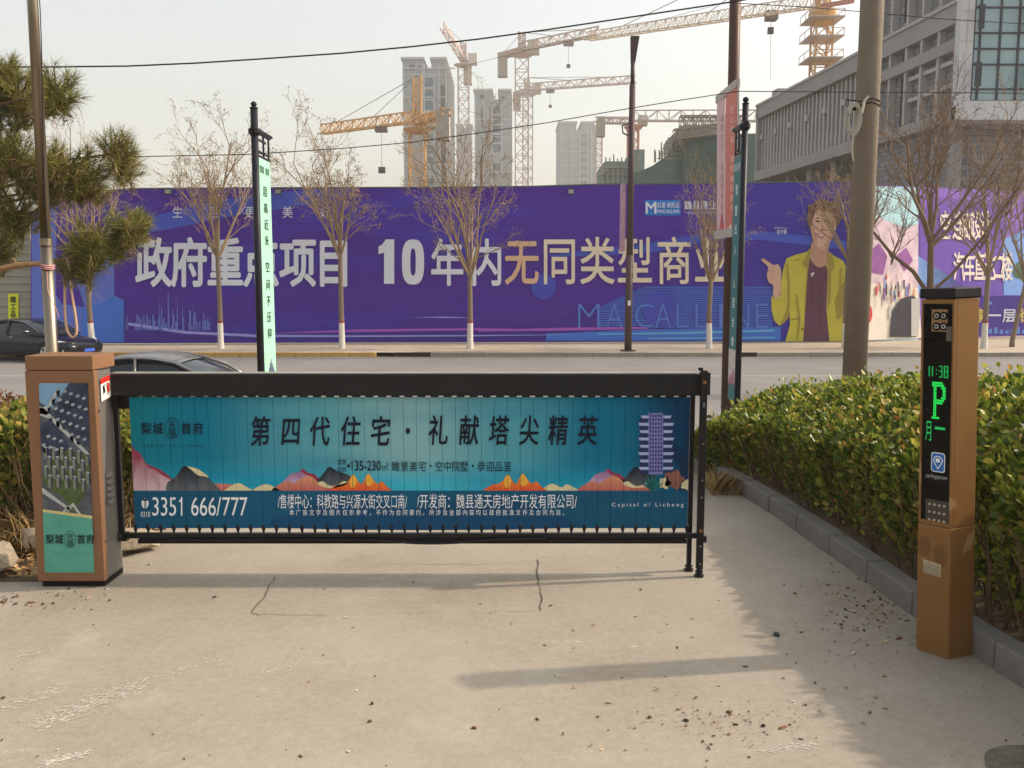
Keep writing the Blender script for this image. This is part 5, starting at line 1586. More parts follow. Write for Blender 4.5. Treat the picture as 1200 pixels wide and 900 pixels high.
RA(4, [(1076, 340), (1076, 300), (1130, 335), (1130, 347), (1080, 350)], H1)
RA(2, [(1078, 345), (1078, 262), (1092, 230), (1180, 240), (1175, 345)], H1)
RA(1, [(1003, 345), (1003, 262), (1030, 255), (1062, 268), (1076, 262), (1076, 345)], H2)
RA(8, [(1012, 300), (1030, 285), (1040, 300), (1035, 322), (1015, 318)], H3)
RA(8, [(1050, 300), (1062, 290), (1070, 305), (1060, 318)], H3)
RA(3, [(1003, 399), (1003, 330), (1076, 338), (1080, 396)], H3)
RA(5, [(1005, 378), (1010, 360), (1020, 358), (1022, 372), (1014, 384)], H4, True)
rr = random.Random(6)
for k in range(46):
    x = 1024 + rr.random() * 48; y = rr.gauss(338, 7); h = rr.uniform(5, 17); wd = rr.uniform(1.2, 3)
    RA(rr.choice([5, 6, 8, 3, 10, 7, 4]), [(x, y + h), (x, y), (x + wd, y), (x + wd * .8, y + h)], H4 + .0008 * k)
RA(6, [(1043, 395), (1046, 365), (1056, 350), (1070, 346), (1076, 352), (1074, 395)], H5 + .04)
RA(7, [(1068, 394), (1068, 350), (1078, 350), (1078, 370), (1076, 394)], H5 + .05)
RA(4, [(1176, 346), (1176, 280), (1200, 270), (1260, 262), (1260, 346)], H2)
RA(9, [(1187, 318), (1192, 308), (1200, 306), (1208, 316), (1200, 326), (1190, 325)], H3, True)
obj('printed_shapes', s2, s2m, hr)
t = MB()
for ch, cx_ in zip('空连廊设计', (1108, 1123, 1133.5, 1144.5, 1155.5)): put_char(t, ch, cx_, 264, 14, 36, HR.p(H4), .02)
for ch, cx_ in zip('汽车直达二楼', (1124, 1136, 1148, 1160, 1171, 1180)): put_char(t, ch, cx_, 312, 14, 36, HR.p(H4), .02)
obj('lettering', t, mat('hr_ink', srgb(236, 220, 206), .5), hr)
A3 = at(1128, 393, 40.6); B3 = at(1240, 392, 41.6)
HL = VPlane(A3.x, A3.y, B3.x, B3.y)
lo = thing('hoarding', Vector((A3.x, A3.y, PZ)), 'low dark violet hoarding strip with white and yellow characters right of the kiosk', 'hoarding')
s3 = MB(); s3.prism([HL.pt(1076, 394, 0), HL.pt(1250, 393, 0), HL.pt(1250, 346.5, 0), HL.pt(1076, 346.5, 0)], -HL.n * .1)
obj('printed_sheet', s3, mat('hl_violet', srgb(72, 52, 150), .5, var=.12, scale=.6), lo)
t = MB(); put_char(t, '一', 1165, 369.5, 17, 17, HL.p(H2), .03); put_char(t, '层', 1183, 369.5, 17, 17, HL.p(H2), .02); obj('lettering', t, M_silver, lo)
t = MB(); put_char(t, '街', 1203, 369.5, 17, 17, HL.p(H2), .02); put_char(t, '铺', 1221, 369.5, 17, 17, HL.p(H2), .02); put_char(t, '享', 1149, 369.5, 15, 17, HL.p(H2), .02); obj('lettering', t, mat('yellow_print', srgb(222, 200, 96), .5), lo)
s4 = MB()
for k in range(14):
    x = 1152 + k * 6.5; h = (3, 5, 7, 4)[k % 4]
    flat_poly(s4, [(x, 391), (x, 391 - h), (x + 4, 391 - h - 1), (x + 4, 391)], HL.p(H1))
flat_poly(s4, [(1159, 357), (1159, 353.5), (1162.5, 353.5), (1162.5, 357)], HL.p(H1))
obj('printed_shapes', s4, mat('hl_blue', srgb(96, 140, 214), .5), lo)

# ------------------------------------------------------------------ lamp post with flags, thin lamp post, banner poles
M_brown = mat('brown_post', srgb(82, 60, 54), .5, var=.1, scale=3, metal=.2)
d = 15.6
a, b = at(852.5, 474, d), at(861.5, 0, d)
up = (b - a) / (b.z - a.z); foot = a + up * (ROADZ - a.z); top = a + up * (9.2 - a.z)
lp_ = thing('lamp_post', foot, 'tall brown lamp post with a pink and a red street banner behind the gate end', 'lamp post')
obj('post', MB().tube([foot, top], [.115, .085], 16), M_brown, lp_, smooth=True)
obj('lamp_arm', MB().tube([top, top + Vector((0, .5, .25)), top + Vector((0, 1.6, .35))], [.07, .06, .05], 10), M_brown, lp_)
obj('lamp_head', MB().box(top.x - .15, top.x + .15, top.y + 1.3, top.y + 2.0, top.z + .28, top.z + .42), M_brown, lp_, bevel=.03)
dn, df = 14.1, 15.35
pn, pf = at(864.5, 200, dn), at(841, 200, df)
BP = VPlane(pn.x, pn.y, pf.x, pf.y)
xm = 851.2
M_frame = mat('banner_frame', srgb(176, 168, 164), .5)
for (xa, xb, ta, tb_, ba, bb_, m_, lab) in ((841.5, 850, 118, 110, 273.5, 272, mat('banner_pink', srgb(214, 178, 182), .5, var=.06), 'pale pink banner'), (851.8, 864, 108.5, 98, 272, 269.5, mat('banner_red', srgb(206, 116, 104), .5, var=.06), 'salmon red banner')):
    m2 = MB(); m2.prism([BP.pt(xa, ba, 0), BP.pt(xb, bb_, 0), BP.pt(xb, tb_, 0), BP.pt(xa, ta, 0)], BP.n * .02)
    bo = obj('banner', m2, m_, lp_, label=lab)
    w_ = MB(); w_.m = 0
    yy = ta + 20; k = 0
    xc = (xa + xb) / 2
    for ch in ('品质生活 首选梨城府' if xa < 850 else '匠心臻品 建筑美好家园'):
        if ch != ' ': put_char(w_, ch, xc + .3, yy, (xb - xa) * .42, 9, BP.p(.028), .01)
        yy += 11.5
    obj('lettering', w_, mat('banner_ink_a', srgb(186, 120, 130), .5) if xa < 850 else mat('banner_ink_b', srgb(240, 200, 190), .5), bo)
    fl = MB(); flat_poly(fl, [(xa + .8, ba - 1), (xc, ba - 26), (xb - .8, bb_ - 1)] if xa < 850 else [(xa + .5, ba - 1), (xa + 4, ba - 10), (xc, ba - 5), (xb - 3, bb_ - 13), (xb - .5, bb_ - 2)], BP.p(.028))
    obj('printed_flower', fl, mat('banner_flower_a', srgb(190, 90, 104), .5) if xa < 850 else mat('banner_flower_b', srgb(240, 214, 206), .5), bo)
fr = MB(); fr.beam(BP.pt(840.5, 117, 0), BP.pt(865, 97, 0), .06, .12); obj('banner_arm', fr, M_frame, lp_)
fr = MB(); fr.beam(BP.pt(839, 275.5, 0), BP.pt(864, 271, 0), .06, .14); obj('banner_arm', fr, M_frame, lp_)
fr = MB(); fr.beam(BP.pt(865, 97, 0), BP.pt(865, 271, 0), .03, .03); obj('banner_arm', fr, M_frame, lp_)

# slim post by the hoarding
d = 33.4
a, b = at(736, 406, d), at(742, 50, d)
foot = a.copy(); foot.z = PZ; foot.x = a.x
tl = thing('lamp_post', foot, 'slim dark brown lamp post with a wedge head in front of the hoarding', 'lamp post')
M_brown2 = mat('brown_post_far', srgb(74, 56, 56), .5, var=.1)
zz = lambda py: a.lerp(b, (406 - py) / (406 - 50))
obj('post', MB().tube([foot, zz(296)], [.14, .13], 12), M_brown2, tl, smooth=True)
obj('post', MB().tube([zz(296), zz(98)], [.125, .11], 12), M_brown2, tl, smooth=True)
obj('post', MB().tube([zz(98), zz(72)], [.08, .075], 10), M_brown2, tl, smooth=True)
hd_ = MB(); p0, p1 = zz(74), zz(43)
hd_.hexa([p0 + Vector((-.08, -.05, 0)), p0 + Vector((.08, -.05, 0)), p0 + Vector((.08, .05, 0)), p0 + Vector((-.08, .05, 0)), p1 + Vector((-.1, -.12, 0)), p1 + Vector((.22, -.12, 0)), p1 + Vector((.22, .12, 0)), p1 + Vector((-.1, .12, 0))])
obj('lamp_head', hd_, M_brown2, tl, bevel=.02)
fr = MB(); q_ = zz(160); fr.tube([zz(158), zz(153) + Vector((-.32, 0, 0)), zz(148) + Vector((-.35, 0, .1)), zz(146) + Vector((-.1, 0, .12))], .03, 6)
obj('lamp_arm', fr, M_brown2, tl)
b2_ = MB(); b2_.box(a.x - .27, a.x - .14, foot.y + .2, foot.y + .9, zof(294, d), zof(214, d)); obj('banner', b2_, mat('far_banner', srgb(200, 160, 176), .5, var=.25, scale=2), tl)
b2_ = MB(); b2_.tube([foot, foot + Vector((0, 0, .04))], .3, 12); obj('base_plate', b2_, M_brown2, tl)
b2_ = MB(); b2_.box(a.x - .05, a.x + .05, foot.y - .16, foot.y - .13, zof(358, d), zof(352, d)); obj('notice_plate', b2_, mat('sticker_white', (1, 1, 1, 1)), tl)

# decorative banner poles either side of the driveway
M_pblk = mat('banner_pole_black', srgb(30, 30, 40), .45, var=.1, scale=4)
def banner_pole(side, label):
    if side < 0: d, pb, pt_, ptw, pxa = 13.0, (306, 437), (297.5, 127), 8.6, None
    else: d, pb, pt_, ptw, pxa = 12.6, (864, 471), (873.8, 122), 7.6, None
    a, b = at(*pb, d), at(*pt_, d)
    up = (b - a) / (b.z - a.z); g0 = gz(d); foot = a + up * (g0 - a.z)
    root = thing('banner_pole', foot, label, 'banner pole', 'decorative banner poles beside the driveway')
    c_ = lambda z: foot + up * (z - foot.z)
    r_ = .052 if side < 0 else .044
    ztop = b.z
    obj('post', MB().tube([c_(g0), c_(ztop)], [r_, r_], 14), M_pblk, root, smooth=True)
    fin = MB(); q = c_(ztop)
    fin.tube([q, q + Vector((0, 0, .015)), q + Vector((0, 0, .02)), q + Vector((0, 0, .035)), q + Vector((0, 0, .06)), q + Vector((0, 0, .085)), q + Vector((0, 0, .1))], [r_ * 1.15, r_ * 1.1, .018, .035, .045, .032, .004], 14)
    obj('finial', fin, M_pblk, root, smooth=True)
    za = zof(154 if side < 0 else 148, d)
    cl_ = MB(); q = c_(za); cl_.tube([q + Vector((0, 0, -.06)), q + Vector((0, 0, -.02)), q + Vector((0, 0, .03)), q + Vector((0, 0, .05))], [r_ * 1.1, r_ * 1.7, r_ * 1.7, r_ * 1.1], 14)
    obj('collar', cl_, M_pblk, root)
    # the sign hangs away from the camera, beside the post
    ln = .70 if side < 0 else .47
    x0 = q.x + (.0 if side < 0 else 0)
    if side < 0: xa_, xb_ = q.x + .01, q.x + .01
    else: xa_, xb_ = q.x - .01, q.x - .01
    y0, y1 = q.y + r_ + .01, q.y + ln
    ar = MB(); ar.box(xa_ - .03, xa_ + .03, q.y - .12, y1 + .12, za + .02, za + .055); ar.box(xa_ - .022, xa_ + .022, q.y, y1 + .04, za - .01, za + .02)
    obj('top_arm', ar, M_pblk, root)
    zl = zof(182 if side < 0 else 178, d)
    lt = MB(); t_ = .02
    lt.box(xa_ - t_ / 2, xa_ + t_ / 2, y1 - .04, y1, zl, za - .01)
    for z in (zl, zl + .06): lt.box(xa_ - t_ / 2, xa_ + t_ / 2, y0, y1, z, z + .025)
    m_ = (za + zl) / 2 + .06
    lt.box(xa_ - t_ / 2, xa_ + t_ / 2, y0, y1 - ln * .25, m_, m_ + .025); lt.box(xa_ - t_ / 2, xa_ + t_ / 2, y0 + ln * .3, y1, m_ + .1, m_ + .125); lt.box(xa_ - t_ / 2, xa_ + t_ / 2, (y0 + y1) / 2, (y0 + y1) / 2 + .04, zl, za)
    obj('lattice', lt, M_pblk, root)
    zb_ = zof(446 if side < 0 else 472, d)
    mm = mat('banner_mint', srgb(160, 214, 188), .5, var=.03) if side < 0 else mat('banner_teal', srgb(58, 118, 124), .5, var=.08)
    y1b = y1 - .01
    bn = obj('banner', MB().box(xa_ - .012, xa_ + .012, y0, y1b, zb_, zl - .02), mm, root)
    sgn = 1 if side < 0 else -1
    xf = xa_ + sgn * .0135
    W_ = y1b - y0
    if side < 0: pj = lambda o_: (lambda u, z: Vector((xf + sgn * o_, y0 + u * W_, z)))
    else: pj = lambda o_: (lambda u, z: Vector((xf + sgn * o_, y1b - u * W_, z)))
    hh = zl - zb_
    t = MB()
    # put_char maps y downwards: flip through z0 - y
    z0_ = zl - .05
    def ch_(c, u, dz, wd, ht): put_char(t, c, u, dz, wd, ht, lambda x, y: pj(.002)(x, z0_ - y), .012)
    for c, u in zip('梨城首府', (.18, .36, .64, .82)): ch_(c, u, .12, .17, .12)
    s_ = '层高近米 空间不压抑' if side < 0 else '智慧出入 人居合會'
    zz_ = [.42, .66, .90, 1.13, 0, 1.52, 1.78, 2.02, 2.26, 2.50] if side < 0 else [.44, .74, 1.0, 1.3, 0, 1.78, 2.06, 2.34, 2.62]
    sc = (zl - zof(440, d)) / 3.15
    for c, z in zip(s_, zz_):
        if c != ' ': ch_(c, .5, z * sc, .38, .165 * sc)
    obj('lettering', t, M_ink if side < 0 else M_white, bn)
    if side < 0:
        t2 = MB()
        for k in range(7):
            u = .25 + k * .09; h = (.06, .1, .15, .19, .14, .1, .06)[k]
            t2.poly([pj(.003)(u, zb_ + .02), pj(.003)(u + .07, zb_ + .02), pj(.003)(u + .07, zb_ + .02 + h * 1.4), pj(.003)(u, zb_ + .02 + h * 1.4)])
        obj('printed_building', t2, mat('print_bldg', srgb(96, 104, 130), .5), bn)
    else:
        t2 = MB(); za2, zb2 = zof(411, d), zof(452, d)
        t2.poly([pj(.003)(.02, zb2), pj(.003)(.98, zb2), pj(.003)(.98, za2), pj(.003)(.02, za2)])
        obj('printed_picture', t2, mat('print_pic', srgb(206, 200, 198), .5, var=.3, scale=6), bn)
        t3 = MB(); flat_poly(t3, [(0, 0), (.3, .5), (.5, .3), (.7, .85), (.9, .4), (1, 0)], lambda u, v_: pj(.005)(.02 + u * .96, zb2 + v_ * (za2 - zb2) * .6)); obj('printed_hill', t3, mat('print_pic2', srgb(176, 120, 136), .5, var=.2), bn)
    return root
banner_pole(-1, 'black decorative pole with a mint green vertical banner left of the driveway')
banner_pole(1, 'black decorative pole with a dark teal vertical banner next to the brown lamp post')

# ------------------------------------------------------------------ cars
def car(origin, yaw, label, paint, scale=1.0, plate=True):
    root = thing('parked_car', (0, 0, 0), label, 'car')
    st = [(0.0, .60, .34, .50, .58), (.10, .78, .24, .60, .68), (.35, .87, .19, .68, .77), (.9, .91, .18, .78, .88), (1.5, .92, .18, .84, .95), (2.3, .93, .18, .87, .98), (3.2, .93, .18, .90, 1.0), (4.0, .92, .19, .93, 1.03), (4.5, .88, .22, .92, 1.05), (4.78, .80, .28, .84, 1.0), (4.86, .66, .38, .72, .84)]
    def sec(w_, zb, zs, zt): return [(-w_ * .80, zb), (-w_ * .97, zb + .10), (-w_, zb + .30 if zb + .3 < zs else (zb + zs) / 2), (-w_ * .985, zs), (-w_ * .88, zs + (zt - zs) * .62), (-w_ * .5, zt - .01), (0, zt), (w_ * .5, zt - .01), (w_ * .88, zs + (zt - zs) * .62), (w_ * .985, zs), (w_, zb + .30 if zb + .3 < zs else (zb + zs) / 2), (w_ * .97, zb + .10), (w_ * .80, zb)]
    mb = MB(); vs = []; n = 13
    for (x, w_, zb, zs, zt) in st: vs += [(x, y, z) for y, z in sec(w_, zb, zs, zt)]
    fs = []
    for i in range(len(st) - 1):
        for k in range(n): fs.append((i * n + k, i * n + (k + 1) % n, (i + 1) * n + (k + 1) % n, (i + 1) * n + k))
    fs += [tuple(range(n - 1, -1, -1)), tuple((len(st) - 1) * n + k for k in range(n))]
    mb.add(vs, fs)
    o = obj('body', mb, paint, root, smooth=True)
    md = o.modifiers.new('s', 'SUBSURF'); md.levels = 1; md.render_levels = 2
    M_cg = mat('car_glass', srgb(30, 38, 44), .08, var=0, spec=.5)
    gh = [(1.15, .72, .74, .93), (1.6, .80, .74, 1.18), (2.1, .83, .66, 1.38), (2.7, .84, .62, 1.44), (3.3, .84, .62, 1.42), (3.85, .82, .64, 1.27), (4.35, .76, .70, 1.06)]
    mb = MB(); vs = []; n = 7
    for (x, wb, wt, zt) in gh:
        wt = wt if zt > 1.3 else wt
        vs += [(x, -wb, .92), (x, -wt - (wb - wt) * .1, max(.93, zt - .05)), (x, -wt * .8, zt - .01), (x, 0, zt + .01), (x, wt * .8, zt - .01), (x, wt + (wb - wt) * .1, max(.93, zt - .05)), (x, wb, .92)]
    fs = []
    for i in range(len(gh) - 1):
        for k in range(n - 1): fs.append((i * n + k, i * n + k + 1, (i + 1) * n + k + 1, (i + 1) * n + k))
    mb.add(vs, fs); obj('windows', mb, M_cg, root, smooth=True)
    # roof skin and pillars
    rf = MB(); vs = []
    rs = [(1.98, .62, 1.345), (2.3, .625, 1.425), (2.7, .63, 1.462), (3.2, .63, 1.45), (3.55, .62, 1.375)]
    for x, w_, z in rs: vs += [(x, -w_, z - .045), (x, -w_ * .8, z - .006), (x, 0, z + .012), (x, w_ * .8, z - .006), (x, w_, z - .045)]
    fs = [(i * 5 + k, i * 5 + k + 1, (i + 1) * 5 + k + 1, (i + 1) * 5 + k) for i in range(4) for k in range(4)]
    obj('roof', rf.add(vs, fs), paint, root, smooth=True)
    for s in (-1, 1):
        p = MB()
        p.tube([(1.12, s * .76, .93), (1.6, s * .775, 1.18), (2.02, s * .68, 1.34), (2.4, s * .655, 1.41), (2.9, s * .65, 1.425), (3.4, s * .65, 1.39), (3.85, s * .67, 1.26), (4.35, s * .72, 1.06)], .03, 6)
        p.tube([(2.72, s * .86, .95), (2.78, s * .68, 1.41)], .028, 5)
        p.tube([(3.75, s * .84, .97), (3.9, s * .70, 1.24)], .05, 5)
        obj('pillar', p, paint, root, smooth=True)
        p = MB(); p.tube([(1.3, s * .80, 1.03), (1.6, s * .80, 1.205), (2.05, s * .70, 1.36), (2.6, s * .675, 1.432), (3.3, s * .67, 1.405), (3.8, s * .69, 1.285), (4.05, s * .80, 1.10), (3.98, s * .86, 1.05)], .011, 4)
        obj('trim', p, mat('chrome', srgb(200, 200, 200), .15, metal=1, var=0), root)
        for x in (.95, 3.82):
            wl = obj('wheel', MB().tube([(x, s * .70, .33), (x, s * .91, .33), (x, s * .935, .33)], [.33, .33, .29], 26), mat('tyre', srgb(26, 26, 27), .85), root)
            ar = MB(); ar.tube([(x, s * .60, .36), (x, s * .918, .36)], .385, 26); obj('wheel_arch', ar, mat('arch_black', srgb(10, 10, 11), .9), root)
            rm = MB()
            rm.tube([(x, s * .936, .33), (x, s * .94, .33)], .215, 24)
            o_ = obj('rim', rm, mat('rim_dark', srgb(50, 50, 52), .5, metal=.4), wl)
            sp2 = MB()
            for k in range(5):
                a_ = 2 * math.pi * k / 5 + .3
                e_ = Vector((math.cos(a_), 0, math.sin(a_))); pr = Vector((-math.sin(a_), 0, math.cos(a_)))
                c0_ = Vector((x, s * .942, .33))
                sp2.prism([c0_ + pr * .03, c0_ + e_ * .215 + pr * .055, c0_ + e_ * .215 - pr * .055, c0_ - pr * .03], (0, s * .012, 0))
            sp2.tube([(x, s * .94, .33), (x, s * .958, .33)], .055, 12)
            for k in range(24):
                a0_, a1_ = 2 * math.pi * k / 24, 2 * math.pi * (k + 1) / 24
                f_ = lambda a__, r__: Vector((x + r__ * math.cos(a__), s * .945, .33 + r__ * math.sin(a__)))
                sp2.poly([f_(a0_, .205), f_(a0_, .232), f_(a1_, .232), f_(a1_, .205)])
            obj('spokes', sp2, mat('alloy', srgb(205, 205, 205), .3, metal=.7, var=0), wl)
        mr_ = MB(); mr_.hexa([(1.62, s * .93, .96), (1.80, s * .93, .96), (1.80, s * 1.08, .98), (1.66, s * 1.08, .98), (1.62, s * .93, 1.08), (1.80, s * .93, 1.08), (1.80, s * 1.08, 1.09), (1.66, s * 1.08, 1.09)])
        obj('mirror', mr_, paint, root, bevel=.02)
        hl = MB(); hl.hexa([(.10, s * .50, .60), (.55, s * .895, .66), (.56, s * .86, .66), (.2, s * .5, .60), (.13, s * .50, .675), (.52, s * .885, .765), (.54, s * .84, .77), (.25, s * .5, .68)])
        obj('headlight', hl, mat('lamp_clear', srgb(214, 218, 220), .15, spec=.5), root, bevel=.01)
        tl_ = MB(); tl_.hexa([(4.70, s * .5, .84), (4.70, s * .84, .82), (4.50, s * .895, .84), (4.6, s * .5, .84), (4.76, s * .5, .95), (4.70, s * .83, .95), (4.46, s * .885, .97), (4.6, s * .5, .98)])
        obj('taillight', tl_, mat('lamp_red', srgb(130, 20, 20), .2, spec=.5), root, bevel=.01)
        for x in (2.35, 3.35):
            obj('door_handle', MB().box(x, x + .18, s * .925 - .02, s * .925 + .02, .85, .875), mat('chrome', (1, 1, 1, 1)), root, bevel=.006)
        fl_ = MB(); fl_.hexa([(.08, s * .55, .34), (.33, s * .84, .34), (.36, s * .8, .34), (.2, s * .5, .34), (.06, s * .55, .42), (.30, s * .85, .46), (.34, s * .8, .46), (.2, s * .5, .42)])
        obj('fog_light', fl_, mat('lamp_clear', (1, 1, 1, 1)), root)
    obj('grille', MB().box(-.01, .12, -.45, .45, .40, .56), mat('grille_black', srgb(16, 16, 17), .5), root, bevel=.02)
    if plate: obj('number_plate', MB().box(-.03, .0, -.22, .22, .36, .47), mat('plate_blue', srgb(60, 96, 190), .4), root)
    root.rotation_euler = (0, 0, yaw); root.location = origin
    return root
M_black_paint = mat('black_car_paint', srgb(22, 26, 36), .12, var=.05, metal=.3, spec=.5)
M_grey_paint = mat('dark_grey_car_paint', srgb(112, 110, 108), .25, var=.0, metal=.35, spec=.5)
# local x runs from the nose back; nose points to picture right
yaw = math.pi - R(19)
p = at(114, 410, 31.2)
car(Vector((p.x, 30.6, ROADZ)), yaw + 0 * R(0), 'black sedan at the far kerb in front of the grey boarded wall', M_black_paint)
# near sedan: nose to the right behind the gate
car(Vector((-3.95, 16.0, ROADZ)), math.pi - R(2), 'dark grey sedan on the road just behind the bronze barrier cabinet', M_grey_paint).scale = (.93, 1, 1)

# ------------------------------------------------------------------ grey boarded wall on the far left
gw = thing('boarded_wall', (at(15, 400, 37).x, 37.6, PZ), 'low grey wall of horizontal boards behind the black sedan', 'wall')
x1 = xof(36.5, 340, 37.4); x0 = x1 - 9
nb = 16; z1 = zof(262, 37.4); z0 = PZ
bm0 = MB(); hb = (z1 - z0) / nb
bm0.hexa([(x0, 37.42, z0 + .01), (x1, 37.42, z0 + .01), (x1, 37.5, z0 + .01), (x0, 37.5, z0 + .01), (x0, 37.46, z0 + hb), (x1, 37.46, z0 + hb), (x1, 37.5, z0 + hb), (x0, 37.5, z0 + hb)])
bo = obj('board', bm0, mat('grey_board', srgb(142, 140, 128), .75, var=.1, scale=2), gw)
for k in range(1, nb): share(bo, gw, (0, random.uniform(-.006, .006), hb * k))
obj('wall', MB().box(x0, x1, 37.52, 37.7, z0, z1 + .05), mat('wall_dark', srgb(70, 70, 66), .9), gw)
obj('corner_post', MB().box(x1, x1 + .12, 37.36, 37.6, z0, z1 + .05), mat('grey_board2', srgb(156, 154, 140), .7), gw)
yb = MB(); YP = lambda x, y, o_=0: at(x, y, 37.38 - o_)
yb.prism([YP(9.5, 385), YP(21.5, 379), YP(21.5, 344), YP(9.5, 344.5)], (0, .02, 0))
ban = thing('yellow_banner', YP(15, 365), 'narrow yellow cloth banner with black characters hung on the grey boarded wall', 'banner')
obj('cloth', yb, mat('yellow_cloth', srgb(206, 214, 40), .7, var=.1), ban)
t = MB()
for k, ch in enumerate('精工品质'): put_char(t, ch, 15.3, 351 + k * 8.3, 7, 8, lambda x, y: YP(x, y, .02), .02)
obj('lettering', t, M_ink, ban)

# ------------------------------------------------------------------ overhead wires
def wire(pts, r, label, sag=0.0):
    out = []
    P = [at(*p) for p in pts]
    for a, b in zip(P, P[1:]):
        for k in range(10):
            out.append(a.lerp(b, k / 10) )
    out.append(P[-1])
    o = obj('overhead_wire', MB().tube(out, r, 5), M_bcable, None, label, 'wire', 'overhead wires across the sky')
    return o
def arc(pts, d0, d1, n=8):
    """smooth a picture polyline and spread it in depth"""
    out = []
    m = len(pts)
    for i, (x, y) in enumerate(pts): out.append((x, y, d0 + (d1 - d0) * i / (m - 1)))
    return out
wire(arc([(-80, 72), (15, 78.5), (60, 78.5), (150, 77.5), (230, 74), (300, 69.5), (400, 62.5), (480, 55), (560, 46), (640, 35), (720, 23), (800, 11), (860, 2), (940, -12)], 12, 12), .0105, 'thick twisted black cable sagging across the top of the sky')
wire(arc([(60, 186), (165, 183.5), (290, 181), (400, 174), (480, 167), (560, 156), (640, 144), (720, 130), (800, 117), (866, 107), (1000, 108), (1100, 108.5), (1260, 110)], 13, 13), .0065, 'lower black wire passing behind the tree tops')
wire(arc([(540, 78), (640, 54), (720, 36), (780, 22), (850, 3), (900, -10)], 12.5, 12.5), .0025, 'faint thin wire slanting up behind the top cable')
wire(arc([(866, 4), (940, 8), (1013, 14), (1100, 22), (1200, 28), (1280, 32)], 11, 11), .005, 'upper black wire running right past the white corner tower')

# ------------------------------------------------------------------ tower cranes
def lattice(mb, p0, p1, w0, h0, bays, r, up=Vector((0, 0, 1)), tri=False):
    d = (p1 - p0).normalized()
    a = d.cross(up)
    if a.length < .05: a = Vector((1, 0, 0))
    a.normalize(); b = a.cross(d).normalized()
    if tri: cor = [(-.5, 0), (.5, 0), (0, 1)]
    else: cor = [(-.5, -.5), (.5, -.5), (.5, .5), (-.5, .5)]
    L_ = (p1 - p0).length
    pos = lambda k, c: p0 + d * (L_ * k / bays) + a * c[0] * w0 + b * c[1] * h0
    for c in cor: mb.beam(pos(0, c), pos(bays, c), r * 2, r * 2)
    n = len(cor)
    for k in range(bays):
        for i in range(n):
            c0_, c1_ = cor[i], cor[(i + 1) % n]
            if (k + i) % 2: c0_, c1_ = c1_, c0_
            mb.beam(pos(k, c0_), pos(k + 1, c1_), r * 1.2, r * 1.2)
            mb.beam(pos(k, cor[i]), pos(k, cor[(i + 1) % n]), r * 1.1, r * 1.1)
    return mb
def crane(label, d, mx, my0, mtop, apex, jib, cjib, col, mw=1.8, r=.11, jh=1.6, trolley=None, cable_col=None, dj=None, dc=None, jr=None, mastcol=None, flat=False):
    r *= .68
    """mx mast px, mtop slewing px y, apex px (x, y) or None, jib far end (px, py, depth), cjib end (px, py, depth)"""
    base = at(mx, my0, d); base.z = ROADZ
    root = thing('tower_crane', base, label, 'crane', 'tower cranes on the building sites')
    mc = mastcol or col
    top = at(mx, mtop, d); base.x = top.x
    bays = max(6, int((top.z - base.z) / mw))
    obj('mast', lattice(MB(), Vector((top.x, d, ROADZ)), top, mw, mw, bays, r), mc, root)
    obj('slewing_ring', MB().tube([top, top + Vector((0, 0, .5)), top + Vector((0, 0, .9))], [mw * .75, mw * .95, mw * .6], 12), mc, root)
    cb_ = top + Vector((mw * .9, -.3, .8)); s_ = mw * .45
    obj('cab', MB().box(cb_.x - s_, cb_.x + s_, cb_.y - s_, cb_.y + s_, cb_.z - s_ * .2, cb_.z + s_ * 2), mat('crane_cab', srgb(190, 184, 170), .5), root, bevel=.1)
    j0 = top + Vector((0, 0, 1.6)); j1 = at(*jib)
    jr = jr or r
    jb = max(8, int((j1 - j0).length / jh / 1.1))
    obj('jib', lattice(MB(), j0, j1, jh * .8, jh, jb, jr, tri=True), col, root)
    if cjib:
        c1_ = at(*cjib)
        obj('counter_jib', lattice(MB(), j0, c1_, jh * .8, jh * .5, 6, jr * 1.2), col, root)
        q = c1_.lerp(j0, .12)
        w_ = mw * .55
        obj('counterweight', MB().box(q.x - w_ * .7, q.x + w_ * .7, q.y - w_, q.y + w_, q.z - mw * 1.6, q.z + .4), mat('ballast', srgb(168, 160, 150), .8), root)
    if apex:
        ap = at(*apex)
        h = MB(); lattice(h, j0 + Vector((0, 0, 0)), ap, mw * .5, mw * .5, 5, r * 1.1)
        obj('apex', h, col, root)
        tw__ = MB()
        for t_ in (.42, .82): tw__.tube([ap, j0.lerp(j1, t_) + Vector((0, 0, jh))], r * .5, 4)
        if cjib: tw__.tube([ap, at(*cjib)], r * .5, 4)
        obj('tie_bar', tw__, mat('tie', srgb(110, 100, 92), .7), root)
    if trolley:
        tq, drop_ = trolley
        q = j0.lerp(j1, tq)
        obj('trolley', MB().box(q.x - jh * .6, q.x + jh * .6, q.y - .8, q.y + .8, q.z - jh * .55, q.z - jh * .1), mat('trolley', srgb(110, 98, 90), .7), root)
        hk = MB(); hk.tube([q + Vector((0, 0, -jh * .5)), q + Vector((0, 0, -drop_))], r * .3, 4)
        obj('hoist_rope', hk, mat('tie', (1, 1, 1, 1)), root)
        obj('hook_block', MB().box(q.x - .5, q.x + .5, q.y - .3, q.y + .3, q.z - drop_ - .9, q.z - drop_), mat('hook', srgb(60, 56, 56), .7), root)
    return root
C_or = mat('crane_orange', srgb(206, 162, 104), .6, var=.1, scale=.3)
C_wh = mat('crane_white', srgb(196, 182, 176), .6, var=.1, scale=.3)
C_pk = mat('crane_pink', srgb(190, 166, 158), .6, var=.1, scale=.3)
C_rd = mat('crane_red', srgb(190, 128, 110), .6, var=.1, scale=.3)
C_dc = mat('crane_cream', srgb(214, 198, 178), .6, var=.1, scale=.3)
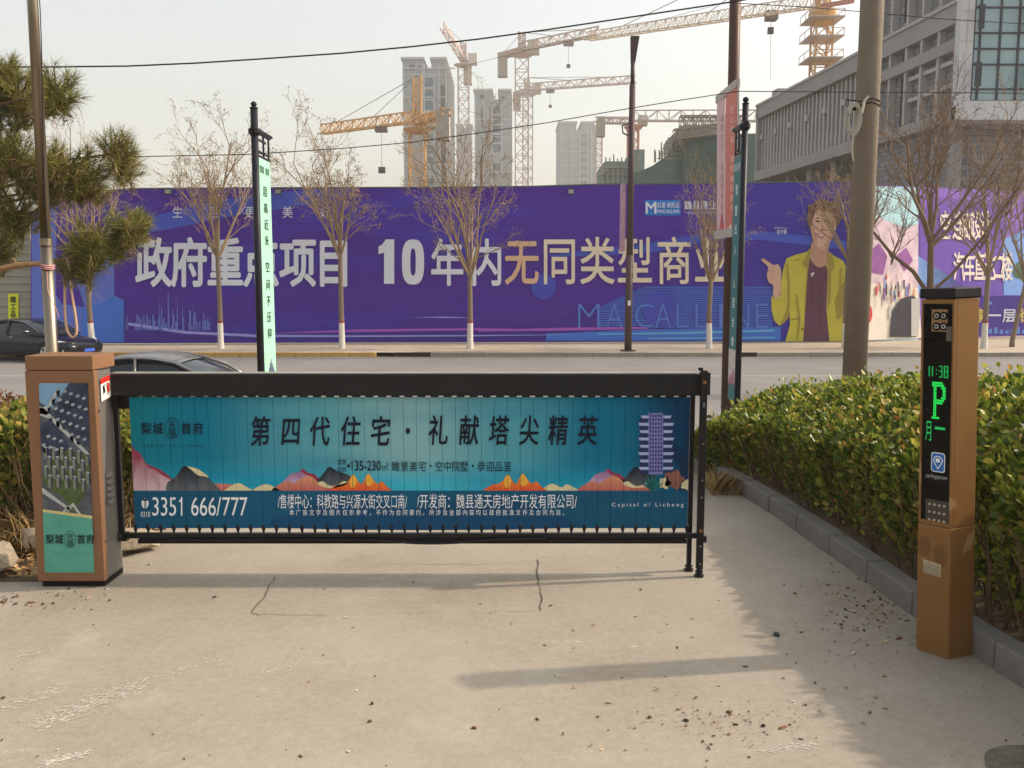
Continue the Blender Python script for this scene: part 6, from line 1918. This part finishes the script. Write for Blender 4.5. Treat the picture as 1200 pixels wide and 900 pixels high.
crane('orange tower crane with its jib to the left in front of the tallest grey block', 130, 489, 218, 156, (489, 89, 130), (376, 157, 150), (524, 131, 118), C_or, 2.2, .16, 1.5, (.34, 6))
crane('pale luffing crane with a steep short jib behind the tallest block', 300, 543, 218, 78, (543, 50, 300), (519, 33, 285), (549, 80, 304), C_pk, 3.4, .26, 2.2)
crane('tallest pale crane in the middle with its jib to the right', 255, 611.5, 218, 66, (611.5, 38, 255), (702, 41, 240), (586, 66, 262), C_pk, 3.6, .24, 2.2, (.62, 6))
crane('shorter pale crane close beside the tallest one', 300, 618.5, 218, 112, (617, 91, 300), (745, 97, 280), (604, 111, 306), C_wh, 3.2, .25, 2.2, (.22, 5))
def big_crane():
    d = 108
    top = at(964, 12, d)
    root = thing('tower_crane', Vector((top.x, d, ROADZ)), 'large cream and orange crane above the grey building at the top right', 'crane', 'tower cranes on the building sites')
    obj('mast', lattice(MB(), Vector((top.x, d, ROADZ)), top, 1.9, 1.9, 22, .10), C_or, root)
    pl = MB()
    for py in (25, 47, 72):
        z = zof(py, d); pl.box(top.x - 2.0, top.x + 2.0, d - 2, d + 2, z, z + .12)
        for sx in (-1.95, 1.95): 
            pl.beam((top.x + sx, d - 1.95, z + .9), (top.x + sx, d + 1.95, z + .9), .07, .07)
            for yy in (-1.9, 0, 1.9): pl.beam((top.x + sx, d + yy, z), (top.x + sx, d + yy, z + .9), .06, .06)
        pl.beam((top.x - 1.95, d - 1.95, z + .9), (top.x + 1.95, d - 1.95, z + .9), .07, .07)
    obj('platform', pl, C_wh, root)
    obj('slewing_ring', MB().tube([top + Vector((0, 0, -1.6)), top + Vector((0, 0, -.4)), top], [1.2, 1.6, 1.5], 14), C_or, root)
    jr_ = at(964, 7, d); j1 = at(688, 47.5, 150)
    obj('jib', lattice(MB(), jr_, j1, 1.2, 1.35, 44, .065, tri=True), C_dc, root)
    c1 = at(999, 1, d - 6)
    obj('counter_jib', MB().beam(jr_, c1, .5, .45), C_rd, root)
    ap = top + Vector((0, 0, 9)); obj('apex', lattice(MB(), top, ap, 1.2, 1.2, 6, .12), C_or, root)
    t_ = MB(); t_.tube([ap, jr_.lerp(j1, .8) + Vector((0, 0, 1.4))], .06, 4); t_.tube([ap, jr_.lerp(j1, .4) + Vector((0, 0, 1.4))], .06, 4); t_.tube([ap, c1], .06, 4)
    obj('tie_bar', t_, mat('tie', (1, 1, 1, 1)), root)
    q = at(904, 18, d + 9)
    obj('trolley', MB().box(q.x - .7, q.x + .7, q.y - .7, q.y + .7, q.z - .6, q.z + .5), mat('trolley', (1, 1, 1, 1)), root)
    e_ = at(903, 35, d + 9); h_ = MB(); h_.tube([q, e_], .03, 4); h_.tube([e_, at(903, 92, d + 9)], .025, 4); obj('hoist_rope', h_, mat('tie', (1, 1, 1, 1)), root)
    obj('hook_block', MB().box(e_.x - .35, e_.x + .35, e_.y - .2, e_.y + .2, e_.z - .5, e_.z + .3), mat('hook', (1, 1, 1, 1)), root)
big_crane()
crane('flat topped red and white crane above the netted building', 170, 742, 218, 152, None, (900, 142, 160), (699, 141, 173), C_wh, 1.9, .16, 1.9, None, mastcol=C_rd)

# ------------------------------------------------------------------ far residential blocks
M_tw = mat('tower_render', srgb(144, 153, 160), .8, var=.05, scale=.05)
M_twd = mat('tower_side', srgb(148, 150, 150), .8, var=.05, scale=.05)
M_win = mat('tower_glass', srgb(64, 104, 124), .25, var=.15, scale=.2)
M_wd = mat('tower_opening', srgb(60, 68, 76), .7, var=.1)
M_rib = mat('tower_rib', srgb(178, 184, 188), .8, var=.04)
def px_box(mb, x0, x1, y0, y1, d, dep):
    a = at(x0, y1, d); b = at(x1, y0, d)
    xa, xb = xof(x0, 330, d), xof(x1, 330, d)
    mb.box(xa, xb, d, d + dep, a.z, b.z)
def tower(label, d, body, notch, wins, side, dep=18, yb=230, extra=None, small=None):
    x0, x1, yt = body
    base = at((x0 + x1) / 2, 330, d); base.z = ROADZ
    root = thing('apartment_tower', base, label, 'building', 'residential towers under construction in the haze')
    zt = zof(yt, d); m_ = MB(); xa, xb = xof(x0, 330, d), xof(x1, 330, d)
    m_.box(xa, xb, d, d + dep, ROADZ, zof(yt + notch[2], d))
    for (na, nb_) in ((x0, notch[0]), (notch[1], x1)): m_.box(xof(na, 330, d), xof(nb_, 330, d), d + .05, d + dep, zof(yt + notch[2], d), zt)
    obj('wall', m_, M_tw, root)
    cap_ = MB()
    for (na, nb_) in ((x0, notch[0]), (notch[1], x1)): cap_.box(xof(na, 330, d) - .4, xof(nb_, 330, d) + .4, d - .4, d + dep, zt, zt + .7)
    obj('parapet', cap_, M_rib, root)
    for (wx0, wx1, wy0, wy1) in wins:
        f = MB(); X0, X1, Z0, Z1 = xof(wx0, 330, d), xof(wx1, 330, d), zof(wy1, d), zof(wy0, d)
        f.box(X0 - .3, X1 + .3, d - .18, d + .1, Z0 - .3, Z0); f.box(X0 - .3, X1 + .3, d - .18, d + .1, Z1, Z1 + .3)
        f.box(X0 - .3, X0, d - .18, d + .1, Z0, Z1); f.box(X1, X1 + .3, d - .18, d + .1, Z0, Z1)
        wo = obj('window', f, M_rib, root)
        obj('pane', MB().box(X0, X1, d - .06, d + .05, Z0, Z1), M_win, wo)
    if side:
        s_ = MB(); sx1 = side[0]     # right-hand flank: floors with openings
        z = ROADZ + 3
        zs = []
        while z < zof(side[1], d): zs.append(z); z += 3.0
        for z in zs:
            y = d + 1.5
            while y < d + dep - 1.5:
                s_.box(xb + .01, xb + .25, y, y + 1.7, z, z + 1.6); y += 3.2
        obj('side_opening', s_, M_wd, root, kind='stuff')
        s_ = MB()
        y = d + .3
        while y < d + dep: s_.box(xb, xb + .7, y, y + .5, ROADZ, zof(side[1], d)); y += 4.6
        for z in zs[::1]: s_.box(xb, xb + .5, d, d + dep, z + 2.3, z + 2.6)
        obj('side_rib', s_, M_twd, root)
    if small:
        f = MB()
        for sx, sy, sw_, sh in small: f.box(xof(sx, 330, d), xof(sx + sw_, 330, d), d - .05, d + .3, zof(sy + sh, d), zof(sy, d))
        obj('opening', f, M_wd, root)
    if extra: extra(root, d)
    rb_ = MB(); z = ROADZ + 5
    while z < zof(body[2] + 16, d): rb_.box(xa, xb, d - .12, d - .01, z, z + .28); z += 6.2
    obj('floor_band', rb_, M_rib, root)
    return root
def ex1(root, d):
    f = MB()
    for x in (475.5, 497, 499, 516, 524): f.box(xof(x, 330, d), xof(x + 1.2, 330, d), d - .4, d, ROADZ, zof(76, d))
    f.box(xof(475, 330, d), xof(535, 330, d), d - .35, d, zof(81, d), zof(79.5, d))
    obj('rib', f, M_rib, root)
    f = MB(); f.box(xof(518.5, 330, d), xof(523, 330, d), d - .1, d + .2, zof(215, d), zof(100, d)); obj('opening_strip', f, M_wd, root)
ws = [(500, 510, y, y + 11) for y in (91, 105, 118)] + [(500, 510, y, y + 10) for y in (131, 144, 157, 170, 184, 209)]
tower('tallest grey residential block with a notched roof and tall stair windows', 260, (475, 524, 70), (499, 508, 11), ws, (535, 72), 30, extra=ex1, small=[(483, 76, 6, 6), (493, 77, 3, 4)])
ws = [(578, 587, y, y + 9) for y in (124, 136, 147, 158, 169, 191)]
def ex2(root, d):
    f = MB()
    for x in (557.5, 567, 576, 588): f.box(xof(x, 330, d), xof(x + .9, 330, d), d - .4, d, ROADZ, zof(116, d))
    obj('rib', f, M_rib, root)
tower('middle grey residential block with a column of square windows', 330, (557, 598, 106.5), (577, 585, 10), ws, (603, 110), 26, extra=ex2, small=[(563, 111, 5, 5), (565, 125, 3, 25)])
def ex3(root, d):
    f = MB()
    for x in (656.5, 668, 678, 686, 691): f.box(xof(x, 330, d), xof(x + .9, 330, d), d - .5, d, ROADZ, zof(152, d))
    obj('rib', f, M_rib, root)
tower('lowest grey residential block standing alone left of the slim lamp post', 410, (654, 694, 144), (674, 680, 8), [], (697, 146), 26, extra=ex3,
      small=[(x, y, 2.2, 4.5) for y in (158, 167, 176, 185, 194, 203, 212) for x in (680, 684)])
tower('small grey block between the two taller residential blocks', 420, (536, 554, 147), (543, 547, 3), [(545, 548, y, y + 4) for y in (160, 175, 190)], None, 15)
# pale block at the far left edge and its cornice
d = 120
pb_ = thing('apartment_tower', Vector((xof(-10, 330, d), d, ROADZ)), 'cream block with a stepped roof peeping out above the pine at the left edge', 'building')
f = MB()
for xa_, xb_, zt_ in ((xof(-80, 330, d), xof(6, 330, d), zof(46, d)), (xof(6, 330, d), xof(13.5, 330, d), zof(57, d))):
    kk = 1.125   # the flank runs away from the road
    f.hexa([(xa_, d, ROADZ), (xb_, d, ROADZ), (xb_ * kk, d + 14, ROADZ), (xa_ * kk, d + 14, ROADZ), (xa_, d, zt_), (xb_, d, zt_), (xb_ * kk, d + 14, zt_), (xa_ * kk, d + 14, zt_)])
obj('wall', f, mat('cream_render', srgb(214, 196, 176), .8, var=.06), pb_)
for k, (x, y) in enumerate(((2, 66), (8, 66), (2, 80), (8, 80), (2, 94), (8, 94))):
    obj('window', MB().box(xof(x, 330, d), xof(x + 3.2, 330, d), d - .05, d + .2, zof(y + 7, d), zof(y, d)), M_win, pb_)

# netted building under construction
d = 96
nb_ = thing('construction_building', Vector((xof(800, 330, d), d, ROADZ)), 'unfinished building wrapped in green safety net behind the hoarding', 'building')
M_net = mat('green_net', srgb(84, 108, 100), .85, var=.22, scale=.8, bump=.6, bscale=3)
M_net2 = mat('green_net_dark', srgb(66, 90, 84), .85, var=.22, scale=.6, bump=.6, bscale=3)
f = MB()
prof = [(738, 240), (738, 204), (752, 200), (765, 194), (780, 183), (800, 170), (815, 161), (850, 157), (905, 156), (905, 240)]
f.prism([at(x, y, d) for x, y in prof], (0, 14, 0)); obj('net', f, M_net, nb_)
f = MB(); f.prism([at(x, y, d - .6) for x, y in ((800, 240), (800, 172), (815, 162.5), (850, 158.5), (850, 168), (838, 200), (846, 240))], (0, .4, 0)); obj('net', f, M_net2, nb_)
f = MB(); px_box(f, 790, 802, 153, 170, d + 8, 8); px_box(f, 797, 860, 146, 160, d + 9, 8); obj('concrete_frame', f, mat('raw_concrete', srgb(132, 138, 136), .85, var=.15, scale=.6), nb_)
f = MB(); lattice(f, at(797, 143, d + 6), at(870, 143, d + 6), 1.2, 1.2, 14, .07); obj('truss', f, mat('scaffold', srgb(150, 138, 124), .8), nb_); f = MB(); lattice(f, at(790, 158, d - .8), at(850, 150, d - .8), 1.0, 1.0, 12, .06)
rr = random.Random(4)
for k in range(26):
    x = rr.uniform(765, 812); yb_ = 192 - (x - 765) * .62; f.beam(at(x, yb_, d), at(x, yb_ - rr.uniform(8, 20), d), .12, .12)
for k in range(5): f.beam(at(770 + k * 3, 186 - k * 6, d), at(800, 186 - k * 6, d), .1, .1)
obj('scaffolding', f, mat('scaffold', srgb(150, 138, 124), .8), nb_)
d = 150
n2 = thing('construction_building', Vector((xof(725, 330, d), d, ROADZ)), 'lower unfinished green netted storeys with scaffold tips left of the netted building', 'building')
f = MB(); px_box(f, 707, 748, 189, 240, d, 14); px_box(f, 741, 753, 175, 240, d - 2, 12); obj('net', f, mat('green_net_far', srgb(108, 128, 124), .85, var=.2, scale=.4), n2)
f = MB()
for k in range(8): f.beam(at(710 + k * 4.6, 190, d), at(710 + k * 4.6, 190 - rr.uniform(3, 9), d), .2, .2)
for y in (196, 204, 212): f.box(xof(701 + (y - 196) * .4, 330, d), xof(748, 330, d), d - .5, d, zof(y + 1.4, d), zof(y, d))
f.prism([at(x, y, d - 1) for x, y in ((700, 205), (712, 197), (712, 199), (701, 207))], (0, 2, 0))
for x in range(706, 740, 6): f.beam(at(x, 230, d - .4), at(x, 198, d - .4), .25, .25)
obj('scaffolding', f, mat('scaffold_far', srgb(128, 134, 130), .8), n2)
f = MB(); px_box(f, 744, 749, 183, 188, d - 2.2, 1); obj('opening', f, mat('raw_concrete', (1, 1, 1, 1)), n2)
# passenger hoist mast
d = 200
hm_ = thing('hoist_mast', Vector((xof(702, 330, d), d, ROADZ)), 'thin ladder like hoist mast between the lone block and the netted building', 'hoist mast')
obj('mast', lattice(MB(), Vector((xof(702, 180, d), d, ROADZ)), at(702, 146, d), 1.3, 1.3, 28, .11), C_wh, hm_)

# ------------------------------------------------------------------ large grey building on the right
WA = (at(883, 330, 76).x, 76.0); WB = (at(1110, 330, 48).x, 48.0)
WP = VPlane(WA[0], WA[1], WB[0], WB[1])
gb = thing('commercial_building', Vector((WB[0], WB[1], ROADZ)), 'large unfinished grey concrete building with vertical fins and a white glazed corner tower', 'building')
dW = (Vector((WA[0], WA[1], 0)) - Vector((WB[0], WB[1], 0))); LW = dW.length; dW.normalize()
nW = WP.n    # outward
def wp(s, z, o=0.0):   # s metres from the near corner B along the wall towards the far end
    return Vector((WB[0], WB[1], 0)) + dW * s + nW * o + Vector((0, 0, z))
def wbox(mb, s0, s1, o0, o1, z0, z1):
    return mb.hexa([wp(s0, z0, o0), wp(s1, z0, o0), wp(s1, z0, o1), wp(s0, z0, o1), wp(s0, z1, o0), wp(s1, z1, o0), wp(s1, z1, o1), wp(s0, z1, o1)])
M_gc = mat('grey_concrete', srgb(152, 150, 150), .85, var=.14, scale=.35, bump=.3, bscale=4)
M_gc2 = mat('pale_concrete', srgb(176, 173, 170), .85, var=.12, scale=.4)
M_dg = mat('dark_opening', srgb(36, 40, 48), .5, var=.15, scale=.5)
def block_mat():
    m = bpy.data.materials.new('block_infill'); m.use_nodes = True
    N = m.node_tree.nodes; L = m.node_tree.links; b = N['Principled BSDF']; b.inputs['Roughness'].default_value = .9
    g = N.new('ShaderNodeNewGeometry'); sx = N.new('ShaderNodeSeparateXYZ'); cx_ = N.new('ShaderNodeCombineXYZ'); L.new(g.outputs['Position'], sx.inputs[0])
    L.new(sx.outputs[1], cx_.inputs[0]); L.new(sx.outputs[2], cx_.inputs[1])
    br = N.new('ShaderNodeTexBrick'); br.inputs['Scale'].default_value = 1; br.inputs['Brick Width'].default_value = .62; br.inputs['Row Height'].default_value = .3; br.inputs['Mortar Size'].default_value = .025
    br.inputs['Color1'].default_value = srgb(140, 142, 148); br.inputs['Color2'].default_value = srgb(118, 122, 132); br.inputs['Mortar'].default_value = srgb(90, 92, 98)
    L.new(cx_.outputs[0], br.inputs['Vector']); L.new(br.outputs[0], b.inputs['Base Color'])
    bp = N.new('ShaderNodeBump'); bp.inputs['Strength'].default_value = .6; bp.inputs['Distance'].default_value = .03; bp.invert = True; L.new(br.outputs['Fac'], bp.inputs['Height']); L.new(bp.outputs[0], b.inputs['Normal'])
    return m
M_blockw = block_mat()
Zr = zof(125, 76)          # wing roof line
Zb = zof(208, 73.5)        # wing underside
SWG = 11.0                 # start of the wing along s (before it, the main block)
f = MB(); wbox(f, SWG, LW, -12, -.45, Zb + .1, Zr - .2); obj('wall', f, M_blockw, gb)
f = MB(); wbox(f, 0, LW + .3, -.5, .1, Zr - 1.0, Zr); wbox(f, SWG, LW + .3, -.5, .12, Zb, Zb + .75); wbox(f, LW - .1, LW + .3, -12, .1, Zb, Zr); wbox(f, SWG, LW + .3, -12, -.5, Zr - .5, Zr - .1); wbox(f, SWG, LW + .3, -12, -.5, Zb, Zb + .09)
obj('beam', f, M_gc, gb)
f = MB(); wbox(f, 0, LW + .3, -.52, .2, Zr + .002, Zr + .18); obj('coping', f, M_gc2, gb)
# fins and the openings between them
nf_ = 27; fin0 = None
for k in range(nf_):
    s = SWG + .3 + (LW - SWG - .6) * k / (nf_ - 1)
    if fin0 is None:
        f = MB(); wbox(f, s - .11, s + .11, -.44, -.25, Zb + .76, Zr - 1.01); fin0 = obj('fin', f, M_gc2, gb); s0 = s
    else: share(fin0, gb, dW * (s - s0))
op0 = None
for k in range(nf_ - 1):
    s = SWG + .3 + (LW - SWG - .6) * (k + .5) / (nf_ - 1); hw = (LW - SWG - .6) / (nf_ - 1) / 2 - .13
    if k % 5 == 3: continue
    if op0 is None:
        f = MB(); wbox(f, s - hw, s + hw, -.44, -.41, Zb + 1.7, Zr - 1.02); op0 = obj('window', f, M_dg, gb); so_ = s
    else: share(op0, gb, dW * (s - so_))
f = MB()
for k in range(6): 
    s = SWG + 2 + k * 2.9; z = (Zb + Zr) / 2 + .3; wbox(f, s, s + .5, -.35, -.1, z, z + .4)
obj('spandrel', f, M_gc2, gb)
# underside and recessed ground storeys of the wing
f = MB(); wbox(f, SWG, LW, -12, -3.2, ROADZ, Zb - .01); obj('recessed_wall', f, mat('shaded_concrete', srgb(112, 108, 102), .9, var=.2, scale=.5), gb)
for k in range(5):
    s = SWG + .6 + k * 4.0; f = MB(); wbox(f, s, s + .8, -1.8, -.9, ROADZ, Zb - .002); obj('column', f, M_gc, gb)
# main block
ZT = 34
f = MB(); wbox(f, 0, SWG, -12, -.42, ROADZ, ZT); obj('wall', f, M_blockw, gb)
zs = [Zb - .1]
zz1 = [Zr - 3.0 + .0]
lev = []
z = Zb
st_h = (Zr - Zb) / 1.0
f = MB()
bands = [Zb, zof(57, 48), Zr + 4.4, Zr + 9.0, Zr + 13.6]
for z in bands:
    wbox(f, -.05, SWG + .1, -.42, .12, z, z + .6)
for s in (-.05, SWG - .45): wbox(f, s, s + .55, -.41, .06, ROADZ, ZT)
obj('beam', f, M_gc, gb)
f = MB()
for s in (1.9, 3.6, 5.2, 7.0, 8.6): wbox(f, s, s + .22, -.41, .02, Zb + .61, ZT)
for z in (Zb + 1.9, Zb + 3.1): wbox(f, 0.5, 5.1, -.41, -.1, z, z + .22)
obj('mullion', f, M_gc2, gb)
for (s0_, s1_) in ((5.9, 6.35), (7.3, 7.8), (9.2, 9.8)):
    for z0_, z1_ in ((Zb + .7, bands[1] - .1), (bands[1] + .7, Zr - 1.1), (Zr + .7, bands[2] - .1), (bands[2] + .7, bands[3] - .1), (bands[3] + .7, bands[4] - .1)):
        f = MB(); wbox(f, s0_, s1_, -.41, -.34, z0_, z1_); obj('window', f, M_dg, gb)
# white corner tower facing the road
YT = 46.2
X0 = xof(1109, 330, YT); X1 = X0 + 14
ZB = zof(141, YT)
M_wclad = mat('white_cladding', srgb(196, 198, 200), .5, var=.05, scale=.5)
zpx = lambda y: zof(y, YT)
wx = [xof(x, 330, YT) for x in (1124.5, 1133, 1154.5, 1157, 1185.5, 1192)]
WX0, WX1 = wx[0], wx[-1]
ZW0 = zpx(118)
ct = MB()
XB = WB[0] + .3
ct.hexa([(X0, YT, ZB + .35), (WX0, YT, ZB + .35), (WX0, YT + 1.9, ZB + .35), (XB, YT + 1.9, ZB + .35), (X0, YT, ZT), (WX0, YT, ZT), (WX0, YT + 1.9, ZT), (XB, YT + 1.9, ZT)])
ct.box(WX1, X1, YT, YT + 10, ZB + .35, ZT); ct.box(WX0, WX1, YT + .002, YT + 1.9, ZB + .35, ZW0)
obj('corner_cladding', ct, M_wclad, gb)
pn = MB()   # cladding joints as slim proud strips
ct = MB(); ct.hexa([(X0 - .12, YT - .15, ZB), (X1, YT - .15, ZB), (X1, YT + 4, ZB), (XB + .2, YT + 1.95, ZB), (X0 - .12, YT - .15, ZB + .34), (X1, YT - .15, ZB + .34), (X1, YT + 4, ZB + .34), (XB + .2, YT + 1.95, ZB + .34)]); obj('cladding_band', ct, M_wclad, gb)
jt = MB()
for z in [ZB + .95 + 1.45 * k for k in range(14)]:
    jt.box(X0 + .01, WX0 - .02, YT - .012, YT - .002, z, z + .03); jt.box(WX1 + .02, X1, YT - .012, YT - .002, z, z + .03)
jt.box((X0 + WX0) / 2, (X0 + WX0) / 2 + .03, YT - .012, YT - .002, ZB + .4, ZT)
obj('cladding_joint', jt, M_gc2, gb)
f = MB(); f.box(WX0, WX1, YT + .34, YT + .5, ZW0, ZT); obj('curtain_wall_back', f, M_dg, gb)
# window grid: rows of panes
ry = [118, 104, 75, 56.5, 38, 8, -10, -28, -56, -76]
zrows = [zpx(y) for y in ry]
M_pane = mat('pane_blue', srgb(140, 168, 176), .12, var=.12, scale=.4, spec=.5)
M_mull = mat('mullion_dark', srgb(48, 54, 64), .4)
gr = MB()
for x in (WX0 + .05, wx[1], (wx[2] + wx[3]) / 2, xof(1177, 330, YT), WX1 - .05): gr.box(x - .05, x + .05, YT + .06, YT + .2, ZW0, ZT)
for z in zrows: gr.box(WX0, WX1, YT + .062, YT + .198, z - .04, z + .04)
obj('window_grid', gr, M_mull, gb)
cols_ = [(WX0 + .1, wx[1] - .05), (wx[1] + .05, (wx[2] + wx[3]) / 2 - .05), ((wx[2] + wx[3]) / 2 + .05, xof(1177, 330, YT) - .05), (xof(1177, 330, YT) + .05, WX1 - .1)]
for r_, (za, zb2) in enumerate(zip(zrows, zrows[1:])):
    for c__, (xa, xb) in enumerate(cols_):
        obj('pane', MB().box(xa, xb, YT + .12, YT + .15, za + .04, zb2 - .04), M_pane, gb)
for (xa, xb, ya, yb2) in ((1124, 1131, 75, 103), (1181, 1193, 75, 103), (1124.5, 1131, 8, 36), (1183, 1196, 6, 34)):
    f = MB(); f.box(xof(xa, 330, YT), xof(xb, 330, YT), YT - .45, YT - .39, zpx(yb2), zpx(ya)); f.beam((xof((xa + xb) / 2, 330, YT), YT - .4, zpx(ya)), (xof((xa + xb) / 2, 330, YT), YT + .06, zpx(ya) + .02), .06, .06)
    obj('open_sash', f, M_mull, gb)
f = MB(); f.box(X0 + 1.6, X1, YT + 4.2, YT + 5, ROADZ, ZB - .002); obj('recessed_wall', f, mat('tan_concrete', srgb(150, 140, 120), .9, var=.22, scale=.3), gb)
for k in range(4):
    x = X0 + 2.2 + k * 3.2; f = MB(); f.box(x, x + .55, YT + 2.8, YT + 3.4, ROADZ, ZB - .002); obj('column', f, M_gc, gb)
f = MB(); f.box(XB + .3, X1, YT + 1.0, YT + 5, ZB - .12, ZB - .002); obj('soffit', f, M_gc, gb)
# small roof stair box at the far end of the wing
f = MB(); wbox(f, LW - 2.4, LW - 1.2, -3, -.6, Zr + .2, Zr + 1.0); obj('roof_box', f, M_gc, gb)

# ------------------------------------------------------------------ haze
hz = MB().box(-430, 430, -70, 640, -2.4, 92)
vm = bpy.data.materials.new('haze'); vm.use_nodes = True
for n_ in list(vm.node_tree.nodes):
    if n_.type == 'BSDF_PRINCIPLED': vm.node_tree.nodes.remove(n_)
pv = vm.node_tree.nodes.new('ShaderNodeVolumePrincipled')
pv.inputs['Color'].default_value = (.96, .94, .90, 1); pv.inputs['Density'].default_value = .0008; pv.inputs['Anisotropy'].default_value = .2
vm.node_tree.links.new(pv.outputs[0], [n_ for n_ in vm.node_tree.nodes if n_.type == 'OUTPUT_MATERIAL'][0].inputs['Volume'])
obj('haze', hz, vm, kind='stuff', label='pale winter haze filling the air over the site')
